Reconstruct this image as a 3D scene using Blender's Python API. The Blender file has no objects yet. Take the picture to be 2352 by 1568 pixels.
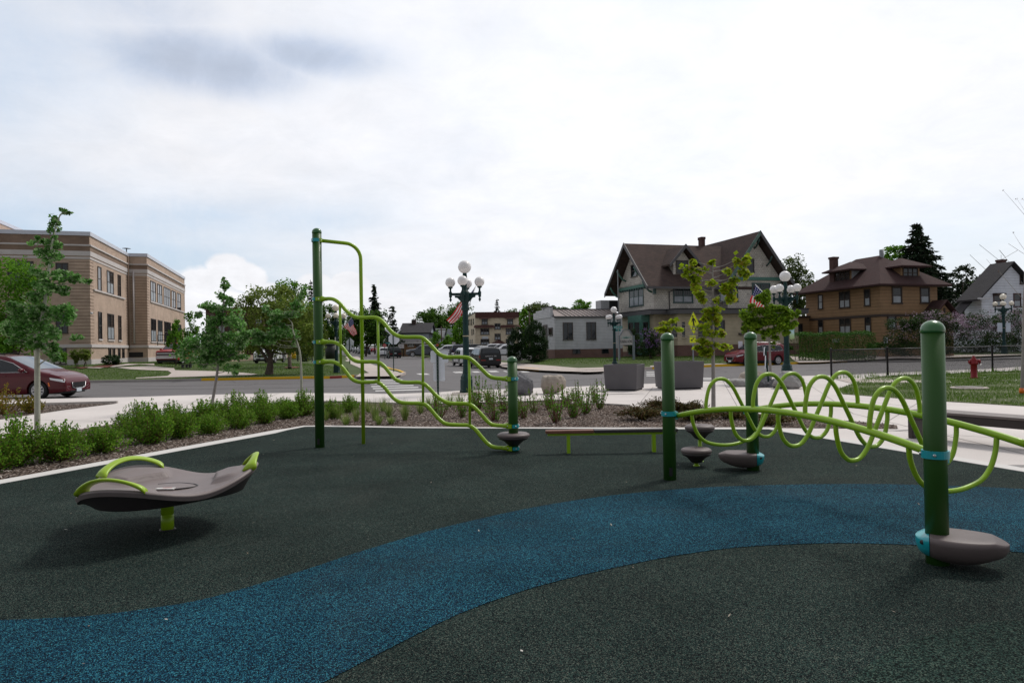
import bpy, bmesh, math, random
import numpy as np
from mathutils import Vector

R = math.radians
sc = bpy.context.scene
COL = sc.collection
rng = np.random.default_rng(7)
random.seed(7)

# ------------------------------------------------------------------ camera model
F, CX, CY, H = 1568.0, 1176.0, 784.0, 1.6
PIT, ROL = R(0.475), R(1.0)
FWD = np.array([0, math.cos(PIT), math.sin(PIT)])
UP0 = np.array([0, -math.sin(PIT), math.cos(PIT)])
RIGHT = math.cos(ROL) * np.array([1.0, 0, 0]) - math.sin(ROL) * UP0
UP = math.cos(ROL) * UP0 + math.sin(ROL) * np.array([1.0, 0, 0])
EYE = np.array([0, 0, H])

def ray(x, y):
    return FWD + (x - CX) / F * RIGHT + (CY - y) / F * UP
def G(x, y, z=0.0):                       # ground point seen at a picture position
    d = ray(x, y); return EYE + d * ((z - H) / d[2])
def P(x, y, Y):                           # point at a given distance
    d = ray(x, y); return EYE + d * (Y / d[1])
def GT(x, y, zf):                         # point on a sloping surface
    z = 0.0
    for _ in range(25):
        p = G(x, y, z); z = 0.5 * z + 0.5 * zf(p[0], p[1])
    p = G(x, y, z); return p
K = 4096 / 2352
def Zc(ox, oy, s):
    return lambda x, y: ((ox + x / s) / K, (oy + y / s) / K)
z1 = Zc(0, 800, 1.96); z2 = Zc(700, 900, 1.96); z3 = Zc(1200, 850, 1.568); z4 = Zc(1700, 1000, 2.24)
z5 = Zc(2300, 900, 1.96); z6 = Zc(3100, 850, 1.8444); z7 = Zc(0, 1500, 2.138); z8 = Zc(2500, 1250, 1.4254)
zb = Zc(1250, 1150, 3.485); za = Zc(1650, 1180, 4.2764); zr = Zc(2750, 1150, 3.92); zh = Zc(3500, 1150, 3.136)
zl = Zc(0, 1300, 4.48); zp = Zc(600, 1250, 3.618); zq = Zc(1900, 1450, 2.94); zt = Zc(1150, 1450, 3.136)

# ------------------------------------------------------------------ objects
WL = {}
def tag(o, label=None, cat=None, group=None, kind=None):
    if label: o['label'] = label
    if cat: o['category'] = cat
    if group: o['group'] = group
    if kind: o['kind'] = kind
    return o
def thing(name, loc, label, cat, group=None, rz=0.0):
    o = bpy.data.objects.new(name, None); COL.objects.link(o)
    o.empty_display_size = 0.2
    o.location = [float(c) for c in loc]; o.rotation_euler = (0, 0, rz)
    WL[o.name] = np.array(loc, float)
    return tag(o, label, cat, group)
def link(me, name, mat, parent):
    o = bpy.data.objects.new(name, me); COL.objects.link(o)
    if mat is not None: me.materials.append(mat)
    if parent is not None:
        o.parent = parent; WL[o.name] = WL[parent.name]
    return o
def uvs(me):
    n = len(me.loops)
    if n == 0: return
    uv = me.uv_layers.new(name='UVMap')
    vi = np.empty(n, np.int32); me.loops.foreach_get('vertex_index', vi)
    co = np.empty(len(me.vertices) * 3, np.float32); me.vertices.foreach_get('co', co); co = co.reshape(-1, 3)
    npl = len(me.polygons)
    lt = np.empty(npl, np.int32); me.polygons.foreach_get('loop_total', lt)
    nr = np.empty(npl * 3, np.float32); me.polygons.foreach_get('normal', nr); nr = nr.reshape(-1, 3)
    N = np.repeat(nr, lt, axis=0); p = co[vi]
    hor = np.sqrt(N[:, 0] ** 2 + N[:, 1] ** 2)
    tx = np.where(hor > 1e-4, -N[:, 1] / np.maximum(hor, 1e-6), 1.0); ty = np.where(hor > 1e-4, N[:, 0] / np.maximum(hor, 1e-6), 0.0)
    flat = hor < 0.02
    tx[flat] = 1; ty[flat] = 0
    u = p[:, 0] * tx + p[:, 1] * ty
    b = np.stack([N[:, 1] * 0 - N[:, 2] * ty, N[:, 2] * tx, N[:, 0] * ty - N[:, 1] * tx], 1)
    v = (p * b).sum(1)
    uv.data.foreach_set('uv', np.stack([u, v], 1).astype(np.float32).ravel())
class MB:
    def __init__(s): s.v = []; s.f = []; s.sm = []
    def add(s, vs, fs, smooth=False):
        b = len(s.v); s.v.extend([tuple(map(float, q)) for q in vs])
        s.f.extend([tuple(b + i for i in f) for f in fs]); s.sm.extend([smooth] * len(fs)); return s
    def box(s, x0, x1, y0, y1, z0, z1):
        return s.add([(x0, y0, z0), (x1, y0, z0), (x1, y1, z0), (x0, y1, z0), (x0, y0, z1), (x1, y0, z1), (x1, y1, z1), (x0, y1, z1)],
                     [(3, 2, 1, 0), (4, 5, 6, 7), (0, 1, 5, 4), (1, 2, 6, 5), (2, 3, 7, 6), (3, 0, 4, 7)])
    def obox(s, c, ax, ay, az):              # oriented box: centre, half axes
        c, ax, ay, az = map(np.array, (c, ax, ay, az))
        vs = [c + i * ax + j * ay + k * az for k in (-1, 1) for (i, j) in ((-1, -1), (1, -1), (1, 1), (-1, 1))]
        return s.add(vs, [(3, 2, 1, 0), (4, 5, 6, 7), (0, 1, 5, 4), (1, 2, 6, 5), (2, 3, 7, 6), (3, 0, 4, 7)])
    def bar(s, p, q, w, h, upv=(0, 0, 1)):
        p, q = np.array(p, float), np.array(q, float); d = q - p; L = np.linalg.norm(d); d = d / L
        a = np.cross(d, upv)
        if np.linalg.norm(a) < 1e-3: a = np.cross(d, (1, 0, 0))
        a /= np.linalg.norm(a); b = np.cross(a, d)
        return s.obox((p + q) / 2, d * L / 2, a * w / 2, b * h / 2)
    def prism(s, poly, z0, z1):
        n = len(poly)
        vs = [(p[0], p[1], z0) for p in poly] + [(p[0], p[1], z1) for p in poly]
        return s.add(vs, [tuple(range(n - 1, -1, -1)), tuple(range(n, 2 * n))] + [(i, (i + 1) % n, n + (i + 1) % n, n + i) for i in range(n)])
    def extr(s, pts, d):                     # polygon in 3-D swept by a vector
        n = len(pts); d = np.array(d, float); pts = [np.array(p, float) for p in pts]
        return s.add(pts + [p + d for p in pts], [tuple(range(n)), tuple(range(2 * n - 1, n - 1, -1))] + [(i, n + i, n + (i + 1) % n, (i + 1) % n) for i in range(n)])
    def tube(s, pts, r, n=8, caps=True):
        pts = [np.array(p, float) for p in pts]; m = len(pts)
        rs = r if hasattr(r, '__len__') else [r] * m
        t0 = pts[1] - pts[0]; t0 /= np.linalg.norm(t0)
        a = np.cross(t0, (0, 0, 1.0))
        if np.linalg.norm(a) < .1: a = np.cross(t0, (1.0, 0, 0))
        a /= np.linalg.norm(a); vs = []
        for i in range(m):
            t = pts[min(i + 1, m - 1)] - pts[max(i - 1, 0)]; t = t / (np.linalg.norm(t) + 1e-9)
            a = a - t * a.dot(t); a /= (np.linalg.norm(a) + 1e-9); b = np.cross(t, a)
            for k in range(n):
                g = 2 * math.pi * k / n
                vs.append(pts[i] + rs[i] * (math.cos(g) * a + math.sin(g) * b))
        fs = [(i * n + k, i * n + (k + 1) % n, (i + 1) * n + (k + 1) % n, (i + 1) * n + k) for i in range(m - 1) for k in range(n)]
        s.add(vs, fs, True)
        if caps:
            s.add(vs[:n], [tuple(range(n - 1, -1, -1))]); s.add(vs[-n:], [tuple(range(n))])
        return s
    def lathe(s, prof, c=(0, 0, 0), n=20, axis=(0, 0, 1), smooth=True, flute=0):
        c = np.array(c, float); ax = np.array(axis, float); ax /= np.linalg.norm(ax)
        a = np.cross(ax, (0, 1.0, 0)) if abs(ax[1]) < .9 else np.cross(ax, (1.0, 0, 0))
        a /= np.linalg.norm(a); b = np.cross(ax, a); vs = []
        for (r, h) in prof:
            for k in range(n):
                g = 2 * math.pi * k / n; rr = r * (1 - (flute if k % 2 else 0))
                vs.append(c + ax * h + rr * (math.cos(g) * a + math.sin(g) * b))
        m = len(prof)
        fs = [(i * n + k, i * n + (k + 1) % n, (i + 1) * n + (k + 1) % n, (i + 1) * n + k) for i in range(m - 1) for k in range(n)]
        s.add(vs, fs, smooth)
        if prof[0][0] > 1e-4: s.add(vs[:n], [tuple(range(n - 1, -1, -1))])
        if prof[-1][0] > 1e-4: s.add(vs[-n:], [tuple(range(n))])
        return s
    def ball(s, c, r, n=18, squash=1.0):
        m = n // 2
        return s.lathe([(r * math.sin(math.pi * i / m) + 1e-5, -r * squash * math.cos(math.pi * i / m)) for i in range(m + 1)], c, n)
    def grid(s, fn, nu, nv, smooth=True, closeu=False):
        vs = [fn(i / nu, j / nv) for j in range(nv + 1) for i in range(nu + (0 if closeu else 1))]
        w = nu if closeu else nu + 1
        fs = [(j * w + i, j * w + (i + 1) % w, (j + 1) * w + (i + 1) % w, (j + 1) * w + i) for j in range(nv) for i in range(nu)]
        return s.add(vs, fs, smooth)
    def build(s, name, mat, parent=None, local=False, bevel=0, fix=True):
        me = bpy.data.meshes.new(name); V = np.array(s.v, float)
        if parent is not None and not local: V = V - WL[parent.name]
        me.from_pydata(V.tolist(), [], s.f)
        me.polygons.foreach_set('use_smooth', s.sm)
        if fix:
            bm = bmesh.new(); bm.from_mesh(me); bmesh.ops.remove_doubles(bm, verts=bm.verts, dist=1e-5)
            bmesh.ops.recalc_face_normals(bm, faces=bm.faces); bm.to_mesh(me); bm.free()
        uvs(me)
        o = link(me, name, mat, parent)
        if bevel:
            b = o.modifiers.new('bevel', 'BEVEL'); b.width = bevel; b.segments = 2; b.limit_method = 'ANGLE'
        return o
def smooth_path(pts, k=6):
    pts = [np.array(p, float) for p in pts]; q = [2 * pts[0] - pts[1]] + pts + [2 * pts[-1] - pts[-2]]; out = []
    for i in range(1, len(q) - 2):
        a, b, c, d = q[i - 1], q[i], q[i + 1], q[i + 2]
        for j in range(k):
            t = j / k
            out.append(.5 * (2 * b + (c - a) * t + (2 * a - 5 * b + 4 * c - d) * t * t + (3 * b - a - 3 * c + d) * t ** 3))
    out.append(pts[-1]); return out
def npmesh(name, V, Fq, mat, parent=None, smooth=False, sub=True):
    V = np.asarray(V, float)
    if parent is not None and sub: V = V - WL[parent.name]
    me = bpy.data.meshes.new(name); nf, k = Fq.shape
    me.vertices.add(len(V)); me.vertices.foreach_set('co', V.astype(np.float32).ravel())
    me.loops.add(nf * k); me.loops.foreach_set('vertex_index', Fq.astype(np.int32).ravel())
    me.polygons.add(nf); me.polygons.foreach_set('loop_start', (np.arange(nf) * k).astype(np.int32))
    me.polygons.foreach_set('loop_total', np.full(nf, k, np.int32))
    me.polygons.foreach_set('use_smooth', np.full(nf, smooth))
    me.update(calc_edges=True)
    return link(me, name, mat, parent)
def leaf_quads(pts, size, updir=0.35, aspect=.62, axis=None):
    n = len(pts); nrm = rng.normal(size=(n, 3)); nrm /= np.linalg.norm(nrm, axis=1)[:, None]
    nrm[:, 2] = np.abs(nrm[:, 2]) + updir; nrm /= np.linalg.norm(nrm, axis=1)[:, None]
    if axis is None:
        t = rng.normal(size=(n, 3))
    else:
        t = axis + .35 * rng.normal(size=(n, 3))
    if axis is None:
        t -= nrm * (t * nrm).sum(1)[:, None]
    else:
        nrm -= t * ((t * nrm).sum(1) / (t * t).sum(1))[:, None]; nrm /= np.linalg.norm(nrm, axis=1)[:, None]
    t /= np.linalg.norm(t, axis=1)[:, None]; b = np.cross(nrm, t)
    s = size * rng.uniform(.65, 1.25, n)[:, None]
    V = np.stack([pts - t * s * .5, pts + b * s * aspect * .5, pts + t * s * .5, pts - b * s * aspect * .5], 1).reshape(-1, 3)
    return V, np.arange(n * 4).reshape(n, 4)

# ------------------------------------------------------------------ materials
def newmat(name):
    m = bpy.data.materials.new(name); m.use_nodes = True; t = m.node_tree; t.nodes.clear()
    out = t.nodes.new('ShaderNodeOutputMaterial'); bs = t.nodes.new('ShaderNodeBsdfPrincipled')
    t.links.new(bs.outputs[0], out.inputs[0]); return m, t, bs, out
def nd(t, typ, **kw):
    n = t.nodes.new('ShaderNode' + typ)
    for k, v in kw.items():
        if k.startswith('_'): setattr(n, k[1:], v)
        else:
            key = k.replace('__', ' ')
            n.inputs[int(key[1:]) if key[0] == 'i' and key[1:].isdigit() else key].default_value = v
    return n
def c4(c): return (c[0], c[1], c[2], 1)
def ramp(t, stops, interp='LINEAR'):
    r = t.nodes.new('ShaderNodeValToRGB'); e = r.color_ramp.elements; r.color_ramp.interpolation = interp
    while len(e) < len(stops): e.new(.5)
    for el, (p, c) in zip(e, stops): el.position = p; el.color = c4(c)
    return r
def bump(t, bs, h, strength=.3, dist=.02):
    b = nd(t, 'Bump', Strength=strength, Distance=dist); t.links.new(h, b.inputs['Height']); t.links.new(b.outputs[0], bs.inputs['Normal'])
def noise(t, co, scale, detail=3, rough=.55):
    n = nd(t, 'TexNoise', Scale=scale, Detail=detail, Roughness=rough); t.links.new(co, n.inputs['Vector']); return n
def objco(t): return t.nodes.new('ShaderNodeTexCoord').outputs['Object']
def uvco(t): return t.nodes.new('ShaderNodeTexCoord').outputs['UV']
def mixc(t, fac, a, b, mode='MIX'):
    m = t.nodes.new('ShaderNodeMix'); m.data_type = 'RGBA'; m.blend_type = mode
    for s, v in ((0, fac), (6, a), (7, b)):
        if hasattr(v, 'links') or hasattr(v, 'is_output'): t.links.new(v, m.inputs[s])
        else: m.inputs[s].default_value = v if s == 0 else c4(v)
    return m.outputs[2]
def math_(t, op, a, b=None):
    m = t.nodes.new('ShaderNodeMath'); m.operation = op
    for i, v in enumerate((a, b)):
        if v is None: continue
        if hasattr(v, 'is_output'): t.links.new(v, m.inputs[i])
        else: m.inputs[i].default_value = v
    return m.outputs[0]
def M(name, col, rough=.5, metal=0., var=.12, scale=6., coat=0., bmp=0., spec=.5, bscale=None):
    m, t, bs, _ = newmat(name); co = objco(t)
    n = noise(t, co, scale, 4)
    lo = [c * (1 - var) for c in col]; hi = [min(1, c * (1 + var)) for c in col]
    r = ramp(t, [(.3, lo), (.7, hi)]); t.links.new(n.outputs[0], r.inputs[0]); t.links.new(r.outputs[0], bs.inputs['Base Color'])
    bs.inputs['Roughness'].default_value = rough; bs.inputs['Metallic'].default_value = metal
    bs.inputs['Coat Weight'].default_value = coat; bs.inputs['Coat Roughness'].default_value = .05
    bs.inputs['Specular IOR Level'].default_value = spec
    if bmp:
        n2 = noise(t, co, bscale or scale * 8, 4); bump(t, bs, n2.outputs[0], bmp, .02)
    return m
def M_speck(name, cols, gran, rough=.9, big=.25, dust=0.):
    m, t, bs, _ = newmat(name); co = objco(t)
    v = nd(t, 'TexVoronoi', Scale=1 / gran); t.links.new(co, v.inputs['Vector'])
    sep = t.nodes.new('ShaderNodeSeparateColor'); t.links.new(v.outputs['Color'], sep.inputs[0])
    r = ramp(t, cols, 'CONSTANT'); t.links.new(sep.outputs[0], r.inputs[0])
    n = noise(t, co, .9, 4); rr = ramp(t, [(.3, (1 - big,) * 3), (.7, (1 + big * .6,) * 3)]); t.links.new(n.outputs[0], rr.inputs[0])
    c = mixc(t, 1., r.outputs[0], rr.outputs[0], 'MULTIPLY')
    if dust:                                # dusty, scuffed areas with an outline of their own
        nd_ = noise(t, co, .42, 7, .68); nd_.inputs['Distortion'].default_value = .8; rd = ramp(t, [(.50, (0, 0, 0)), (.72, (1, 1, 1))]); t.links.new(nd_.outputs[0], rd.inputs[0])
        c = mixc(t, math_(t, 'MULTIPLY', rd.outputs[0], dust), c, (.115, .108, .095))
    t.links.new(c, bs.inputs['Base Color'])
    bs.inputs['Roughness'].default_value = rough; bs.inputs['Specular IOR Level'].default_value = .05
    bump(t, bs, v.outputs['Distance'], .55, gran * .7); return m
def M_rough(name, col, var=.15, gran=.012, rough=.9, patch=.6, dark=None, cracks=0.):
    m, t, bs, _ = newmat(name); co = objco(t)
    a = noise(t, co, patch, 6, .6); b = noise(t, co, 1 / gran, 2)
    s = math_(t, 'ADD', math_(t, 'MULTIPLY', a.outputs[0], .65), math_(t, 'MULTIPLY', b.outputs[0], .35))
    r = ramp(t, [(.32, [c * (1 - var) for c in col]), (.68, [c * (1 + var) for c in col])]); t.links.new(s, r.inputs[0])
    c = r.outputs[0]
    if dark is not None:
        n3 = noise(t, co, 1.7, 5, .7); r3 = ramp(t, [(.60, (0, 0, 0)), (.74, (1, 1, 1))]); t.links.new(n3.outputs[0], r3.inputs[0])
        c = mixc(t, math_(t, 'MULTIPLY', r3.outputs[0], .6), c, dark)
    if cracks:
        w = nd(t, 'TexVoronoi', Scale=.17, _feature='DISTANCE_TO_EDGE'); nn = noise(t, co, .7, 4)
        t.links.new(mixc(t, .12, co, nn.outputs[1]), w.inputs['Vector'])
        rc = ramp(t, [(.0, (1, 1, 1)), (.006, (0, 0, 0))]); t.links.new(w.outputs['Distance'], rc.inputs[0])
        c = mixc(t, math_(t, 'MULTIPLY', rc.outputs[0], cracks), c, (.02, .02, .022))
    t.links.new(c, bs.inputs['Base Color']); bs.inputs['Roughness'].default_value = rough
    bs.inputs['Specular IOR Level'].default_value = .3
    bump(t, bs, b.outputs[0], .25, .01); return m
def M_brick(name, c1, c2, mortar, w=.2, h=.072, gap=.008, rough=.85, bmp=.5, stain=None):
    m, t, bs, _ = newmat(name); co = uvco(t)
    b = nd(t, 'TexBrick', Scale=1., Mortar__Size=gap, Brick__Width=w, Row__Height=h, Mortar__Smooth=.1, Bias=0.)
    b.inputs['Color1'].default_value = c4(c1); b.inputs['Color2'].default_value = c4(c2); b.inputs['Mortar'].default_value = c4(mortar)
    t.links.new(co, b.inputs['Vector']); n = noise(t, co, .8, 5, .6)
    rr = ramp(t, [(.3, (.82,) * 3), (.7, (1.12,) * 3)]); t.links.new(n.outputs[0], rr.inputs[0])
    c = mixc(t, 1., b.outputs['Color'], rr.outputs[0], 'MULTIPLY')
    if stain is not None:
        n4 = noise(t, co, 2.2, 6, .75); r4 = ramp(t, [(.58, (0, 0, 0)), (.66, (1, 1, 1))]); t.links.new(n4.outputs[0], r4.inputs[0])
        c = mixc(t, r4.outputs[0], c, stain)
    t.links.new(c, bs.inputs['Base Color']); bs.inputs['Roughness'].default_value = rough
    inv = math_(t, 'SUBTRACT', 1., b.outputs['Fac']); bump(t, bs, inv, bmp, .01); return m
def M_siding(name, col, pitch=.15, rough=.6, gap=None):
    m, t, bs, _ = newmat(name); co = uvco(t); s = t.nodes.new('ShaderNodeSeparateXYZ'); t.links.new(co, s.inputs[0])
    fr = math_(t, 'FRACT', math_(t, 'DIVIDE', s.outputs[1], pitch))
    g = ramp(t, [(0., gap or [c * .45 for c in col]), (.10, gap or [c * .5 for c in col]), (.16, col), (1., col)]); t.links.new(fr, g.inputs[0])
    n = noise(t, co, 1.3, 5, .65); rr = ramp(t, [(.3, (.86,) * 3), (.7, (1.1,) * 3)]); t.links.new(n.outputs[0], rr.inputs[0])
    t.links.new(mixc(t, 1., g.outputs[0], rr.outputs[0], 'MULTIPLY'), bs.inputs['Base Color'])
    bs.inputs['Roughness'].default_value = rough; bump(t, bs, math_(t, 'SUBTRACT', 1., fr), .6, .02); return m
def M_leaf(name, cols, trans=.35, rough=.55):
    m, t, bs, out = newmat(name); g = t.nodes.new('ShaderNodeNewGeometry')
    r = ramp(t, [(i / (len(cols) - 1), c) for i, c in enumerate(cols)]); t.links.new(g.outputs['Random Per Island'], r.inputs[0])
    n = noise(t, objco(t), 1.1, 3); rr = ramp(t, [(.3, (.7,) * 3), (.7, (1.3,) * 3)]); t.links.new(n.outputs[0], rr.inputs[0])
    c = mixc(t, 1., r.outputs[0], rr.outputs[0], 'MULTIPLY')
    t.links.new(c, bs.inputs['Base Color']); bs.inputs['Roughness'].default_value = rough; bs.inputs['Specular IOR Level'].default_value = .12
    tr = t.nodes.new('ShaderNodeBsdfTranslucent'); t.links.new(c, tr.inputs[0])
    mx = t.nodes.new('ShaderNodeMixShader'); mx.inputs[0].default_value = trans
    t.links.new(bs.outputs[0], mx.inputs[1]); t.links.new(tr.outputs[0], mx.inputs[2]); t.links.new(mx.outputs[0], out.inputs[0]); return m
def M_paint(name, col, rough=.28, flake=.0):
    return M(name, col, rough, .0, .05, 3., .35, 0., .25)
def M_glass(name, col=(.012, .016, .02), rough=.06):
    return M(name, col, rough, 0., .2, .7, 0., 0., .7)

m_rubg = M_speck('rubber_green', [(0, (.004, .006, .007)), (.46, (.014, .027, .025)), (.66, (.027, .055, .046)), (.82, (.066, .084, .070)), (.93, (.115, .13, .105)), (.97, (.003, .004, .005))], .0046, big=.3, dust=.09)
m_rubg2 = M_speck('rubber_bright_green', [(0, (.004, .008, .007)), (.42, (.015, .029, .026)), (.64, (.029, .060, .048)), (.84, (.068, .096, .075)), (.95, (.003, .004, .005))], .0062)
m_rubb = M_speck('rubber_blue', [(0, (.003, .008, .016)), (.46, (.006, .036, .068)), (.68, (.013, .092, .146)), (.86, (.045, .22, .27)), (.95, (.003, .005, .011))], .0046, big=.3, dust=.09)
m_conc = M_rough('concrete', (.60, .555, .53), .15, .02, .85, .35, (.42, .39, .365))
m_conc2 = M_rough('concrete_old', (.47, .41, .375), .14, .02, .88, .3, (.30, .27, .25))
m_kerb = M_rough('kerb_concrete', (.36, .33, .31), .18, .02, .9, .6)
m_curb = M_rough('border_concrete', (.60, .58, .56), .08, .015, .85, .8)
m_yel = M_rough('kerb_yellow', (.72, .42, .012), .12, .03, .7, .8, (.55, .38, .10))
m_redp = M_rough('kerb_red', (.30, .05, .04), .2, .03, .8, .9)
m_asph = M_rough('asphalt', (.135, .128, .13), .16, .015, .9, .14, (.11, .105, .105), .8)
m_white_line = M_rough('road_paint', (.60, .59, .58), .16, .03, .8, 1.2, (.24, .23, .23))
m_mulch = M_speck('mulch_ground', [(0, (.03, .022, .018)), (.4, (.10, .072, .058)), (.7, (.20, .155, .13)), (.9, (.33, .28, .25))], .028, .95)
m_lawn = M_rough('lawn_soil', (.058, .085, .022), .35, .05, .95, .25, (.12, .105, .05))
m_lawn2 = M_rough('lawn_patchy', (.075, .095, .03), .35, .04, .95, .45, (.19, .155, .10))
m_dirt = M_rough('ground_soil', (.07, .085, .03), .3, .3, .95, .05)
m_chip = M_leaf('wood_chips', [(.05, .036, .030), (.15, .115, .10), (.28, .235, .21), (.46, .41, .37)], .0, .9)
m_grassb = M_leaf('grass_blades', [(.045, .11, .012), (.09, .18, .02), (.15, .23, .035)], .35)
m_clover = M('clover_white', (.7, .68, .66), .7)
m_lime = M('lime_powdercoat', (.25, .43, .008), .36, 0., .04, 2., .08, .05, .4, 90)
m_lime2 = M('lime_plastic', (.30, .46, .015), .35, 0., .04, 2., .1)
m_green = M('dark_green_powdercoat', (.024, .082, .012), .45, 0., .06, 1.5, .06, .04, .3, 60)
m_gcap = M('green_cap', (.026, .12, .030), .3, 0., .06, 8., .3)
m_turq = M('turquoise_plastic', (.006, .31, .36), .32, 0., .05, 4., .2)
m_pod = M('grey_brown_plastic', (.125, .098, .095), .5, 0., .07, 5., 0., .08, .4, 200)
m_dish = M('spinner_plastic', (.178, .145, .140), .5, 0., .07, 5., 0., .08, .4, 200)
m_podd = M('dark_brown_plastic', (.032, .025, .026), .55, 0., .08, 5.)
m_steel = M('bolt_steel', (.55, .55, .56), .3, 1., .05)
m_bmet = M('sign_back_metal', (.76, .80, .88), .45, .3, .06)
m_lampg = M('lamp_green_paint', (.004, .030, .030), .5, 0., .25, 9., .0, .06, .3, 50)
m_globe = M('globe_white', (.82, .80, .80), .22, 0., .02, 2.)
m_globe2 = M('globe_cream', (.80, .74, .62), .25, 0., .03, 2.)
m_dkpost = M('sign_post_green', (.006, .03, .024), .5, .2, .1)
m_plant = M('planter_grey', (.098, .092, .100), .7, 0., .08, 2., 0., .06)
m_black = M('black_metal', (.012, .012, .014), .45, .2, .1)
m_rubber = M('tyre_rubber', (.014, .014, .015), .8)
m_alloy = M('alloy', (.55, .55, .57), .32, .7, .04)
m_chrome = M('chrome', (.62, .62, .64), .38, 1., .02)
m_glass = M_glass('window_glass'); m_cglass = M_glass('car_glass', (.014, .018, .022), .04)
m_curt = M('window_curtain', (.30, .33, .36), .4, 0., .2, 2.)
m_lens = M('lamp_lens', (.72, .75, .78), .1, 0., .1, 8.)
m_redlens = M('tail_lens', (.22, .01, .012), .2)
m_orange = M('orange_marker', (.75, .16, .01), .3)
m_plate = M('plate_white', (.6, .66, .72), .4, 0., .1, 12.)
m_hyd = M('hydrant_red', (.20, .008, .012), .5, 0., .12, 12., .0, 0, .3)
m_rock1 = M_rough('boulder_dark', (.13, .13, .14), .45, .05, .9, 2.5)
m_rock2 = M_rough('boulder_tan', (.36, .315, .27), .25, .04, .9, 2.5)
m_rock3 = M_rough('boulder_grey', (.30, .29, .285), .3, .04, .9, 3.)
m_bark = M_rough('bark', (.085, .065, .052), .4, .03, .95, 6.)
m_birch = M_rough('pale_bark', (.40, .40, .33), .18, .04, .8, 5., (.10, .09, .08))
m_greyb = M_rough('grey_bark', (.27, .25, .235), .22, .03, .85, 5.)
m_twig = M('red_brown_twig', (.15, .055, .038), .7)
L_ = M_leaf
m_aspen = L_('aspen_leaf', [(.055, .16, .028), (.10, .25, .05), (.16, .34, .09), (.36, .48, .26)], .5, .42)
m_maple = L_('maple_leaf', [(.19, .29, .008), (.26, .37, .012), (.35, .46, .03), (.30, .24, .035)], .5)
m_smap = L_('small_maple_leaf', [(.10, .20, .012), (.16, .28, .018), (.24, .36, .03)], .45)
m_crab = L_('crabapple_leaf', [(.10, .155, .022), (.16, .23, .036), (.25, .31, .07)], .42)
m_broad = L_('broad_leaf', [(.034, .092, .010), (.062, .14, .016), (.10, .20, .025)], .36)
m_broad2 = L_('broad_leaf_bright', [(.065, .18, .012), (.11, .26, .02), (.17, .33, .03)], .42)
m_broad3 = L_('broad_leaf_grey', [(.06, .10, .030), (.10, .145, .04), (.15, .19, .06)], .3)
m_con = L_('conifer_needle', [(.010, .024, .012), (.018, .036, .017), (.030, .05, .022)], .1)
m_con2 = L_('pine_needle', [(.02, .038, .020), (.035, .055, .028), (.05, .07, .035)], .1)
m_arb = L_('arborvitae_spray', [(.012, .034, .010), (.020, .05, .014), (.032, .065, .018)], .1)
m_hedge = L_('hedge_leaf', [(.022, .085, .010), (.045, .13, .015), (.08, .18, .022)], .25)
m_shrub = L_('shrub_leaf', [(.060, .18, .012), (.11, .26, .018), (.18, .34, .03), (.20, .32, .04)], .42)
m_twl = L_('twig_shrub_leaf', [(.065, .19, .014), (.12, .27, .025), (.19, .33, .045)], .38)
m_jun = L_('juniper_needle', [(.045, .055, .015), (.075, .075, .02), (.11, .085, .028), (.16, .095, .035)], .15)
m_gold = L_('gold_shrub_leaf', [(.11, .13, .012), (.19, .19, .018), (.26, .20, .025), (.22, .12, .03)], .3)
m_tuft = L_('tuft_blade', [(.10, .19, .03), (.16, .27, .045), (.25, .33, .08), (.38, .35, .18)], .42)
m_lil = L_('lilac_leaf', [(.016, .042, .010), (.028, .06, .013), (.042, .08, .018)], .25)
m_lilf = L_('lilac_blossom', [(.22, .10, .34), (.32, .17, .48), (.42, .26, .55)], .3)
m_lilf2 = L_('lilac_blossom_pale', [(.30, .20, .28), (.40, .29, .38), (.52, .42, .50)], .3)
# ------------------------------------------------------------------ camera, light, sky
cam = bpy.data.cameras.new('camera'); camo = bpy.data.objects.new('camera', cam); COL.objects.link(camo)
from mathutils import Matrix
Mx = Matrix.Identity(4)
for i, v in enumerate((RIGHT, UP, -FWD, EYE)):
    for r_ in range(3): Mx[r_][i] = float(v[r_])
camo.matrix_world = Mx
cam.sensor_width = 36; cam.lens = 36 * F / 2352; cam.clip_end = 8000; cam.clip_start = .05
sc.camera = camo
sc.view_settings.view_transform = 'Standard'; sc.view_settings.look = 'None'; sc.view_settings.exposure = 0.0; sc.view_settings.gamma = 1.0
SAZ, SEL = R(48), R(52)
sd = Vector((math.sin(SAZ) * math.cos(SEL), math.cos(SAZ) * math.cos(SEL), math.sin(SEL)))
sun = bpy.data.lights.new('sun', 'SUN'); sun.energy = 2.1; sun.angle = R(12); sun.color = (1, .95, .88)
suno = bpy.data.objects.new('sun', sun); COL.objects.link(suno)
suno.rotation_euler = (-sd).to_track_quat('-Z', 'Y').to_euler()
w = bpy.data.worlds.new('World'); sc.world = w; w.use_nodes = True; t = w.node_tree; t.nodes.clear()
wo = t.nodes.new('ShaderNodeOutputWorld'); bg = t.nodes.new('ShaderNodeBackground'); bg.inputs[1].default_value = .1
t.links.new(bg.outputs[0], wo.inputs[0])
sky = t.nodes.new('ShaderNodeTexSky'); sky.sky_type = 'NISHITA'; sky.sun_disc = False
sky.sun_elevation = SEL; sky.sun_rotation = SAZ; sky.air_density = 1.2; sky.dust_density = 2.5
co = t.nodes.new('ShaderNodeTexCoord').outputs['Generated']
sx = t.nodes.new('ShaderNodeSeparateXYZ'); t.links.new(co, sx.inputs[0])
az = math_(t, 'ARCTAN2', sx.outputs[0], sx.outputs[1]); el = math_(t, 'ARCSINE', sx.outputs[2])
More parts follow.
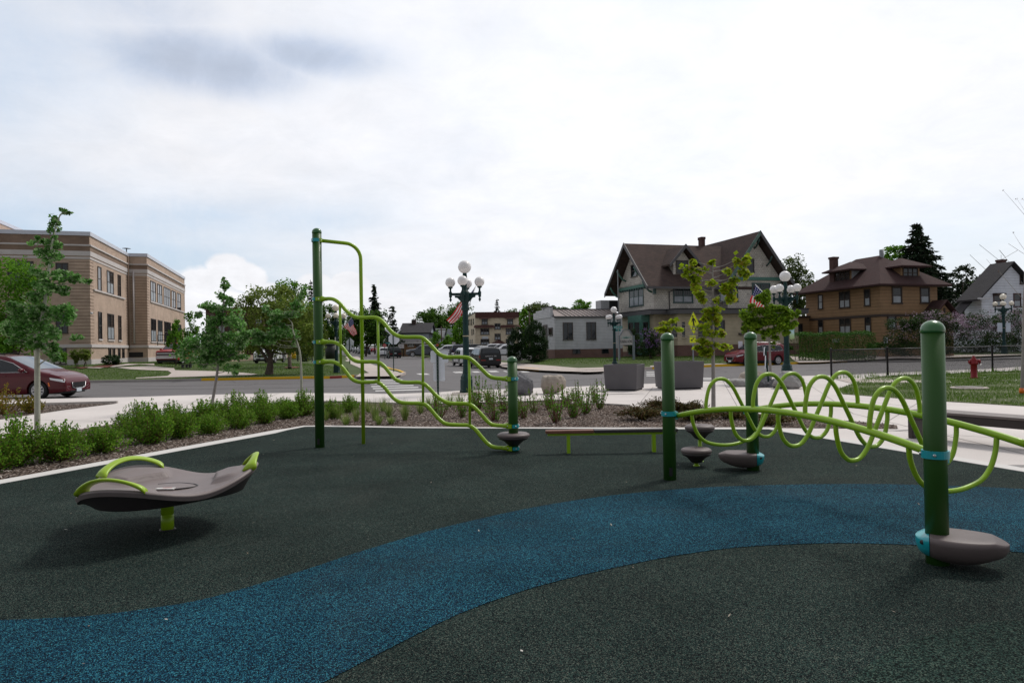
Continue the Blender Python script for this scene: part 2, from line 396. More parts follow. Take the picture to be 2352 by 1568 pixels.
# cloud-plane coordinates: clouds flatten towards the horizon
den = math_(t, 'ADD', math_(t, 'MAXIMUM', sx.outputs[2], 0.), .22)
cx_ = math_(t, 'DIVIDE', sx.outputs[0], den); cy_ = math_(t, 'DIVIDE', sx.outputs[1], den)
cp = t.nodes.new('ShaderNodeCombineXYZ'); t.links.new(cx_, cp.inputs[0]); t.links.new(cy_, cp.inputs[1])
n1 = noise(t, cp.outputs[0], 1.5, 8, .62); n2 = noise(t, cp.outputs[0], .7, 6, .6); n2.inputs['Distortion'].default_value = .6
n3 = noise(t, co, 9., 8, .66); n3.inputs['Distortion'].default_value = .4
n4 = noise(t, co, 2.6, 5, .55); n5 = noise(t, co, 22., 6, .6)
def gauss(a0, e0, wa, we, warp=0., nz=None):       # soft patch round a sky direction (azimuth, elevation in degrees)
    da = math_(t, 'DIVIDE', math_(t, 'SUBTRACT', az, R(a0)), R(wa)); de = math_(t, 'DIVIDE', math_(t, 'SUBTRACT', el, R(e0)), R(we))
    r2 = math_(t, 'ADD', math_(t, 'MULTIPLY', da, da), math_(t, 'MULTIPLY', de, de))
    if warp: r2 = math_(t, 'ADD', r2, math_(t, 'MULTIPLY', math_(t, 'SUBTRACT', (nz or n3).outputs[0], .5), warp))
    return math_(t, 'POWER', 2.718, math_(t, 'MULTIPLY', r2, -1.))
def clamp(v):
    m = t.nodes.new('ShaderNodeClamp'); t.links.new(v, m.inputs[0]); return m.outputs[0]
# cover: thick over most of the sky, thinner low on the left and at the far right horizon
cov = math_(t, 'ADD', .92, math_(t, 'MULTIPLY', math_(t, 'SUBTRACT', n1.outputs[0], .5), .75))
for (g, k) in ((gauss(-34, 7, 14, 3.6, 1.2), -.75), (gauss(-38, 19, 8, 5, 1.5), -.45), (gauss(-20, 10.5, 12, 1.6, 1.8), -.38), (gauss(-24, 4.5, 6, 3, .8), -.40), (gauss(33, 5, 9, 4, 1.2), -.45), (gauss(18, 27, 6, 2, 2.), -.25)):
    cov = math_(t, 'ADD', cov, math_(t, 'MULTIPLY', g, k))
def union(l):
    o = l[0]
    for g_ in l[1:]: o = math_(t, 'MAXIMUM', o, g_)
    return o
cum = clamp(math_(t, 'MULTIPLY', math_(t, 'SUBTRACT', union([gauss(-22.6, 6.3, 1.7, 1.3, 1.5, n5), gauss(-24.4, 5.2, 1.8, 1.5, 1.5, n5), gauss(-21.2, 5.6, 1.6, 1.4, 1.5, n5), gauss(-26.6, 5.0, 1.4, 1.2, 1.4, n5), gauss(-19.6, 4.2, 2.2, 1.3, 1.6, n5), gauss(-23.5, 3.4, 4.6, 2.0, 1.2, n5), gauss(-28., 3.6, 2.4, 1.5, 1.4, n5)]), .30), 3.6))
cum2 = clamp(math_(t, 'MULTIPLY', math_(t, 'SUBTRACT', union([gauss(-16., 5.3, 1.6, .9, 1.5, n5), gauss(-13.4, 5.4, 1.6, .9, 1.5, n5), gauss(-14.6, 4.6, 3.4, .9, 1.4, n5), gauss(-12., 3.7, 4., .6, 1.6, n5)]), .30), 2.6))
cov = clamp(math_(t, 'ADD', cov, math_(t, 'ADD', cum, math_(t, 'MULTIPLY', cum2, .8))))
# cloud brightness: brighter round the veiled sun, a grey cloud upper left
n6 = noise(t, cp.outputs[0], 4.2, 10, .68); n6.inputs['Distortion'].default_value = .5
br = math_(t, 'ADD', .87, math_(t, 'MULTIPLY', gauss(16, 24, 34, 24), .19))
br = math_(t, 'ADD', br, math_(t, 'MULTIPLY', math_(t, 'SUBTRACT', n1.outputs[0], .5), .16))
br = math_(t, 'ADD', br, math_(t, 'MULTIPLY', math_(t, 'SUBTRACT', n6.outputs[0], .5), .26))
n7 = noise(t, co, 10., 8, .6)
dk = union([gauss(-23.6, 21.2, 8.2, 2.7, 1.1, n3), math_(t, 'MULTIPLY', gauss(-16.0, 22.6, 7.5, 1.8, 1.1, n3), .9), math_(t, 'MULTIPLY', gauss(-28, 24.6, 8., 3.2, 1.2, n3), .58)])
dk = math_(t, 'ADD', dk, math_(t, 'MULTIPLY', math_(t, 'SUBTRACT', n6.outputs[0], .5), .45))
sp_ = t.nodes.new('ShaderNodeMapRange'); sp_.interpolation_type = 'SMOOTHSTEP'; sp_.inputs[1].default_value = .16; sp_.inputs[2].default_value = 1.08; t.links.new(dk, sp_.inputs[0])
dk = sp_.outputs[0]
br = math_(t, 'SUBTRACT', br, math_(t, 'MULTIPLY', clamp(dk), .35))
br = math_(t, 'ADD', br, math_(t, 'MULTIPLY', cum, math_(t, 'ADD', .03, math_(t, 'MULTIPLY', math_(t, 'SUBTRACT', n5.outputs[0], .5), .35))))
back = clamp(math_(t, 'DIVIDE', math_(t, 'SUBTRACT', .42, sx.outputs[1]), .85))   # unseen sky overhead and behind, darkened as heavier cloud to deepen contrast
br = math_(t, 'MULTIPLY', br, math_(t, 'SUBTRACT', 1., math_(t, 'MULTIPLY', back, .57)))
cc = mixc(t, clamp(math_(t, 'MULTIPLY', dk, 1.2)), (9.95, 10.0, 10.4), (8.8, 9.75, 11.7))
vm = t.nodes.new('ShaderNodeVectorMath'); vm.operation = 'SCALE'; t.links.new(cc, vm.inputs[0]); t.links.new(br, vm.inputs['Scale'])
blue = mixc(t, 1., sky.outputs[0], (1.5, 1.5, 1.5), 'MULTIPLY')
blue = mixc(t, .62, blue, (5.6, 7.3, 9.6))
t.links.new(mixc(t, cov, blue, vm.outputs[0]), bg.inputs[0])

# ------------------------------------------------------------------ terrain
def elev(Y): return .009 * max(0., min(Y, 260.) - 75.)
def clampf(a): return max(0., min(1., a))
def sm(a): a = clampf(a); return a * a * (3 - 2 * a)
def zleft(X, Y):
    d = -((X + 7.7) * .957 + (Y - 47.9) * .29)
    return elev(Y) + sm(d / 9) * (.42 + .33 * sm((-24. - X) / 10)) * clampf((Y - 43.2) / 14.5)
def zright(X, Y):
    d = (X - 5) * -.395 + (Y - 46.5) * .918; e = (X + .4) * .957 + (Y - 57.7) * .29
    return elev(Y) + .52 * sm(d / 10) * sm((e + 1.) / 6)
def struct(name, mb, mat, **k):
    return tag(mb.build(name, mat, **k), kind='structure')
def flat(name, pts, z, mat, kind='structure'):
    m = MB(); m.add([(p[0], p[1], z) for p in pts], [tuple(range(len(pts)))]); return tag(m.build(name, mat), kind=kind)
def px(lst, z=0.): return [G(x, y, z)[:2] for (x, y) in lst]
def pxt(lst, zf): return [GT(x, y, zf)[:2] for (x, y) in lst]
def terrain(name, pts, zf, mat, lift=0., skirt=.4, ys=None, xs=None, kind='structure'):
    bm = bmesh.new(); f = bm.faces.new([bm.verts.new((p[0], p[1], 0)) for p in pts])
    for ax, cuts in ((1, ys or []), (0, xs or [])):
        for c in cuts:
            no = (0, 1, 0) if ax else (1, 0, 0); pc = (0, c, 0) if ax else (c, 0, 0)
            bmesh.ops.bisect_plane(bm, geom=bm.verts[:] + bm.edges[:] + bm.faces[:], plane_co=pc, plane_no=no)
    for v in bm.verts: v.co.z = zf(v.co.x, v.co.y) + lift
    bmesh.ops.triangulate(bm, faces=bm.faces)
    bmesh.ops.recalc_face_normals(bm, faces=bm.faces)
    if sum(f.normal.z for f in bm.faces) < 0: bmesh.ops.reverse_faces(bm, faces=bm.faces)
    if skirt:
        ed = [e for e in bm.edges if e.is_boundary]; r_ = bmesh.ops.extrude_edge_only(bm, edges=ed)
        for v in r_['geom']:
            if isinstance(v, bmesh.types.BMVert): v.co.z -= skirt
    me = bpy.data.meshes.new(name); bm.to_mesh(me); bm.free(); uvs(me)
    return tag(link(me, name, mat, None), kind=kind)
def strip_along(pts, width, z0, z1, m=None, zf=None, side=-1):
    m = m or MB(); pts = [np.array(p[:2], float) for p in pts]; n = len(pts); off = []
    for i in range(n):
        d = pts[min(i + 1, n - 1)] - pts[max(i - 1, 0)]; d /= np.linalg.norm(d); off.append(np.array([-d[1], d[0]]) * width * side)
    vs = []
    for p, o in zip(pts, off):
        q = p + o; h = zf(p[0], p[1]) if zf else 0.; 
        vs += [(p[0], p[1], z0 + h), (q[0], q[1], z0 + h), (q[0], q[1], z1 + h), (p[0], p[1], z1 + h)]
    fs = []
    for i in range(n - 1):
        a, b = 4 * i, 4 * i + 4
        fs += [(a + k, a + (k + 1) % 4, b + (k + 1) % 4, b + k) for k in range(4)]
    fs += [(0, 3, 2, 1), (4 * n - 4, 4 * n - 3, 4 * n - 2, 4 * n - 1)]
    m.add(vs, fs); return m

# far ground to the horizon
g = MB(); ys = [-60, 15, 75, 120, 180, 260, 600, 1500, 4000]
for i in range(len(ys) - 1):
    a, b = ys[i], ys[i + 1]
    g.add([(-4000, a, elev(a) - .6), (4000, a, elev(a) - .6), (4000, b, elev(b) - .6), (-4000, b, elev(b) - .6)], [(0, 1, 2, 3)])
struct('ground', g, m_dirt)
g = MB()
def hill(u, v):
    a = R(-60 + 120 * u); r_ = 1500 + 500 * v
    return (r_ * math.sin(a), r_ * math.cos(a), -2 + (v > .3) * (22 + 9 * math.sin(9 * u + 1) + 6 * math.sin(23 * u)) * (1 if v < .9 else .2))
g.grid(hill, 60, 3); struct('hills', g, M('hill_forest', (.035, .06, .03), .95, 0, .3, .01))
g = MB(); ys = [16, 40, 60, 75, 100, 130, 160, 200, 262]
for i in range(len(ys) - 1):
    a, b = ys[i], ys[i + 1]
    g.add([(-170, a, elev(a) - .13), (200, a, elev(a) - .13), (200, b, elev(b) - .13), (-170, b, elev(b) - .13)], [(0, 1, 2, 3)])
struct('road', g, m_asph)

# plaza slab with its kerb face to the road
near = [zl(700, 1320), zl(2240, 1290), z2(0, 1335), zt(0, 378), zt(950, 385), zt(1300, 392), zt(1900, 370), zt(2150, 350),
        (1200, 892), z5(0, 1265), z5(1050, 1225), z5(1200, 1215), z6(130, 1205), z6(400, 1200), z6(830, 1183), z6(1600, 1151), z6(1837, 1136)]
nearw = [np.array((-60, 25.4))] + px(near) + [np.array((90, 61.))]
g = MB(); g.prism([tuple(p) for p in nearw] + [(90, -14), (-60, -14)], -.3, 0.); struct('plaza', g, m_conc)
# scored joints and dark patches in the paving: narrow dark sheets
g = MB()
def seam(a, b, w_=.008, z=.004):
    a, b = np.array(a[:2]), np.array(b[:2]); d = b - a; d /= np.linalg.norm(d); o = np.array([-d[1], d[0]]) * w_
    g.add([(*(a - o), z), (*(b - o), z), (*(b + o), z), (*(a + o), z)], [(0, 1, 2, 3)])
for a, b in (((0, 962.5), (430, 970)), ((0, 985), (300, 962)), ((480, 906), (360, 962)), ((640, 903), (560, 935)), ((1105, 893), (1130, 918)), ((1660, 874), (1700, 945)), ((1500, 889), (1470, 925)),
             ((1830, 865), (1960, 950)), ((1660, 900), (1960, 925)), ((1930, 915), (2352, 962)), ((1850, 975), (2352, 1010)), ((2120, 918), (2010, 985)), ((1960, 950), (2352, 1042)), ((1420, 920), (1760, 915))):
    seam(G(*a), G(*b))
struct('paving_joints', g, M('joint_dark', (.22, .205, .195), .9))
g = MB()
for (x, y, a, b) in ((2090, 988, .5, .05), (2325, 1071, 1.2, .07), (2350, 1078, .9, .06), (1420, 905, .8, .1), (1560, 895, .7, .08)):
    c = G(x, y); pts = [(c[0] + a * math.cos(q) * (1 + .3 * math.sin(3 * q)), c[1] + b * math.sin(q) * (1 + .4 * math.sin(5 * q)), .005) for q in np.linspace(0, 6.1, 18)]
    g.add(pts, [tuple(range(18))])
struct('dark_patches', g, M('dark_concrete', (.16, .15, .145), .6))

# playground surface, its border, the blue band
lo = [(-260, 1160), z7(0, 935), z7(2352, 500), zt(0, 850), zt(215, 808), zt(470, 808), zt(1000, 815), zt(1600, 826), zt(2290, 828), (1530, 986.5), z8(820, 668), z8(1500, 782), z8(2275, 912), (2700, 1145)]
up_ = [(-260, 1151), z7(0, 903), z7(2352, 474), zt(0, 832), zt(200, 797), zt(470, 794), zt(1000, 801), zt(1600, 813), zt(2290, 817), (1530, 983), z8(830, 657), z8(1530, 768), z8(2275, 890), (2700, 1130)]
low, upw = px(lo), px(up_)
flat('rubber_surface', [tuple(p) for p in low] + [(7, -5), (-7, -5)], .008, m_rubg)
g = MB(); n = len(low)
vs = [(*p, .0) for p in low] + [(*p, .014) for p in low] + [(*p, .014) for p in upw] + [(*p, 0.) for p in upw]
fs = []
for i in range(n - 1):
    for k in range(3): fs.append((k * n + i, k * n + i + 1, (k + 1) * n + i + 1, (k + 1) * n + i))
g.add(vs, fs); struct('border_strip', g, m_curb)
bu = [(-700, 1440), (-300, 1432), (0, 1427), (200, 1418), (330, 1402), (440, 1385), (540, 1360), (640, 1330), (720, 1305), (800, 1278), (900, 1247), (1000, 1218), (1100, 1194), (1200, 1172), (1300, 1154), (1400, 1140), (1500, 1130), (1600, 1122), (1700, 1117.5), (1800, 1115), (1900, 1113.5), (2000, 1113), (2100, 1115), (2200, 1118), (2352, 1125), (2700, 1150)]
bl = [(-400, 2700), (0, 2180), (350, 1830), (600, 1650), (750, 1568), (900, 1490), (1050, 1415), (1200, 1360), (1350, 1320), (1500, 1288), (1600, 1271), (1700, 1259), (1800, 1253), (1900, 1250), (2000, 1250.5), (2150, 1256), (2250, 1263), (2352, 1272), (2700, 1312)]
flat('blue_rubber_band', [tuple(p) for p in smooth_path(px(bu), 3)] + [tuple(p) for p in smooth_path(px(bl), 3)[::-1]], .012, m_rubb)

flat('green_rubber_patch', [tuple(p) for p in smooth_path(px([(1880, 1640), (1960, 1560), (2060, 1490), (2200, 1445), (2352, 1428), (2700, 1440)]), 4)] + [tuple(p) for p in px([(2700, 1900), (2100, 2000)])], .011, m_rubg2)
# mulch beds
bedb = [(-200, 1070), (0, 1010), (120, 996), (250, 976), (400, 953), (520, 940), (660, 926), (760, 924), (880, 928), (990, 930), (1060, 929), (1150, 926), (1330, 920), zq(1100, 495), zq(1560, 503), zq(1800, 518), (1560, 938), (1680, 946), (1820, 957), (1960, 968), (2060, 977)]
bed = px(up_[:-2]) ; bedw = [p + np.array([0., .01]) for p in bed]
flat('mulch_bed', [tuple(p) for p in bedw[:-1]] + [tuple(G(2062, 985)[:2])] + [tuple(p) for p in px(bedb)[::-1]], .010, m_mulch)
flat('mulch_bed_left', [tuple(p) for p in px([(-200, 995), (0, 963), (150, 941), (268, 926.5), (35, 933), (-200, 938)])], .010, m_mulch)
g = strip_along(px([(-200, 937), (35, 932), (150, 929), (268, 926)]), .10, 0, .075, side=1); struct('bed_edging', g, m_kerb)
g = strip_along(px(bedb[6:16]), .10, 0, .05, side=1); struct('bed_edging', g, m_kerb)  # darker concrete strip stands in for the shaded slab edge
def in_poly(p, poly):
    c = False; n = len(poly); j = n - 1
    for i in range(n):
        a, b = poly[i], poly[j]
        if (a[1] > p[1]) != (b[1] > p[1]) and p[0] < (b[0] - a[0]) * (p[1] - a[1]) / (b[1] - a[1]) + a[0]: c = not c
        j = i
    return c
BED = [tuple(p) for p in bedw[:-1]] + [tuple(p) for p in px(bedb)[::-1]]
BEDL = [tuple(p) for p in px([(-200, 995), (0, 963), (150, 941), (268, 926.5), (35, 933), (-200, 938)])]
def scatter(poly, n, ymax=99):
    xs = [p[0] for p in poly]; ysx = [p[1] for p in poly]; out = []
    while len(out) < n:
        p = (rng.uniform(min(xs), max(xs)), rng.uniform(min(ysx), max(ysx)))
        if in_poly(p, poly): out.append(p)
    return np.array(out)
pts = np.concatenate([scatter(BED, 26000), scatter(BEDL, 4500)]); pts = np.column_stack([pts, rng.uniform(.014, .04, len(pts))])
V, Q = leaf_quads(pts, .062, 1.3, .28); tag(npmesh('wood_chips', V, Q, m_chip), 'loose grey brown wood chip mulch lying in the planting beds', 'mulch', kind='stuff')
rp = scatter([tuple(p) for p in low] + [(5, 2.2), (-5, 2.2)], 75); rp = np.column_stack([rp, np.full(len(rp), .022)])
V, Q = leaf_quads(rp, .038, 2.5, .3); tag(npmesh('leaf_litter', V, Q, M_leaf('litter', [(.16, .12, .09), (.30, .26, .21), (.5, .48, .44)], .0)), 'stray bits of bark and dry leaf on the rubber surface', 'litter', kind='stuff')

# lawn at right with its walk
GR = px([(1936, 905.3), (2030, 912), (2119.8, 919.3), (2240, 926), (2352, 933), (2700, 956), (2700, 838), (2352, 851), (2280, 854), (2160, 859), (2039, 864), (1990, 868), (1960, 881), (1925, 893)])
flat('lawn', [tuple(p) for p in GR], .012, m_lawn2)
flat('path', px([(1918, 871), (2039, 868.5), (2181, 874.5), (2186, 878.5), (2060, 880), (1950, 879)]), .016, m_conc2)

# the far left block: lawn, walks, kerb
LB = [np.array((-130, 47.)), np.array((-60, 44.2))] + px([zp(0, 1000), zp(760, 985), zp(2352, 955), z2(1160, 1205), z2(1390, 1195), zb(580, 1250), zb(1180, 1245), zb(1262, 1212), zb(1180, 1176), zb(1060, 1148)], -.13) + [np.array((-24., 103.)), np.array((-37.5, 150)), np.array((-68, 250.)), np.array((-170, 250))]
ysl = [44, 45, 46, 48, 50, 52, 54, 56, 58, 62, 70, 75, 90, 110, 140, 180, 220]; xsl = [-40, -35, -30, -26, -22, -20, -18, -16, -14, -12, -10]
terrain('lawn', [tuple(p) for p in LB], zleft, m_lawn, ys=ysl, xs=xsl)
WALKS = []
def walk(name, lst, zf, mat, lift=.035, ys=ysl, xs=xsl):
    WALKS.append([tuple(p) for p in pxt(lst, zf)])
    return terrain(name, WALKS[-1], zf, mat, lift, 0, ys, xs)
walk('path', [(240, 846), (262, 840), (345, 838.5), (400, 846), (402, 850.8), (525, 853.7), (592, 860), (577, 862.3), (402, 867), (312, 869.8), (312, 868.4), (385, 864), (394, 857), (386, 852), (299, 848.5)], zleft, m_conc2)
walk('path', [z6_ for z6_ in (z1(430, 1312), z1(560, 1306), z1(900, 1296), z1(1210, 1284), z1(1210, 1292), z1(1000, 1312), z1(780, 1325))], zleft, m_conc2)
walk('sidewalk', [(796, 819), (822, 819), (857, 838), zb(1062, 1150), zb(1190, 1182), zb(1255, 1212), zb(1175, 1240), zb(600, 1246), zb(660, 1205), zb(790, 1196), zb(690, 1140), zb(430, 1000)], zleft, m_conc2)
walk('bark_ring', [zp(1920, 800), zp(2010, 790), zp(2100, 788), zp(2180, 796), zp(2120, 806), zp(2000, 808)], zleft, M('red_mulch', (.14, .045, .02), .95, 0, .3, 9), .045)
walk('bark_bed', [z1(560, 1310), z1(840, 1300), z1(960, 1290), z1(800, 1316), z1(640, 1325)], zleft, M('red_mulch_bed', (.12, .035, .02), .95, 0, .3, 9), .045)
kl = [np.array((-130, 47.)), np.array((-60, 44.2))] + px([zp(0, 1000), zp(760, 985)], -.13)
struct('kerb', strip_along(kl, .18, -.13, .015), m_kerb)
ky = px([zp(760, 985), zp(1550, 970), zp(2352, 955), z2(1160, 1205), z2(1205, 1203)], -.13)
struct('kerb_yellow', strip_along(ky, .18, -.13, .018), m_yel)
struct('kerb_red', strip_along(px([z2(1205, 1203), z2(1300, 1199)], -.13), .18, -.13, .018), m_redp)
struct('kerb_yellow', strip_along(px([z2(1300, 1199), z2(1345, 1197), zb(500, 1255), zb(580, 1250)], -.13), .18, -.13, .018), m_yel)
struct('kerb_yellow', strip_along(px([zb(1255, 1210), zb(1180, 1176), zb(1060, 1148), zb(1000, 1118)], -.13), .2, -.13, .02, zf=lambda x, y: elev(y)), m_yel)

# the right block: lawn, walks, kerb
ave = [np.array((-24.3, 146.)), np.array((-6.4, 78.)), np.array((-.4, 57.7))]
main = px([z4(820, 1066), z4(1040, 1083), z4(1240, 1092), z4(1420, 1098), z4(1600, 1098), z5(0, 1160), z5(220, 1152), z5(590, 1130), z5(1000, 1114), z5(1190, 1107), zr(1600, 1203), z6(330, 1109), z6(520, 1102), z6(980, 1082), z6(1500, 1067), z6(1837, 1060)], -.13)
RB = ave + main + [np.array((120, 93.)), np.array((120, 160)), np.array((14., 130)), np.array((4.2, 67)), np.array((.4, 63.)), np.array((-3.6, 78.)), np.array((-21.6, 146.7))]
ysr = [47, 48, 49, 50, 51, 52, 53, 54, 55, 56, 57, 58, 60, 62, 64, 66, 70, 75, 85, 100, 120]; xsr = [-1, 0, 1, 2, 3, 4, 5, 7, 10, 14, 18, 22, 28, 35, 45]
terrain('lawn', [tuple(p) for p in RB], zright, m_lawn, ys=ysr, xs=xsr)
wk = lambda n, l, **k: walk(n, l, zright, m_conc2, ys=ysr, xs=xsr, **k)
wk('sidewalk', [z4(640, 1000), z4(700, 1008), z4(1000, 1030), z4(1230, 1048), z4(1380, 1060), z4(1600, 1054), z5(0, 1118), z5(225, 1118), z5(225, 1150), z5(0, 1157), z4(1600, 1094), z4(1420, 1094), z4(1240, 1089), z4(1040, 1080), z4(820, 1063), z4(690, 1048)])
wk('sidewalk', [z5(590, 1106), z5(800, 1099), z5(1000, 1094), z5(1190, 1087), z5(1190, 1092), z5(1000, 1099), z5(800, 1106), z5(590, 1114)])
wk('sidewalk', [z6(110, 1062), z6(200, 1068), z6(330, 1085), z6(520, 1088), z6(680, 1070), z6(680, 1052), z6(1085, 1056), z6(1500, 1050), z6(1837, 1042), z6(1837, 1050), z6(1085, 1078), z6(900, 1076), z6(520, 1096), z6(330, 1105), z6(180, 1108), z6(130, 1085)])
struct('kerb', strip_along(ave + main[:1], .18, -.13, .012, zf=lambda x, y: elev(y)), m_kerb)
struct('kerb_yellow', strip_along(main[0:2], .18, -.13, .045), m_yel)
struct('kerb', strip_along(main[1:8], .18, -.13, .042), m_conc2)
struct('kerb', strip_along(px([zb(580, 1250), zb(1180, 1245), zb(1262, 1212)], -.13), .2, -.13, .042), m_conc2)
struct('kerb_yellow', strip_along(main[7:13], .18, -.13, .02), m_yel)
struct('kerb', strip_along(main[12:15], .18, -.13, .0), m_kerb)
struct('kerb', strip_along(px([z6(980, 1082), z6(1290, 1074)], -.13), .18, -.125, .0), m_kerb)
struct('kerb_yellow', strip_along(px([z6(1290, 1074), z6(1510, 1068)], -.13), .2, -.125, .03), m_yel)

# painted crosswalk bars
g = MB()
for (a, b, ya, yb, h) in ((968, 1378, 184, 180, 4), (972, 1412, 206, 197, 6), (990, 1440, 222, 214, 7), (1012, 1478, 243, 234, 8), (1036, 1515, 268, 257, 9), (1048, 1578, 300, 285, 10), (1068, 1638, 326, 310, 11), (1100, 1690, 355, 338, 12)):
    q = [G(*zt(a, ya - h / 2), -.13), G(*zt(b, yb - h / 2), -.13), G(*zt(b + 6, yb + h / 2), -.13), G(*zt(a + 4, ya + h / 2), -.13)]
    g.add([(p[0], p[1], -.125) for p in q], [(3, 2, 1, 0)])
for (a, b, y, s_) in ((60, 300, 1352, 20), (680, 890, 1322, 18), (1000, 1170, 1315, 18), (1280, 1490, 1306, 18), (1545, 1640, 1306, 16), (1830, 2010, 1310, 18)):
    q = [G(*za(a, y - 10), -.13), G(*za(b - 60, y - 12), -.13), G(*za(b, y + 8), -.13), G(*za(a + 60, y + 10), -.13)]
    g.add([(p[0], p[1], -.125) for p in q], [(3, 2, 1, 0)])
for (f_, a, b, y, h) in ((z5, 560, 660, 1152, 5), (z5, 560, 660, 1166, 6), (z5, 560, 665, 1181, 7), (zr, 200, 590, 1418, 10), (zr, 180, 690, 1440, 13), (zr, 215, 500, 1476, 12)):
    q = [G(*f_(a, y - h / 2), -.13), G(*f_(b, y - h / 2), -.13), G(*f_(b, y + h / 2), -.13), G(*f_(a, y + h / 2), -.13)]
    g.add([(p[0], p[1], -.125) for p in q], [(3, 2, 1, 0)])
struct('crosswalk_markings', g, m_white_line)
# tar-sealed cracks and a patch in the asphalt
g = MB()
def crack(lst, w_):
    p = smooth_path(px(lst, -.13), 5); p = [np.array(q) + rng.normal(size=2) * .03 for q in p]; strip_along(p, w_, -.129, -.124, g)
crack([(300, 894), (450, 893), (600, 892), (760, 888), (840, 887)], .05); crack([(230, 884), (420, 886), (700, 880)], .04); crack([(1180, 880), (1400, 868), (1600, 858)], .05); crack([(1850, 850), (2100, 842), (2352, 832)], .05); crack([(1010, 845), (1080, 862), (1150, 878)], .04)
struct('road_cracks', g, M('tar', (.025, .024, .024), .6))

# grass blades: near lawn dense, far lawns coarse
def blades(name, pts, h, w_, mat, label, lean=.5):
    n = len(pts); d = rng.normal(size=(n, 2)); d /= np.linalg.norm(d, axis=1)[:, None]; hh = h * rng.uniform(.5, 1.4, n)[:, None]
    b = np.column_stack([-d[:, 1], d[:, 0], np.zeros(n)]) * w_; tip = pts + np.column_stack([d * lean * hh, hh])
    V = np.stack([pts - b, pts + b, tip], 1).reshape(-1, 3)
    return tag(npmesh(name, V, np.arange(n * 3).reshape(n, 3), mat), label, 'grass', kind='stuff')
p2 = scatter([tuple(p) for p in GR], 60000)
den_ = np.array([math.sin(p[0] * 1.3 + 2 * math.sin(p[1] * .9)) + math.sin(p[1] * 2.1 + p[0] * .4) for p in p2]); p2 = p2[(den_ > -.9) | (rng.random(len(p2)) < .25)]
blades('grass', np.column_stack([p2, np.full(len(p2), .01)]), .065, .007, m_grassb, 'patchy green grass of the lawn behind the chain link fence')
p2 = scatter([tuple(p) for p in GR], 900); p2 = p2[[math.sin(p[0] * 1.1) + math.sin(p[1] * 1.7) > -.2 for p in p2]]
V, Q = leaf_quads(np.column_stack([p2, rng.uniform(.05, .09, len(p2))]), .03, 2., 1.); tag(npmesh('clover_flowers', V, Q, m_clover), 'white clover heads dotting the near lawn', 'flowers', kind='stuff')
def far_blades(poly, n, zf, h, label):
    p = scatter(poly, n); p = np.array([q for q in p if not any(in_poly(q, w_) for w_ in WALKS)]); return blades('grass', np.column_stack([p, [zf(a, b) for a, b in p]]), h, .02, m_grassb, label)
far_blades([(-44, 44.9)] + [tuple(p) for p in LB[3:6]] + [(-11, 46), (-13.5, 56), (-19, 66), (-40, 66)], 45000, zleft, .045, 'mown grass of the lawn across the street at left')
far_blades([(1.5, 56), (3, 52.5), (9, 51), (20, 55.5), (46, 67.5), (46, 74), (12, 61), (3, 60)], 26000, zright, .05, 'grass of the house lawns across the street at right')
wd = []
for x in np.linspace(1925, 2345, 26):
    c = G(x + rng.uniform(-6, 6), 863 - (x - 2039) * .045 + rng.uniform(-1, 4)); k = int(rng.integers(8, 30)); s_ = rng.uniform(.05, .2)
    wd.append(np.column_stack([c[0] + rng.normal(0, s_, k), c[1] + rng.normal(0, .06, k), np.full(k, .01)]))
blades('weeds', np.concatenate(wd), .22, .012, m_grassb, 'tall weeds growing along the foot of the chain link fence', .3)
# ------------------------------------------------------------------ playground equipment
def vplane(p0, p1):                       # vertical plane through two ground points: picture position -> world point
    p0, p1 = np.array(p0[:2], float), np.array(p1[:2], float); d = p1 - p0; nrm = np.array([-d[1], d[0]])
    def f(x, y):
        r_ = ray(x, y); tt = (p0 - EYE[:2]).dot(nrm) / r_[:2].dot(nrm); return EYE + tt * r_
    return f
def post(root, p, h, r=.075, cap=True, name='post'):
    o = MB().lathe([(r, 0), (r, h - .085)], (p[0], p[1], 0), 28).build(name, m_green, root)
    if cap:
        c = MB().lathe([(r + .003, h - .088), (r + .004, h - .075)] + [((r + .004) * math.cos(a), h - .07 + .07 * math.sin(a)) for a in np.linspace(.02, 1.56, 9)], (p[0], p[1], 0), 28)
        c.build('post_cap', m_gcap, o)
    return o
def clamp_ring(root, p, z, r=.075, mat=None, ang=0., h=.05, half=None):
    a0, a1 = (0, 2 * math.pi) if half is None else half
    m = MB(); n = 26; ro = r + .014
    vs = []; 
    for i in range(n + 1):
        a = a0 + (a1 - a0) * i / n + ang
        for (rr, zz) in ((r + .001, -h / 2), (ro, -h / 2), (ro, h / 2), (r + .001, h / 2)): vs.append((p[0] + rr * math.cos(a), p[1] + rr * math.sin(a), z + zz))
    m.add(vs, [(4 * i + k, 4 * i + 4 + k, 4 * i + 4 + (k + 1) % 4, 4 * i + (k + 1) % 4) for i in range(n) for k in range(4)] + [(0, 1, 2, 3), (4 * n + 3, 4 * n + 2, 4 * n + 1, 4 * n)], False)
    o = m.build('clamp', mat or m_turq, root)
    for s_ in (-.9, .55):
        b = MB(); a = ang + (a0 + a1) / 2 + s_; d = np.array([math.cos(a), math.sin(a), 0]); c = np.array([p[0], p[1], z]) + d * ro
        b.lathe([(.011, -.004), (.011, .008), (.006, .012)], c, 10, d)
        b.build('bolt', m_steel, o)
    return o

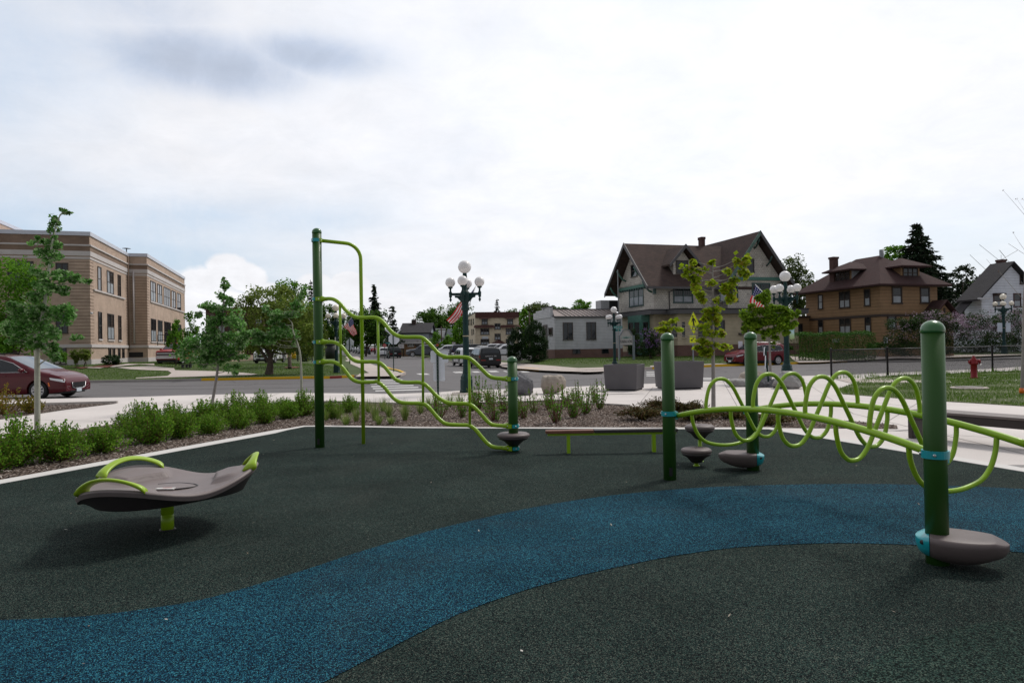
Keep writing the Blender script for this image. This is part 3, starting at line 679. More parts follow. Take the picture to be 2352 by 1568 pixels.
T = G(735, 1028); S = G(1180, 1037); plane = vplane(T, S)
cl = thing('wave_climber', T, 'lime green climbing frame of stepped wavy rails between a tall and a short green post', 'climber')
post(cl, T, 3.62); post(cl, S, 1.46)
ux = (S - T)[:2] / np.linalg.norm((S - T)[:2]); hd = math.atan2(ux[1], ux[0])
railpx = [
    [zb(128, 160), zb(250, 155), zb(325, 180), zb(400, 240), zb(460, 312), zb(535, 378), zb(615, 415), zb(720, 421), zb(850, 416), zb(925, 435), zb(990, 487), zb(1060, 570), zb(1120, 632), zb(1200, 677), zb(1300, 690), zb(1480, 690), zb(1555, 715), zb(1640, 792), zb(1720, 880), zb(1790, 942), zb(1880, 970), z3(900, 907), z3(1030, 907), z3(1075, 922), z3(1130, 972), z3(1180, 1020), z3(1220, 1037), z3(1305, 1042)],
    [zb(148, 757), zb(270, 757), zb(345, 780), zb(410, 825), zb(470, 902), zb(540, 985), zb(620, 1028), zb(720, 1034), zb(860, 1034), zb(940, 1052), zb(1010, 1108), zb(1080, 1195), zb(1150, 1270), zb(1230, 1312), zb(1350, 1322), zb(1480, 1320), zb(1560, 1345), z3(810, 1100), z3(850, 1143), z3(900, 1181), z3(950, 1196), z3(1040, 1198), z3(1085, 1214), z3(1140, 1268), z3(1180, 1312), z3(1220, 1333), z3(1310, 1337)],
    [zb(148, 1035), zb(275, 1035), zb(350, 1060), zb(410, 1102), zb(470, 1180), zb(540, 1265), zb(620, 1308), zb(700, 1318), zb(860, 1315), z3(482, 1060), z3(525, 1090), z3(570, 1145), z3(610, 1180), z3(660, 1194), z3(760, 1197), z3(800, 1213), z3(840, 1258), z3(880, 1300), z3(920, 1325), z3(1000, 1332), z3(1060, 1335), z3(1100, 1360), z3(1140, 1408), z3(1180, 1450), z3(1220, 1470), z3(1310, 1476)]]
for k, lst in enumerate(railpx):
    pts = [plane(*q) for q in lst]
    a = T + np.array([ux[0] * .075, ux[1] * .075, 0]); a[2] = pts[0][2]; b = S - np.array([ux[0] * .075, ux[1] * .075, 0]); b[2] = pts[-1][2]
    MB().tube(smooth_path([a] + [p for p in pts if (p - a)[:2].dot(ux) > .05 and (b - p)[:2].dot(ux) > .05] + [b], 4), .0305, 14).build('rail', m_lime, cl)
    for (pt, z, an) in ((T, pts[0][2], hd), (S, pts[-1][2], hd + math.pi)):
        m = MB(); d = np.array([math.cos(an), math.sin(an), 0]); c = np.array([pt[0], pt[1], z])
        m.lathe([(.052, 0), (.046, .03), (.034, .06), (.033, .10)], c + d * .068, 14, d)
        o = m.build('rail_socket', m_lime, cl)
        clamp_ring(cl, pt, z, mat=m_lime, ang=an, half=(-1.5, 1.5), h=.062); clamp_ring(cl, pt, z, ang=an + math.pi, half=(-1.5, 1.5), h=.05)
for x, ya, yb in ((390, 225, 1075), (918, 430, 1320), (1537, 705, None), (1062, 910, 1335)):
    if yb is None: a, b = plane(*zb(1537, 705)), plane(*z3(772, 1197))
    elif x == 1062: a, b = plane(*z3(1060, 912)), plane(*z3(1066, 1335))
    else: a, b = plane(*zb(x - 8, ya)), plane(*zb(x + 6, yb))
    MB().tube([a, b], .0205, 12).build('rung', m_lime, cl)
Bf = G(835, 1020); zt_ = P(740, 552, T[1])[2]; d2 = (Bf - T)[:2]; d2n = d2 / np.linalg.norm(d2)
L2 = np.linalg.norm(d2); rr_ = .26
arc = [np.array([*(T[:2] + d2n * .08), zt_])] + [np.array([*(T[:2] + d2n * (L2 - rr_ + rr_ * math.sin(a))), zt_ - .02 - rr_ + rr_ * math.cos(a)]) for a in np.linspace(0, math.pi / 2, 8)] + [np.array([Bf[0], Bf[1], 0.])]
MB().tube(arc, .0305, 14).build('arch_bar', m_lime, cl)
a2 = math.atan2(d2[1], d2[0]); clamp_ring(cl, T, zt_, ang=a2 + math.pi, half=(-1.8, 1.8)); clamp_ring(cl, T, zt_, mat=m_lime, ang=a2, half=(-1.2, 1.2), h=.06)
def step_pod(root, c, zt_, r, zbot, top='seat', rim=.045):
    m = MB().lathe([(.01, zt_ + .004), (r * .86, zt_ + .002), (r * .9, zt_ - .004), (r * .97, zt_ - .012), (r, zt_ - .03), (r * .99, zt_ - rim)], (c[0], c[1], 0), 36)
    o = m.build(top, m_pod, root)
    MB().lathe([(r * .99, zt_ - rim), (r * .9, zt_ - rim - .035), (r * .62, (zt_ + zbot) / 2 - .02), (r * .34, zbot + .01), (r * .2, zbot)], (c[0], c[1], 0), 36).build('pod_underside', m_podd, root)
    MB().lathe([(.001, zt_ + .0065), (.02, zt_ + .006), (.021, zt_ + .002)], (c[0], c[1], 0), 12).build('plug', m_podd, o)
step_pod(cl, S, .285, .25, .095, rim=.05)

# spinner
B = G(385, 1217); sp = thing('saucer_spinner', B, 'grey brown saucer spinner with three lime grab handles on a short lime post', 'spinner')
th0 = R(22)
def rim(a): return .715 * (1 + .085 * math.cos(3 * (a - th0)) - .02 * math.cos(a)), .462 + .070 * math.cos(3 * (a - th0)) + .030 * math.cos(a)
def dish(u, v):
    a = 2 * math.pi * u; r_, z_ = rim(a)
    if v < .82:
        q = v / .82; rad = r_ * q; zc = .385
        z = zc + (z_ - zc) * q ** 2.6
        for k in range(3):           # raised pads under the handles, stepping down to the middle
            aa = (a - th0 - R(120 * k) + math.pi) % (2 * math.pi) - math.pi
            z += .048 * sm((q - .50 - .10 * (aa / .5) ** 2) / .045) * (1 - sm((abs(aa) - .40) / .10)) * (1 - sm((q - .74) / .22))
        z -= .0
    elif v < .9: q = (v - .82) / .08; rad = r_ * (1 + .022 * math.sin(q * math.pi / 2)); z = z_ - .02 * q
    else: q = (v - .9) / .1; rad = r_ * (1.022 - .02 * q); z = z_ - .02 - .036 * q
    return (B[0] + rad * math.cos(a), B[1] + rad * math.sin(a), z)
MB().grid(dish, 120, 60, closeu=True).build('dish', m_dish, sp)
def under(u, v):
    a = 2 * math.pi * u; r_, z_ = rim(a); q = v
    rad = r_ * (1.0 - .25 * q) if q < .6 else r_ * .85 * (1 - (q - .6) / .4)
    z = (z_ - .054) + (0.325 - (z_ - .054)) * min(1, q / .6) ** 1.15 if q < .6 else 0.325
    return (B[0] + rad * math.cos(a), B[1] + rad * math.sin(a), z)
MB().grid(under, 90, 20, closeu=True).build('underside', m_podd, sp)
for k in range(3):
    a0 = th0 + R(120 * k); m = MB(); half = .40 if k else .30; n = 26; ring = []
    for i in range(n + 1):
        q = i / n; a = a0 + (q - .5) * 2 * half; r_, z_ = rim(a); r0_, z0_ = rim(a0 + half * (1 if q > .5 else -1))
        h_ = .078 * math.sin(math.pi * q) ** .62; wd_ = .035 + .03 * abs(2 * q - 1) ** 4; tk = .016 + .012 * abs(2 * q - 1) ** 3
        c = np.array([B[0] + (r_ - .012 + .0 * h_) * math.cos(a), B[1] + (r_ - .012) * math.sin(a), z_ - .006 + h_]); rad_ = np.array([math.cos(a), math.sin(a), 0])
        for g_ in np.linspace(0, 2 * math.pi, 11)[:-1]: ring.append(c + rad_ * wd_ * math.cos(g_) + np.array([0, 0, 1]) * (tk * math.sin(g_) + .012 * math.cos(g_)))
    m.add(ring, [(10 * i + j, 10 * i + (j + 1) % 10, 10 * i + 10 + (j + 1) % 10, 10 * i + 10 + j) for i in range(n) for j in range(10)] + [tuple(range(9, -1, -1)), tuple(range(10 * n, 10 * n + 10))], True)
    m.build('handle', m_lime2, sp)
MB().lathe([(.054, 0), (.054, .135), (.049, .138), (.049, .146), (.054, .149), (.054, .34)], B * [1, 1, 0], 28).build('post', m_lime, sp)
MB().lathe([(.07, .0), (.07, .012), (.054, .014)], B * [1, 1, 0], 20).build('base_flange', m_podd, sp)
hub = MB().prism([(B[0] + .02 + .19 * math.cos(a) * (1 + .25 * math.cos(2 * a)), B[1] - .01 + .15 * math.sin(a)) for a in np.linspace(0, 2 * math.pi, 25)[:-1]], .380, .400).build('hub_cover', m_dish, sp, bevel=.004)
ring = [(B[0] + .02 + .205 * math.cos(a) * (1 + .25 * math.cos(2 * a)), B[1] - .01 + .163 * math.sin(a), .396) for a in np.linspace(-.9, 2.4, 22)]
MB().tube(ring, .006, 6).build('hub_groove', m_black, sp)
lb = thing  # label plate on the hub
MB().box(B[0] - .03, B[0] + .13, B[1] - .15, B[1] - .10, .395, .4045).build('label_plate', M('label_white', (.6, .58, .56), .5), sp)
MB().box(B[0] + .02, B[0] + .10, B[1] - .118, B[1] - .106, .4035, .4055).build('label_stripe', M('label_red', (.5, .08, .06), .5), sp)

# balance beam
b0 = np.array(G(1306, 1041)); b1 = np.array(G(1502, 1038)); bd = (b1 - b0)[:2]; bd /= np.linalg.norm(bd); nb = np.array([-bd[1], bd[0]])
bb = thing('balance_beam', b0, 'low balance beam with a brown and a dark plank on lime legs', 'balance beam')
def bxy(s_, o_, z): q = b0[:2] + bd * s_ + nb * o_; return np.array([q[0], q[1], z])
e0, e1, mid = -.34, 1.62, .38
def plank(name, s0, s1, w_, z0, z1, mat, bv=.006): MB().bar(bxy(s0, .0, (z0 + z1) / 2), bxy(s1, .0, (z0 + z1) / 2), w_, z1 - z0).build(name, mat, bb, bevel=bv)
plank('plank', e0, mid - .004, .14, .305, .35, M('plank_brown', (.16, .062, .035), .6, 0, .15, 8)); plank('plank', mid + .004, e1, .14, .305, .35, m_podd)
plank('beam', e0 + .03, e1 - .02, .07, .27, .304, m_lime, .003)
for s_ in (0, np.linalg.norm((b1 - b0)[:2])):
    l_ = MB().bar(bxy(s_, 0, 0), bxy(s_, 0, .27), .09, .05, (bd[0], bd[1], 0)).build('leg', m_lime, bb, bevel=.004)
# step pods
for (x, y, top, lab, rr_) in ((1599.8, 1070.5, .235, 'lower grey brown round stepping pod with dark funnel underside close to the ground', .197), (None, None, .50, 'taller grey brown stepping pod raised on a lime stem behind the lower one', .197)):
    c = G(x, y) if x else np.array([2.525, 9.27, 0]); pd = thing('stepping_pod', c, lab, 'step pod', 'round stepping pods beside the loop climber')
    zb_ = top - .19; step_pod(pd, c, top, rr_, zb_, rim=.05)
    MB().lathe([(.027, 0), (.027, zb_ + .01)], c * [1, 1, 0], 16).build('stem', m_lime, pd); MB().lathe([(.045, 0), (.045, .016), (.028, .018)], c * [1, 1, 0], 12).build('base_flange', m_lime, pd)

# loop climber
A = G(1539, 1102); Bp = G(1730, 1080); Cp = G(2154, 1295); D = Bp + (Cp - A)
lc = thing('loop_climber', A, 'lime green tunnel of twisting loops between two arched rails on four green posts', 'climber')
for p in (A, Bp, Cp, D): post(lc, p, 1.74)
def railpt(p, q, s): v = p + (q - p) * s; return np.array([v[0], v[1], .745 + .20 * 4 * s * (1 - s)])
dirr = (Cp - A)[:2] / np.linalg.norm((Cp - A)[:2]); nrmr = np.array([-dirr[1], dirr[0]]); side = (Bp - A)[:2] / np.linalg.norm((Bp - A)[:2])
ih = side * .10                            # rails sit on the inner faces of the posts
for (p, q, sgn) in ((A, Cp, 1), (Bp, D, -1)):
    off = np.array([ih[0], ih[1], 0]) * sgn
    MB().tube([railpt(p, q, s) + off for s in np.linspace(.012, .988, 40)], .0305, 14).build('rail', m_lime, lc)
    for pt, s in ((p, 0.), (q, 1.)):
        an = math.atan2(side[1] * sgn, side[0] * sgn); clamp_ring(lc, pt, .785, ang=an, h=.055)
        m = MB(); c = np.array([pt[0], pt[1], .755]) + np.array([side[0], side[1], 0]) * sgn * .09; m.obox(c, np.array([*dirr, 0]) * .025, np.array([*side, 0]) * .03, (0, 0, .045)); m.build('bracket', m_turq, lc, bevel=.006)
prof = [(0, 0), (.004, .30), (.045, .72), (.12, .95), (.2, 1.0), (.28, .93), (.36, .70), (.43, .36), (.5, 0), (.57, -.36), (.64, -.70), (.72, -.93), (.8, -1.0), (.88, -.95), (.955, -.72), (.996, -.30), (1, 0)]
bowl = [(0, 0), (.02, -.35), (.09, -.72), (.2, -.95), (.36, -1.06), (.5, -1.09), (.64, -1.06), (.8, -.95), (.91, -.72), (.98, -.35), (1, 0)]
offA = np.array([ih[0], ih[1], 0])
for i in range(9):
    s = .094 + .1025 * i - (.022 if i == 1 else 0); p = railpt(A, Cp, s) + offA; q = railpt(Bp, D, s) - offA
    sh, sg, amp = (bowl, 1, .37) if i in (0, 8) else (prof, 1 if i % 2 else -1, .345)
    MB().tube(smooth_path([p + (q - p) * t_ + np.array([0, 0, amp * sg * h_]) for t_, h_ in sh], 4), .0205, 12).build('loop_bar', m_lime, lc)
def bowl_seat(root, pc, ang, L=.61, W=.47, zt_=.225, zb_=.03):
    d = np.array([math.cos(ang), math.sin(ang)]); nn = np.array([-d[1], d[0]])
    xa, xb = -.135, L - .135
    def sec(x):
        q = (x - xa) / (xb - xa); q = q ** .84; return W / 2 * max(1e-3, 1 - (2 * q - 1) ** 2) ** .5
    def surf(x0, x1):
        def fn(u, v):
            x = x0 + (x1 - x0) * u; w_ = sec(min(max(x, xa + 1e-4), xb - 1e-4)); q = (x - xa) / (xb - xa)
            g_ = 2 * math.pi * v; cy, sy = math.cos(g_), math.sin(g_)
            prof_ = [(.0, 1.), (.84, 1.), (.93, .97), (1., .86), (.99, .70), (.84, .36), (.52, .09), (0., 0.)]
            k = v * 2; sg = 1
            if k > 1: k = 2 - k; sg = -1
            f_ = k * (len(prof_) - 1); i = min(int(f_), len(prof_) - 2); ff = f_ - i
            yy = prof_[i][0] * (1 - ff) + prof_[i + 1][0] * ff; zz = prof_[i][1] * (1 - ff) + prof_[i + 1][1] * ff
            dep = (zt_ - zb_) * max(.03, 1 - (2 * min(max(q, 0), 1) ** .84 - 1) ** 2) ** .42
            z = zt_ - (1 - zz) * dep - .03 * (1 - min(1, 6 * min(q, 1 - q) + .02))
            P_ = pc[:2] + d * x + nn * (yy * w_ * sg)
            return (P_[0], P_[1], z)
        return fn
    o = MB().grid(surf(-.046, xb), 44, 28).build('pod_seat', m_pod, root, fix=True)
    MB().grid(surf(xa, -.05), 20, 28).build('pod_cap', m_turq, root)
    for sg in (1, -1):
        q = pc[:2] + d * -.092 + nn * sg * sec(-.092) * .99; dd = np.array([*(nn * sg - d * .4), 0]); dd /= np.linalg.norm(dd)
        MB().lathe([(.016, -.004), (.016, .004), (.001, .005)], (q[0], q[1], zt_ - .045), 12, dd).build('bolt_recess', m_podd, root)
bowl_seat(lc, Cp, R(-31), .555, .435); bowl_seat(lc, Bp, R(160), .55, .42)

for pt_, rr_ in ((A, .0762), (T, .0762)):  # maker's plates low on the posts
    m = MB(); m.grid(lambda u, v: (pt_[0] + rr_ * math.cos(-1.9 + .55 * u), pt_[1] + rr_ * math.sin(-1.9 + .55 * u), .06 + .10 * v), 6, 1); m.build('maker_plate', m_black, lc if pt_ is A else cl, fix=False)
# long bench at right
n0 = G(*Zc(3600, 1550, 3.919)(120, 790)); q1 = P(2352, 961, 9.68); dB = q1[:2] - n0[:2]; dB /= np.linalg.norm(dB); nB = np.array([-dB[1], dB[0]]);
if nB[1] < 0: nB = -nB
be = thing('bench', n0, 'long backless dark brown park bench with plank top and panel end', 'bench')
def bq(s_, o_): q = n0[:2] + dB * s_ + nB * o_; return (q[0], q[1])
def bslab(name, s0, s1, o0, o1, z0, z1, mat, par, bv=.008): return MB().prism([bq(s0, o0), bq(s1, o0), bq(s1, o1), bq(s0, o1)], z0, z1).build(name, mat, par, bevel=bv)
m_bt = M('bench_top', (.135, .108, .10), .55, 0, .16, 4, 0, .1); m_bs = M('bench_brown', (.026, .017, .015), .5, 0, .15, 4)
for j in range(3): bslab('plank', .005, 2.7, .0 + .165 * j, .155 + .165 * j, .425, .465, m_bt, be)
bslab('apron', .09, 2.62, .02, .05, .30, .424, m_bs, be); bslab('apron', .09, 2.62, .43, .46, .30, .424, m_bs, be)
bslab('end_panel', .0, .085, .005, .475, 0, .424, m_bs, be, .015); bslab('end_panel', 2.62, 2.70, .005, .475, 0, .424, m_bs, be, .015)

# ------------------------------------------------------------------ planters, boulders
def planter(name, c, w_, d_, ang, h, label):
    t_ = thing(name, c, label, 'planter', 'grey square street planters')
    def ring(k, z): return [(c[0] + (i * w_ / 2 * k) * math.cos(ang) - (j * d_ / 2 * k) * math.sin(ang), c[1] + (i * w_ / 2 * k) * math.sin(ang) + (j * d_ / 2 * k) * math.cos(ang), z) for i, j in ((-1, -1), (1, -1), (1, 1), (-1, 1))]
    rs = [ring(.93, .05), ring(1, h), ring(.95, h), ring(.93, h - .14)]
    m = MB(); m.add(sum(rs, []), [(3, 2, 1, 0)] + [(4 * k + i, 4 * k + (i + 1) % 4, 4 * k + 4 + (i + 1) % 4, 4 * k + 4 + i) for k in range(3) for i in range(4)])
    m.build('box', m_plant, t_, bevel=.012)
    MB().prism([p[:2] for p in ring(.86, 0)], 0., .052).build('foot', m_black, t_)
    m = MB(); m.add(ring(.94, h - .12), [(0, 1, 2, 3)]); m.build('soil', M('soil', (.05, .035, .025), .95), t_)
pc = G(1421.8, 899); planter('planter', np.array([pc[0] + .33, pc[1] + .80, 0]), 1.2, 1.2, R(-24), .92, 'dark grey planter box turned with a corner to the front')
pc = G(1513, 895.2); planter('planter', np.array([pc[0] + .86, pc[1] + .62, 0]), 1.52, 1.2, R(2), .98, 'wider dark grey planter box behind the green climber post')
def boulder(loc, rx, ry, rz_, mat, label, seed, flat_=.0, sharp=.0):
    r2 = np.random.default_rng(seed); ph = r2.uniform(0, 6, 12)
    cuts = [(r2.normal(size=3), r2.uniform(.72, .95)) for _ in range(9)]
    cuts = [(n_ / np.linalg.norm(n_), k) for n_, k in cuts]
    def fn(u, v):
        a = 2 * math.pi * u; b = math.pi * (v - .5); p = np.array([math.cos(a) * math.cos(b), math.sin(a) * math.cos(b), math.sin(b)])
        p = np.sign(p) * np.abs(p) ** .72
        for n_, k in cuts:
            e = p.dot(n_) - k
            if e > 0: p = p - n_ * e
        w_ = 1 + .05 * math.sin(5 * a + ph[0]) * math.cos(3 * b + ph[1]) + .035 * math.sin(11 * a + ph[2] + 4 * b) + .025 * math.sin(17 * b + ph[3] + 3 * a)
        return (loc[0] + p[0] * rx * w_, loc[1] + p[1] * ry * w_, max(0., loc[2] + rz_ * .8 + p[2] * rz_ * w_))
    o = MB().grid(fn, 48, 30, smooth=True).build('boulder', mat); return tag(o, label, 'boulder', 'landscape boulders')
def atz(x, y, Yd): q = G(x, y); return q
c = G(1202, 908); boulder(c + [-.08, .3, 0], .42, .38, .42, m_rock1, 'dark bluish upright boulder behind the short climber post', 3)
c = G(1270, 905); boulder(c + [0.03, .35, 0], .41, .38, .375, m_rock2, 'pale tan blocky boulder among the twiggy shrubs', 8)
c = G(1700, 888); boulder(c + [0, .2, 0], .42, .35, .16, m_rock3, 'low flat grey boulder left of the small maple', 12)
c = G(1735, 878); boulder(c + [0, .2, 0], .55, .4, .25, m_rock2, 'pale rounded boulder half hidden behind the green climber post', 15)
c = G(1818, 893); boulder(c + [0, .3, 0], .50, .45, .33, m_rock3, 'jagged grey boulder at the foot of the right lamp', 21)
g = MB()
for i in range(26):
    c = G(1762 + rng.uniform(-32, 38), 886 + rng.uniform(-5, 4)); g.obox((c[0], c[1], .05), rng.normal(size=3) * .1, rng.normal(size=3) * .09, rng.normal(size=3) * .05)
tag(g.build('slate_rubble', m_rock1), 'dark broken slate around the small maple', 'stones', kind='stuff')

# ------------------------------------------------------------------ lamps
def lamp(loc, s, label, rot=0., globes=m_globe, narms=4, base_red=False):
    t_ = thing('street_lamp', loc, label, 'street lamp', 'green street lamps with white globes', rot)
    b = MB().lathe([(r * s, z * s) for r, z in ((.25, 0), (.25, .12), (.225, .14), (.225, .48), (.20, .52), (.215, .56), (.20, .60), (.15, .68), (.135, .72))], (0, 0, 0), 8, smooth=False); b.build('base', m_lampg, t_, True)
    MB().lathe([(r * s, z * s) for r, z in ((.135, .70), (.12, .80), (.112, .95), (.098, 2.9), (.105, 2.93))], (0, 0, 0), 32, flute=.09).build('shaft', m_lampg, t_, True)
    MB().lathe([(r * s, z * s) for r, z in ((.098, 2.0), (.106, 2.01), (.106, 2.03), (.098, 2.04))], (0, 0, 0), 24).build('shaft_band', M('band_cream', (.42, .36, .24), .6), t_, True)
    MB().lathe([(r * s, z * s) for r, z in ((.10, 2.90), (.14, 2.95), (.15, 3.0), (.12, 3.06), (.125, 3.2), (.15, 3.25), (.19, 3.36), (.17, 3.45), (.17, 3.55), (.12, 3.6), (.075, 3.7), (.06, 3.9), (.10, 3.97), (.09, 4.0), (.07, 4.24), (.12, 4.27))], (0, 0, 0), 24).build('capital', m_lampg, t_, True)
    MB().ball((0, 0, 4.46 * s), .232 * s, 28).build('globe', globes, t_, True)
    for k in range(narms):
        a = 2 * math.pi * k / narms + .35; d = np.array([math.cos(a), math.sin(a), 0]); e = d * .52 * s; m = MB()
        m.bar(d * .1 * s + [0, 0, 3.5 * s], e + [0, 0, 3.5 * s], .05 * s, .09 * s)
        m.extr([d * .1 * s + [0, 0, 3.45 * s], d * .38 * s + [0, 0, 3.45 * s], d * .36 * s + [0, 0, 3.38 * s], d * .28 * s + [0, 0, 3.37 * s], d * .14 * s + [0, 0, 3.22 * s]], np.cross(d, (0, 0, 1)) * .04 * s)
        m.lathe([(r * s, z * s) for r, z in ((.001, 3.22), (.035, 3.27), (.045, 3.32), (.02, 3.37), (.05, 3.40), (.055, 3.5), (.06, 3.56), (.035, 3.6), (.03, 3.66), (.04, 3.70), (.085, 3.73), (.085, 3.76))], e, 14)
        ar = m.build('arm', m_lampg, t_, True)
        MB().ball(e + [0, 0, 3.925 * s], .177 * s, 24).build('globe', globes, ar, True)
    return t_
def at_depth(x, Yd, z): q = P(x, 800, Yd); return np.array([q[0], Yd, z])
L1 = lamp(G(1072, 903), 1.0, 'nearest green lamp with five white globes, beside the white sign backs', R(-25))
struct('lamp_pad', MB().box(-1.58 - .55, -1.58 + .55, 23.3, 24.6, 0, .03), m_conc2)
L2 = lamp(at_depth(772.5, 46.6, .02), 1.0, 'green lamp with cream globes on the lawn corner across the street, papers taped to it', R(-5), m_globe2)
L3 = lamp(at_depth(1411.5, 46.2, -.1), .92, 'green lamp with five globes behind the planter, carrying green street name signs', R(28))
L4 = lamp(at_depth(1806.5, 29.6, 0), 1.0, 'green lamp with white globes behind the small maple, with a blue green banner', R(22))
L5 = lamp(at_depth(2306.6, 52, .45), .97, 'distant green lamp with cream globes and two blank white banners beyond the fence', R(30), m_globe2)
def hang_banner(L, x0, y0, x1, y1, mat, Yd, name='banner'):
    a, b = P(x0, y0, Yd), P(x1, y1, Yd); m = MB().box(a[0], b[0], Yd - .01, Yd + .01, b[2], a[2])
    return m
def lampchild(mb, name, mat, L):
    Vv = np.array(mb.v) - WL[L.name]; c, s = math.cos(-L.rotation_euler[2]), math.sin(-L.rotation_euler[2])
    mb.v = [(c * x - s * y, s * x + c * y, z) for x, y, z in Vv]; return mb.build(name, mat, L, True)
m_ban = M('banner_white', (.52, .58, .66), .7, 0, .05, 3)
for (x0, x1) in ((1535, 1598), (1640, 1702)): lampchild(hang_banner(L5, *zh(x0, 442), *zh(x1, 555), m_ban, 52), 'banner', m_ban, L5)
m_ban2, tb, bsb, _ = newmat('banner_blue_green'); sep_ = tb.nodes.new('ShaderNodeSeparateXYZ'); tb.links.new(tb.nodes.new('ShaderNodeTexCoord').outputs['Generated'], sep_.inputs[0])
rb_ = ramp(tb, [(0, (.35, .5, .2)), (.35, (.45, .65, .4)), (.55, (.5, .72, .75)), (1, (.18, .45, .6))]); tb.links.new(sep_.outputs[2], rb_.inputs[0]); tb.links.new(rb_.outputs[0], bsb.inputs['Base Color'])
lampchild(hang_banner(L4, *zr(1600, 620), *zr(1675, 805), m_ban2, 29.6), 'banner', m_ban2, L4)
m = MB(); a = P(*zb(312, 690), 46.45); b = P(*zb(330, 865), 46.45); m.box(a[0], b[0], 46.42, 46.43, b[2], a[2]); lampchild(m, 'taped_paper', M('paper', (.6, .6, .55), .8, 0, .3, 20), L2)

# flags
def M_flag():
    m, t, bs, out = newmat('flag_cloth'); u = t.nodes.new('ShaderNodeSeparateXYZ'); t.links.new(t.nodes.new('ShaderNodeUVMap').outputs[0], u.inputs[0])
    st = math_(t, 'LESS_THAN', math_(t, 'FRACT', math_(t, 'MULTIPLY', u.outputs[1], 6.5)), .5)
    c = mixc(t, st, (.62, .58, .57), (.52, .006, .014))
    cant = math_(t, 'MULTIPLY', math_(t, 'LESS_THAN', u.outputs[0], .4), math_(t, 'LESS_THAN', u.outputs[1], .5385))
    cu = t.nodes.new('ShaderNodeCombineXYZ'); t.links.new(math_(t, 'SUBTRACT', math_(t, 'FRACT', math_(t, 'MULTIPLY', u.outputs[0], 13.75)), .5), cu.inputs[0])
    t.links.new(math_(t, 'SUBTRACT', math_(t, 'FRACT', math_(t, 'MULTIPLY', u.outputs[1], 9.3)), .5), cu.inputs[1])
    ln = t.nodes.new('ShaderNodeVectorMath'); ln.operation = 'LENGTH'; t.links.new(cu.outputs[0], ln.inputs[0])
    star = mixc(t, math_(t, 'LESS_THAN', ln.outputs['Value'], .22), (.010, .018, .12), (.6, .6, .62)); c = mixc(t, cant, c, star)
    t.links.new(c, bs.inputs['Base Color']); bs.inputs['Roughness'].default_value = .8
    tr = t.nodes.new('ShaderNodeBsdfTranslucent'); t.links.new(c, tr.inputs[0]); mx = t.nodes.new('ShaderNodeMixShader'); mx.inputs[0].default_value = .2
    t.links.new(bs.outputs[0], mx.inputs[1]); t.links.new(tr.outputs[0], mx.inputs[2]); t.links.new(mx.outputs[0], out.inputs[0]); return m
m_flag = M_flag()
def flag(pole, corners, Yd, label, dy=0., sag=.1):
    p0, p1 = P(*pole[0], Yd), P(*pole[1], Yd + dy); t_ = thing('flag', p0, label, 'flag', 'flags flying from the street lamps')
    MB().tube([p0, p1], .014, 8).build('flag_pole', M('pole_white', (.6, .6, .6), .4), t_)
    ht, hb, ft, fb = [P(*c, Yd + k) for c, k in zip(corners, (dy, dy * .3, dy + .15, dy * .3 - .1))]
    nu, nv = 30, 16; vs = []; uvl = []
    for j in range(nv + 1):
        for i in range(nu + 1):
            u, v = i / nu, j / nv; p = (ht * (1 - u) + ft * u) * (1 - v) + (hb * (1 - u) + fb * u) * v
            p = p + np.array([.035 * math.sin(9 * u + 4 * v), .12 * u * math.sin(8 * v + 5 * u) + .05 * math.sin(11 * u), sag * u * math.sin(math.pi * v) * .4]); vs.append(p); uvl.append((u, v))
    Q = np.array([(j * (nu + 1) + i, j * (nu + 1) + i + 1, (j + 1) * (nu + 1) + i + 1, (j + 1) * (nu + 1) + i) for j in range(nv) for i in range(nu)])
    o = npmesh('cloth', np.array(vs), Q, m_flag, t_, True); uv = o.data.uv_layers.new(name='UVMap')
    uv.data.foreach_set('uv', np.array([uvl[k] for q in Q for k in q], np.float32).ravel())
flag((zb(405, 575), zb(545, 418)), [zb(545, 420), zb(442, 545), zb(624, 650), zb(578, 684)], 46.6, 'stars and stripes hanging from the lamp seen behind the wavy climber', -.5)
flag((z4(386, 520), z4(462, 305)), [z4(458, 312), z4(388, 478), z4(193, 628), z4(330, 582)], 24.25, 'stars and stripes blowing left behind the nearest lamp', .5, -.5)
flag((z5(1585, 642), z5(1412, 464)), [z5(1415, 470), z5(1530, 590), z5(1352, 668), z5(1500, 700)], 29.9, 'stars and stripes on a slanted pole, half hidden by the small maple', .6)

# ------------------------------------------------------------------ signs
def text(s, size, mat, parent, pos, face=(0, -1), name='lettering', width=None, shear=0., ext=.002, local=False):
    cu = bpy.data.curves.new(name, 'FONT'); cu.body = s; cu.size = size; cu.align_x = 'CENTER'; cu.align_y = 'CENTER'; cu.extrude = ext; cu.shear = shear
    o = bpy.data.objects.new(name, cu); COL.objects.link(o); cu.materials.append(mat); o.parent = parent
    p = np.array(pos, float) - (0 if local else WL[parent.name]); o.location = p.tolist()
    o.rotation_euler = (math.pi / 2, 0, math.atan2(face[0], -face[1]))
    if width:
        bpy.context.view_layer.update(); o.scale = (width / max(o.dimensions[0], 1e-3), 1, 1)
    me = bpy.data.meshes.new_from_object(o); me.name = name; m_ = bpy.data.objects.new(name + '_text', me); COL.objects.link(m_); m_.parent = parent
    m_.location, m_.rotation_euler, m_.scale = o.location, o.rotation_euler, o.scale
    bpy.data.objects.remove(o); bpy.data.curves.remove(cu); m_.name = name
    WL[m_.name] = WL[parent.name]; return m_
m_ink = M('ink_black', (.012, .012, .012), .6); m_signw = M('sign_white', (.55, .52, .52), .5, 0, .05); m_stg = M('sign_green', (.01, .20, .19), .4); m_stw = M('sign_letter_white', (.6, .66, .66), .5)
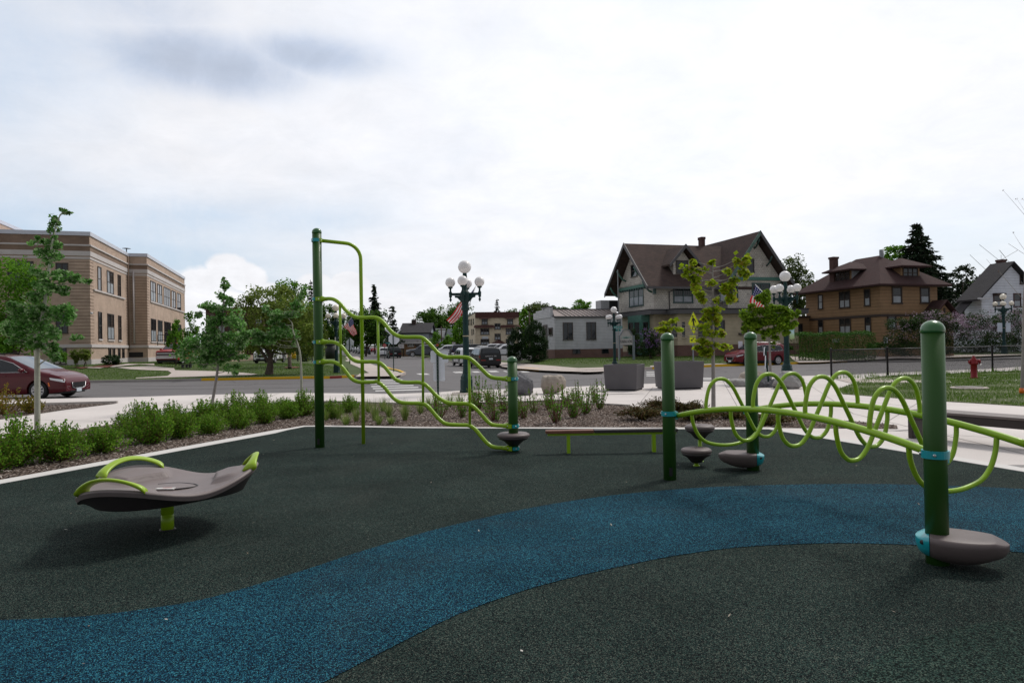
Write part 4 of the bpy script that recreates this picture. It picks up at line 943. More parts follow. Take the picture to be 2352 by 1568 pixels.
m_yg = M('sign_fluorescent', (.88, .97, .01), .45, 0, .03, 2.); m_stop = M('sign_red', (.45, .02, .03), .4); m_teal = M('script_teal', (.22, .42, .38), .6)
def rrect(x0, x1, z0, z1, r=.03, n=4):
    out = []
    for cx, cz, a0 in ((x1 - r, z1 - r, 0), (x0 + r, z1 - r, 90), (x0 + r, z0 + r, 180), (x1 - r, z0 + r, 270)):
        out += [(cx + r * math.cos(R(a0 + 90 * k / n)), cz + r * math.sin(R(a0 + 90 * k / n))) for k in range(n + 1)]
    return out
# sign backs on the green post by the crosswalk
c = G(1006.5, 922); sb = thing('traffic_sign', c, 'three blank white sign backs on a dark green punched post', 'sign')
m = MB(); m.box(c[0] - .03, c[0] + .03, c[1] - .02, c[1] + .02, 0, P(1008, 797, c[1])[2]); m.build('post', m_dkpost, sb)
m = MB(); 
for k in range(16):
    z_ = .1 + .09 * k; m.lathe([(.006, 0), (.006, .003)], (c[0], c[1] - .0205, z_), 8, (0, -1, 0))
m.build('punch_hole', m_signw, sb)
for k, (a, b) in enumerate(((zb(1645, 880), zb(1752, 1045)), (zb(1788, 882), zb(1895, 1045)), (zb(1682, 1050), zb(1848, 1300)))):
    p, q = P(*a, c[1] + .045), P(*b, c[1] + .045); m = MB()
    if k == 0: q[0] = c[0] - .002
    if k == 1: p[0] = c[0] + .002
    m.extr([(x, c[1] + .03 + .005 * (k == 2), z) for x, z in rrect(p[0], q[0], q[2], p[2], .04)], (0, .004, 0)); m.build('sign_panel', m_bmet, sb)
pt = P(1008, 797, c[1]); ro = thing('bird', [c[0], c[1], pt[2]], 'small robin with orange breast perched on the green sign post', 'bird')
def ell(u, v, ce=(.0, 0, .062), r_=(.050, .036, .040), tilt=.7):
    a = 2 * math.pi * u; b_ = math.pi * (v - .5); x, y, z = r_[0] * math.cos(a) * math.cos(b_), r_[1] * math.sin(a) * math.cos(b_), r_[2] * math.sin(b_); return (c[0] + ce[0] + x * math.cos(tilt) - z * math.sin(tilt), c[1] + ce[1] + y, pt[2] + ce[2] + x * math.sin(tilt) + z * math.cos(tilt))
MB().grid(lambda u, v: ell(u, v), 16, 10).build('body', M('robin_breast', (.30, .075, .02), .8), ro); MB().grid(lambda u, v: ell(u, v, (-.010, .010, .070), (.050, .033, .034)), 16, 10).build('back', M('robin_back', (.05, .04, .035), .8), ro)
MB().grid(lambda u, v: ell(u, v, (.038, 0, .112), (.026, .023, .024), 0), 14, 8).build('head', M('robin_head', (.02, .017, .016), .7), ro); MB().lathe([(.007, .0), (.001, .022)], (c[0] + .06, c[1], pt[2] + .112), 8, (1, 0, -.1)).build('beak', M('robin_beak', (.5, .3, .03), .5), ro)
MB().bar((c[0] - .035, c[1], pt[2] + .035), (c[0] - .10, c[1], pt[2] - .01), .022, .008).build('tail', M('robin_tail', (.03, .025, .023), .8), ro)
for s_ in (-.012, .012): MB().tube([(c[0] + .005, c[1] + s_, pt[2] + .03), (c[0] + .01, c[1] + s_, pt[2])], .0025, 5).build('leg', M('robin_leg', (.15, .10, .06), .7), ro)
# road signs seen from behind
def sign_back(x, ytop, ybase, Yd, n, rpx, label, post_mat=m_dkpost, extra=None, zf=None, rot=0., wide=1.):
    b = P(x, ybase, Yd); t_ = thing('traffic_sign', b, label, 'sign'); top = P(x, ytop, Yd); r_ = rpx / F * Yd
    MB().bar(b, (b[0] - .01, Yd, top[2] + .02), .06, .06).build('post', post_mat, t_)
    cz = top[2] - r_; m = MB()
    if n == 8: pts = [(top[0] + r_ * math.cos(R(22.5 + 45 * k)) / .924, Yd + .05, cz + r_ * math.sin(R(22.5 + 45 * k)) / .924) for k in range(8)]
    else: pts = [(top[0] + a * r_, Yd + .05, cz + b_ * r_) for a, b_ in ((-1, .05), (0, 1), (1, .05), (.86, -.95), (-.86, -.95))]
    m.extr(pts, (0, .006, 0)); m.build('sign_panel', m_bmet, t_); return t_
s1 = sign_back(*zb(521, 697), zb(490, 1062)[1], 52, 5, 8.9, 'pale five sided school sign back on a leaning post beside the avenue walk')
p = P(*zb(515, 800), 52); q = P(*zb(540, 858), 52); MB().box(p[0] - .25, q[0], 52.05, 52.056, q[2], p[2] + .02).build('sign_panel', m_bmet, s1)
s2 = sign_back(*zb(1133, 640), zb(1143, 1185)[1], 47.5, 8, 12.4, 'pale octagon back of a stop sign on the corner by the avenue')
for a, b in (((1015, 585), (1100, 650)), ((1228, 580), (1165, 650))):
    p, q = P(*zb(*a), 47.55), P(*zb(*b), 47.55); MB().bar(p, q, .02, .10).build('street_name_blade', m_bmet, s2)
p = P(*zb(1005, 807), 95); st = thing('stop_sign', [p[0], 95, elev(95)], 'small red stop sign facing the playground far down the avenue', 'sign')
MB().bar((p[0], 95.03, elev(95)), (p[0], 95.03, p[2]), .07, .07).build('post', m_dkpost, st); r_ = 27 / 3.485 / K / F * 95
MB().extr([(p[0] + r_ * math.cos(R(22.5 + 45 * k)), 94.97, p[2] + r_ * math.sin(R(22.5 + 45 * k))) for k in range(8)], (0, .01, 0)).build('sign_panel', m_stop, st)
text('STOP', r_ * .75, m_stw, st, (p[0], 94.95, p[2]), width=r_ * 1.4, ext=.004)
p = P(*zb(1052, 775), 96); t_ = thing('street_name_sign', [p[0], 96, elev(96)], 'slim green street name sign post beside the far stop sign', 'sign'); MB().bar((p[0], 96, elev(96)), (p[0], 96, P(*zb(1052, 640), 96)[2]), .07, .07).build('post', m_lampg, t_); MB().box(p[0] - .4, p[0] + .35, 95.95, 95.97, p[2] - .1, p[2] + .1).build('street_name_blade', m_stg, t_)
# pedestrian crossing sign
b = P(*z5(928, 1085), 48.3); pcx = P(*z5(928, 770), 48.3); pe = thing('crossing_sign', [b[0], 48.3, 0.], 'fluorescent yellow green diamond sign with a walking figure', 'sign')
MB().bar((b[0], 48.3, 0), (b[0], 48.3, P(*z5(928, 690), 48.3)[2]), .07, .07).build('post', M('galvanised', (.30, .33, .37), .45, .5), pe)
hw, hh = 44 / 1.96 / K / F * 48.3, 91 / 1.96 / K / F * 48.3
dm = lambda k, y: [(pcx[0] + a * hw * k, y, pcx[2] + b_ * hh * k) for a, b_ in ((0, -1), (1, 0), (0, 1), (-1, 0))]
MB().extr(dm(1, 48.24), (0, .01, 0)).build('sign_panel', m_yg, pe)
bm_ = MB(); o_, i_ = dm(.965, 48.236), dm(.93, 48.236)
bm_.add(o_ + i_, [(k, (k + 1) % 4, 4 + (k + 1) % 4, 4 + k) for k in range(4)]); bm_.build('sign_border', m_ink, pe)
fx = lambda x, z: (pcx[0] + x * hw, 48.233, pcx[2] + z * hh)
wm = MB(); wm.extr([fx(-.14 + .13 * math.cos(a), .60 + .075 * math.sin(a)) for a in np.linspace(0, 6.28, 13)[:-1]], (0, -.002, 0))
for poly in ([(-.16, .50), (.06, .48), (.30, .30), (.42, .12), (.36, .06), (.20, .22), (.10, .28), (.12, -.02), (-.12, -.02), (-.14, .26), (-.26, .10), (-.36, .14), (-.28, .34)], [(-.12, 0), (.02, 0), (-.04, -.28), (-.16, -.56), (-.30, -.60), (-.16, -.26)], [(.0, 0), (.13, 0), (.20, -.26), (.40, -.52), (.30, -.58), (.08, -.28)]):
    wm.extr([fx(*q) for q in poly], (0, -.002, 0))
wm.build('walking_figure', m_ink, pe)
p, q = P(*z5(897, 868), 48.3), P(*z5(945, 922), 48.3); MB().box(p[0], q[0], 48.24, 48.25, q[2], p[2]).build('arrow_plate', m_yg, pe)
ac = ((p[0] + q[0]) / 2, (p[2] + q[2]) / 2); aw = (q[0] - p[0]) * .3
am = MB(); am.extr([(ac[0] + x * aw, 48.237, ac[1] + z * aw) for x, z in ((-1, -1), (-1, .1), (-.6, -.3), (.6, .8), (.85, .5), (-.3, -.65), (.1, -1))], (0, -.002, 0)); am.build('arrow', m_ink, pe)
# funeral home sign
Yf = 56.; fa, fb = P(*z5(352, 940), Yf), P(*z5(450, 940), Yf); fz = P(*z5(400, 868), Yf)[2]; fs = thing('business_sign', [fa[0], Yf, .3], 'white arched funeral home sign with teal script on two grey posts', 'sign')
cw, ccx = (fb[0] - fa[0]) / 2, (fa[0] + fb[0]) / 2; zb0 = fa[2]
def curve(k=1., dz=0.): return [(ccx + x * cw * k, z + dz) for x, z in ((-1, fz), (-.86, fz + .05), (-.68, fz + .22), (-.45, fz + .42), (-.2, fz + .47), (.2, fz + .47), (.45, fz + .42), (.68, fz + .22), (.86, fz + .05), (1, fz))]
MB().extr([(ccx - cw, Yf - .06, zb0)] + [(x, Yf - .06, z) for x, z in curve()] + [(ccx + cw, Yf - .06, zb0)], (0, .1, 0)).build('panel', M('panel_white', (.48, .45, .46), .5, 0, .06), fs)
pts = [np.array([x, Yf - .02, z + .05]) for x, z in curve(1.06)]; m = MB()
for i in range(len(pts) - 1): m.bar(pts[i], pts[i + 1], .3, .06, (0, 0, 1))
m.build('crown_moulding', M('sign_trim', (.20, .22, .25), .5), fs)
for x in (ccx - cw - .08, ccx + cw + .10): MB().box(x - .09, x + .09, Yf - .08, Yf + .1, .2, fz + .03).build('post', M('sign_trim_post', (.17, .20, .23), .5), fs)
zt1 = P(*z5(400, 914), Yf)[2]; text('FUNERAL HOME', .34, m_ink, fs, (ccx, Yf - .065, zt1), width=cw * 1.86, ext=.006); text('Landmark', .40, m_teal, fs, (ccx, Yf - .065, P(*z5(400, 878), Yf)[2]), width=cw * 1.5, shear=.4, ext=.006)
m = MB()
for z_ in (zt1 + .27, zt1 - .27): m.box(ccx - cw * .93, ccx + cw * .93, Yf - .064, Yf - .061, z_ - .012, z_ + .012); m.extr([(ccx - .3, Yf - .0645, z_), (ccx + .3, Yf - .0645, z_), (ccx, Yf - .0645, z_ + (.12 if z_ > zt1 else -.12))], (0, -.002, 0))
m.build('ruling', m_ink, fs)
# street names on the lamp behind the planter
Ys = 45.9; a, b = P(*Zc(2440, 1290, 31.37)(465, 430), Ys), P(*Zc(2440, 1290, 31.37)(1575, 735), Ys)
sn = thing('street_name_sign', [(a[0] + b[0]) / 2, Ys, 1.6], 'green street name signs on the lamp beside the funeral home sign', 'sign')
MB().extr([(x, Ys, z) for x, z in rrect(a[0], b[0], b[2], a[2], .03)], (0, .01, 0)).build('street_name_blade', m_stg, sn)
text('5TH AV W', (a[2] - b[2]) * .8, m_stw, sn, ((a[0] + b[0]) / 2, Ys - .004, (a[2] + b[2]) / 2 - .01), width=(b[0] - a[0]) * .86)
c_, d_ = P(*Zc(2440, 1290, 31.37)(720, 800), Ys), P(*Zc(2440, 1290, 31.37)(1240, 1070), Ys); MB().bar(((c_[0] + d_[0]) / 2 - .17, Ys + .3, (c_[2] + d_[2]) / 2), ((c_[0] + d_[0]) / 2 + .17, Ys - .1, (c_[2] + d_[2]) / 2), .015, c_[2] - d_[2]).build('street_name_blade', m_stg, sn)
MB().box((a[0] + b[0]) / 2 - .01, (a[0] + b[0]) / 2 + .03, Ys + .012, Ys + .05, -.1, a[2] + .1).build('post', M('thin_pole', (.32, .31, .30), .5), sn)
# small white sign on dark post right
b = G(*zr(1275, 1560)); tp = P(*zr(1222, 940), b[1]); rs = thing('traffic_sign', b, 'white sign edge on a leaning dark post beside the small maple', 'sign')
MB().bar(b, (tp[0], b[1], tp[2]), .06, .05).build('post', m_dkpost, rs)
for y0, y1, xx in ((932, 1065, 1207), (1066, 1270, 1225)):
    p, q = P(*zr(xx, y0), b[1] - .06), P(*zr(xx, y1), b[1] - .06); MB().obox(((p[0] + q[0]) / 2, p[1], (p[2] + q[2]) / 2), (.075, .14, 0), (.004, -.002, 0), (.01, 0, (p[2] - q[2]) / 2)).build('sign_panel', m_bmet, rs)
for (x, y0, y1, lab) in ((zr(825, 0)[0], zr(0, 840)[1], zr(0, 980)[1], 'small pale parking sign on the lawn before the shingle house'), (zh(130, 0)[0], zh(0, 625)[1], zh(0, 890)[1], 'small pale parking sign in front of the hedge by the brown house')):
    Yd = 54 if x < 1800 else 59; a, b = P(x, y0, Yd), P(x, y1, Yd); t_ = thing('parking_sign', [a[0], Yd, .1], lab, 'sign'); MB().bar((a[0], Yd, 0.), (a[0], Yd, a[2]), .05, .05).build('post', m_dkpost, t_); MB().box(a[0] - .17, a[0] + .17, Yd - .06, Yd - .05, a[2] - .55, a[2]).build('sign_panel', m_bmet, t_)
# notice board and arrow sign by the lot
a, b = P(*zb(1195, 790), 112), P(*zb(1275, 845), 112); t_ = thing('notice_board', [a[0], 112, elev(112)], 'white notice board on two posts before the brick building', 'sign'); MB().box(a[0], b[0], 111.95, 112, b[2], a[2]).build('panel', m_signw, t_)
for x in (a[0] + .1, b[0] - .1): MB().box(x - .06, x + .06, 112.01, 112.1, elev(112), b[2]).build('post', m_black, t_)
m = MB(); 
for k in range(3): m.box(a[0] + .3, b[0] - .3, 111.94, 111.949, b[2] + .3 + .35 * k, b[2] + .38 + .35 * k)
m.build('text_line', M('text_grey', (.2, .2, .22), .6), t_)
a, b = P(*zb(1945, 762), 100), P(*zb(1992, 792), 100); t_ = thing('arrow_sign', [(a[0] + b[0]) / 2, 100, elev(100)], 'small white sign with dark blocks above the parked cars', 'sign'); MB().box(a[0], b[0], 99.95, 100, b[2], a[2]).build('panel', m_signw, t_); MB().bar(((a[0] + b[0]) / 2, 100.05, elev(100)), ((a[0] + b[0]) / 2, 100.05, b[2]), .08, .08).build('post', m_dkpost, t_)
m = MB(); m.box(a[0] + .15, (a[0] + b[0]) / 2 - .05, 99.94, 99.949, b[2] + .15, a[2] - .15); m.box((a[0] + b[0]) / 2 + .05, b[0] - .15, 99.94, 99.949, b[2] + .15, a[2] - .15); m.build('dark_block', m_ink, t_)

# ------------------------------------------------------------------ hydrant, manhole, fence, small things
c = G(*zh(1243, 1140)); s_ = .99; hy = thing('fire_hydrant', c, 'dark red fire hydrant standing in the grass', 'hydrant'); s_ = 1.02
MB().lathe([(.15, 0), (.15, .05), (.115, .06), (.115, .55), (.125, .56), (.16, .58), (.16, .64), (.13, .65), (.125, .74), (.10, .80), (.05, .85), (.045, .92), (.001, .93)], c, 20).build('barrel', m_hyd, hy)
MB().lathe([(.075, .08), (.075, .16), (.10, .17), (.10, .22), (.06, .23), (.03, .26)], c + [0, 0, .68], 12, (1, -.15, 0)).build('outlet', m_hyd, hy); MB().lathe([(.05, .08), (.05, .15), (.065, .155), (.065, .19)], c + [0, 0, .68], 10, (-1, .1, 0)).build('outlet', m_hyd, hy)
MB().tube([c + [.13, -.08, .66], c + [.16, -.1, .55], c + [.22, -.1, .5], c + [.25, -.06, .6]], .008, 6).build('chain', m_alloy, hy)
c = G(2226, 893.5); mh = thing('manhole', c, 'raised round concrete manhole lid in the grass', 'manhole'); MB().lathe([(.53, 0), (.53, .05), (.50, .07), (.40, .07)], c, 28).build('collar', m_conc2, mh); MB().lathe([(.40, .066), (.39, .082), (.001, .082)], c, 28).build('lid', M('lid_iron', (.16, .145, .135), .7, .0, .2, 10), mh)
fp = [G(1909.6, 866.3), G(2039, 861.7)]; fd = (fp[1] - fp[0]); fp.append(fp[1] + fd + [0, .05, 0]); fp.append(G(2280, 852.3)); fd2 = fp[3] - fp[2]; fp += [fp[3] + fd2, fp[3] + 2 * fd2, fp[3] + 3 * fd2]
fe = thing('chain_link_fence', fp[0], 'black chain link fence along the pavement at right', 'fence')
for p in fp: MB().lathe([(.045, 0), (.045, 1.25), (.055, 1.25), (.04, 1.30), (.001, 1.31)], p, 10).build('post', m_black, fe)
for i in range(len(fp) - 1):
    MB().tube([fp[i] + [0, 0, 1.22], fp[i + 1] + [0, 0, 1.22]], .024, 8).build('top_rail', m_black, fe)
    a, b = fp[i], fp[i + 1]; L = np.linalg.norm(b - a); u = (b - a) / L; pitch, hh = .062, 1.16; segs = []
    for sgn in (1, -1):
        n_ = int((L + hh) / pitch)
        for k in range(n_):
            s0 = k * pitch - (hh if sgn > 0 else 0); s1 = s0 + sgn * hh; z0, z1_ = .03, .03 + hh
            if sgn < 0: s1 = s0 - hh
            for lim in (0, L):
                pass
            lo_, hi_ = (s0, s1) if s0 < s1 else (s1, s0); A0, A1 = max(lo_, 0), min(hi_, L)
            if A1 - A0 < .02: continue
            fz_ = lambda s: z0 + (s - s0) / (s1 - s0) * (z1_ - z0); segs.append((a + u * A0 + [0, 0, fz_(A0)], a + u * A1 + [0, 0, fz_(A1)]))
    V = []; Q = []; wv = .0065
    for p, q in segs:
        bs_ = len(V); V += [p + [0, 0, wv], p - [0, wv, 0], p - [0, 0, wv], q + [0, 0, wv], q - [0, wv, 0], q - [0, 0, wv]]
        Q += [(bs_, bs_ + 1, bs_ + 4, bs_ + 3), (bs_ + 1, bs_ + 2, bs_ + 5, bs_ + 4), (bs_ + 2, bs_, bs_ + 3, bs_ + 5)]
    npmesh('mesh_panel', np.array(V), np.array(Q), m_black, fe)
# litter bin, bollard, iron fence, picnic benches across the street at left
def zL(x, y): p = GT(x, y, zleft); return p
p = P(*zb(262, 990), 51); tb_ = thing('litter_bin', [p[0], 51, p[2]], 'dark green litter bin behind the corner lamp', 'bin'); MB().lathe([(.42, 0), (.45, 1.0)], p, 18).build('body', M('bin_dark', (.015, .02, .018), .6), tb_); MB().lathe([(.47, 1.0), (.47, 1.08), (.3, 1.16), (.001, 1.18)], p, 18).build('lid', M('bin_lid', (.02, .025, .025), .5), tb_)
a, b = P(*zp(2080, 570), 64), P(*zp(2080, 665), 64); yb_ = MB().lathe([(.2, 0), (.2, a[2] - b[2] - .1), (.15, a[2] - b[2] - .02), (.001, a[2] - b[2])], b, 14).build('bollard', M('bollard_yellow', (.72, .42, .01), .5)); tag(yb_, 'yellow steel bollard behind the iron fence', 'bollard')
Yi = 68.5; i0, i1 = P(*zp(1290, 715), Yi), P(*zp(2350, 705), Yi); ht = P(*zp(1400, 487), Yi)[2] - i0[2]; fi = thing('iron_fence', i0, 'black iron picket fence behind the crabapple tree', 'fence')
for z_ in (.25, ht - .25): MB().bar(i0 + [0, 0, z_], i1 + [0, 0, z_], .04, .05).build('rail', m_black, fi)
m = MB()
for k in range(int((i1 - i0)[0] / .13)): q = i0 + (i1 - i0) * (k * .13 / (i1 - i0)[0]); m.box(q[0] - .011, q[0] + .011, q[1] - .011, q[1] + .011, q[2], q[2] + ht)
m.build('pickets', m_black, fi)
for k in range(6): q = i0 + (i1 - i0) * k / 5; MB().box(q[0] - .05, q[0] + .05, q[1] - .05, q[1] + .05, q[2], q[2] + ht + .1).build('post', m_black, fi)
for (x0, x1, lab) in ((430, 620, 'dark park bench on the lawn right of the red pickup'), (705, 848, 'dark park bench on the lawn behind the slim young tree')):
    a, b = P(*zp(x0, 792), 54), P(*zp(x1, 792), 54); t_ = thing('park_bench', a, lab, 'bench', 'dark benches on the school lawn'); hz = P(*zp(x0, 748), 54)[2] - a[2]
    MB().box(a[0], b[0], 53.8, 54.2, a[2] + hz - .06, a[2] + hz).build('seat', m_black, t_)
    for x in (a[0] + .2, (a[0] + b[0]) / 2, b[0] - .25): MB().box(x, x + .1, 53.85, 54.15, a[2] - .05, a[2] + hz - .062).build('leg', m_black, t_)
# ------------------------------------------------------------------ vehicles
SPEC = {
 'minivan': dict(L=5.17, W=2.02, H=1.78, belt=1.02, sill=.24, wh=(-1.50, 1.60, .36), top=[(-2.585, .95), (-2.5, 1.15), (-2.30, 1.62), (-2.05, 1.72), (-1.2, 1.77), (-.3, 1.77), (.30, 1.69), (1.52, 1.13), (1.95, 1.03), (2.35, .90), (2.5, .80), (2.585, .66)],
   side=[((-2.1, 1.08), (-1.02, 1.08), (-1.02, 1.60), (-2.0, 1.55)), ((-.96, 1.08), (.08, 1.08), (-.02, 1.61), (-.96, 1.61)), ((.15, 1.08), (1.22, 1.08), (.62, 1.44), (.08, 1.60))], ws=(.36, 1.46), rw=(-2.52, -2.32)),
 'suv': dict(L=4.70, W=1.88, H=1.70, belt=1.02, sill=.28, wh=(-1.38, 1.42, .36), top=[(-2.35, 1.0), (-2.28, 1.15), (-2.05, 1.55), (-1.8, 1.65), (-1., 1.70), (0., 1.70), (.45, 1.62), (1.15, 1.16), (1.5, 1.08), (2.05, .98), (2.25, .86), (2.35, .70)],
   side=[((-1.85, 1.12), (-.98, 1.07), (-.98, 1.52), (-1.62, 1.50)), ((-.92, 1.07), (-.05, 1.07), (-.05, 1.55), (-.92, 1.54)), ((.02, 1.07), (.95, 1.07), (.45, 1.48), (.02, 1.55))], ws=(.50, 1.10), rw=(-2.27, -2.02)),
 'bigsuv': dict(L=4.85, W=1.95, H=1.76, belt=1.08, sill=.30, wh=(-1.42, 1.45, .39), top=[(-2.425, 1.05), (-2.40, 1.2), (-2.30, 1.62), (-2.15, 1.72), (-1., 1.76), (0., 1.76), (.35, 1.71), (1.05, 1.20), (1.4, 1.15), (2.1, 1.10), (2.35, 1.02), (2.425, .80)],
   side=[((-2.1, 1.14), (-1.05, 1.14), (-1.05, 1.60), (-2.05, 1.58)), ((-.98, 1.14), (-.08, 1.14), (-.08, 1.61), (-.98, 1.61)), ((0., 1.14), (.88, 1.14), (.45, 1.52), (0., 1.61))], ws=(.40, 1.0), rw=(-2.39, -2.28)),
 'sedan': dict(L=4.75, W=1.82, H=1.45, belt=.92, sill=.22, wh=(-1.42, 1.42, .33), top=[(-2.375, .90), (-2.3, 1.0), (-1.75, 1.06), (-1.0, 1.40), (-.4, 1.45), (.1, 1.43), (.45, 1.36), (1.2, .98), (1.6, .92), (2.1, .82), (2.3, .72), (2.375, .60)],
   side=[((-1.25, .98), (-.5, .97), (-.5, 1.33), (-.95, 1.30)), ((-.42, .97), (.95, .96), (.45, 1.26), (-.05, 1.34), )], ws=(.5, 1.14), rw=(-1.70, -1.05)),
 'pickup': dict(L=5.9, W=2.05, H=1.92, belt=1.18, sill=.38, wh=(-1.85, 1.85, .41), top=[(-2.95, 1.15), (-2.9, 1.2), (-.75, 1.2), (-.70, 1.75), (-.5, 1.88), (.2, 1.92), (.6, 1.86), (1.35, 1.28), (1.6, 1.25), (2.6, 1.22), (2.85, 1.15), (2.95, .95)],
   side=[((-.62, 1.24), (.15, 1.24), (.15, 1.75), (-.55, 1.75)), ((.22, 1.24), (1.1, 1.24), (.7, 1.65), (.22, 1.77))], ws=(.66, 1.30), rw=None)}
PAINT = {}
def paint(c):
    if c not in PAINT: PAINT[c] = M_paint('car_paint_' + str(len(PAINT)), {'red': (.085, .004, .010), 'cherry': (.14, .006, .014), 'truckred': (.34, .02, .025), 'white': (.74, .75, .78), 'black': (.010, .011, .013), 'navy': (.012, .016, .045), 'grey': (.10, .11, .13), 'silver': (.42, .43, .45), 'brightred': (.42, .010, .015), 'dark': (.02, .022, .028)}[c])
    return PAINT[c]
def car(kind, color, loc, head, label, group=None, plate=None, letters=None, name='parked_car', cat='car', detail=True, spokes=10):
    sp = SPEC[kind]; L, W, Hh, belt, sill = sp['L'], sp['W'], sp['H'], sp['belt'], sp['sill']; xr, xf, Rw = sp['wh']; Ra = Rw + .06
    root = thing(name, loc, label, cat, group, head); tx, tz = zip(*sp['top'])
    top = lambda x: float(np.interp(x, tx, tz))
    def hw(x, z):
        a = W / 2; t_ = (x - (L / 2 - .85)) / .85
        if t_ > 0: a *= 1 - .20 * t_ ** 2.2
        t_ = (-L / 2 + .5 - x) / .5
        if t_ > 0: a *= 1 - .09 * t_ * t_
        if z > belt: a *= 1 - .20 * ((z - belt) / (Hh - belt)) ** 1.15
        elif z < .5: a *= 1 - .05 * ((.5 - z) / .3) ** 2
        a += .012 * math.exp(-((z - belt + .12) / .09) ** 2)
        return a - .07 * math.exp(-max(top(x) - z, 0) / .045)
    def bot(x):
        b = sill + .06 * clampf((abs(x) - (L / 2 - .5)) / .5)
        for xw in (xr, xf):
            d = abs(x - xw)
            if d < Ra: b = max(b, Rw + math.sqrt(Ra * Ra - d * d) * 1.0)
        return b
    xs = sorted(set([round(v, 4) for v in list(np.linspace(-L / 2, L / 2, 56)) + list(tx) + [xw + Ra * math.sin(a) for xw in (xr, xf) for a in np.linspace(-1.57, 1.57, 13)]])); Kk, J = 12, 8; rings = []
    for x in xs:
        zb_, zt_ = bot(x), top(x); left = []
        for k in range(Kk + 1):
            q = k / Kk; q = q ** .85; z = zb_ + (zt_ - zb_) * q; left.append((x, hw(x, z), z))
        yt = left[-1][1]; cr = [(x, yt * (1 - 2 * j / J), zt_ + .035 * (1 - (1 - 2 * j / J) ** 2)) for j in range(1, J)]
        rings.append(left + cr + [(x, -y, z) for _, y, z in reversed(left)])
    n = len(rings[0]); m = MB(); m.add(sum(rings, []), [(i * n + k, i * n + (k + 1) % n, (i + 1) * n + (k + 1) % n, (i + 1) * n + k) for i in range(len(xs) - 1) for k in range(n)], True)
    m.add(rings[0], [tuple(range(n))]); m.add(rings[-1], [tuple(range(n - 1, -1, -1))])
    body = m.build('body', paint(color), root, True, fix=True); body.data.polygons.foreach_set('use_smooth', [True] * len(body.data.polygons))
    es = body.modifiers.new('edges', 'EDGE_SPLIT'); es.split_angle = R(38)
    def spatch(poly, side, off=.009, nu=8, nv=5):
        a, b, c, d = [np.array(q) for q in poly]
        def fn(u, v):
            q = (a * (1 - u) + b * u) * (1 - v) + (d * (1 - u) + c * u) * v; return (q[0], side * (hw(q[0], q[1]) + off), q[1])
        return fn
    for s_ in (1, -1):
        for q in sp['side']:
            o = MB().grid(spatch(q, s_), 8, 5).build('side_window', m_cglass, root, True)
            if kind in ('minivan', 'suv') and detail:
                ed = [spatch(q, s_, .012)(u, v) for u, v in [(i / 8, 0) for i in range(9)] + [(1, 1), (0, 1), (0, 0)]]; ed = [ed[0]] + ed[1:]
                MB().tube(ed, .011, 5).build('window_trim', m_chrome, o, True)
        for q0_, q1_ in zip(sp['side'][:-1], sp['side'][1:]):
            MB().grid(spatch((q0_[1], q1_[0], q1_[3], q0_[2]), s_, .007), 2, 5).build('door_pillar', m_black, root, True)
    def tpatch(xa, xb, k, off=.010):
        def fn(u, v):
            x = xa + (xb - xa) * u; yt = hw(x, top(x)) * k; j = 1 - 2 * v; return (x, yt * j, top(x) + .035 * (1 - (j * k) ** 2) + off)
        return fn
    if sp['ws']: MB().grid(tpatch(*sp['ws'], .95), 10, 8).build('windscreen', m_cglass if color != 'red' else M_glass('windscreen_pale', (.10, .13, .16), .03), root, True)
    if sp['rw']:
        xa, xb = sp['rw']
        MB().grid(lambda u, v: (lambda p: (p[0] - .012, p[1], p[2]))(tpatch(xa, xb, .93, .0)(u, v)), 8, 8).build('rear_window', m_cglass, root, True)
    # underbody and wheels
    MB().box(-L / 2 + .25, L / 2 - .25, -W / 2 * .84, W / 2 * .84, .2, min(.62, belt - .2)).build('underbody', m_black, root, True)
    for xw in (xr, xf):
        for s_ in (1, -1):
            c = np.array([xw, s_ * (W / 2 - .125), Rw]); tw = .115
            ty_ = MB().lathe([(Rw * .62, -tw), (Rw * .9, -tw), (Rw * .985, -tw * .7), (Rw, -tw * .4), (Rw, tw * .4), (Rw * .985, tw * .7), (Rw * .9, tw), (Rw * .68, tw), (Rw * .62, tw * .7)], c, 28, (0, s_, 0)).build('wheel', m_rubber, root, True)
            MB().lathe([(Rw * .68, tw * .62), (.001, tw * .62)], c, 24, (0, s_, 0)).build('rim_backing', m_black, ty_, True)
            rm = MB(); rm.lathe([(Rw * .69, tw * .7), (Rw * .69, tw * .98), (Rw * .62, tw * 1.0), (Rw * .60, tw * .7)], c, 28, (0, s_, 0)); rm.lathe([(Rw * .15, tw * .7), (Rw * .15, tw * .95), (.001, tw * .97)], c, 14, (0, s_, 0))
            if detail:
                for k in range(spokes):
                    a = 2 * math.pi * k / spokes; d = np.array([math.cos(a), 0, math.sin(a)]); e = np.array([-math.sin(a), 0, math.cos(a)]); y_ = np.array([0, s_, 0]) * tw
                    rm.extr([c + d * Rw * .12 + e * Rw * .035 + y_ * .78, c + d * Rw * .63 + e * Rw * .085 + y_ * .78, c + d * Rw * .63 - e * Rw * .085 + y_ * .78, c + d * Rw * .12 - e * Rw * .035 + y_ * .78], y_ * .14)
            rm.build('rim', m_alloy, ty_, True)
    if not detail and kind != 'sedan': pass
    # front: lamps, grille, plate, bumper mouth
    xe = L / 2; hz = top(L / 2 - .22) - .10
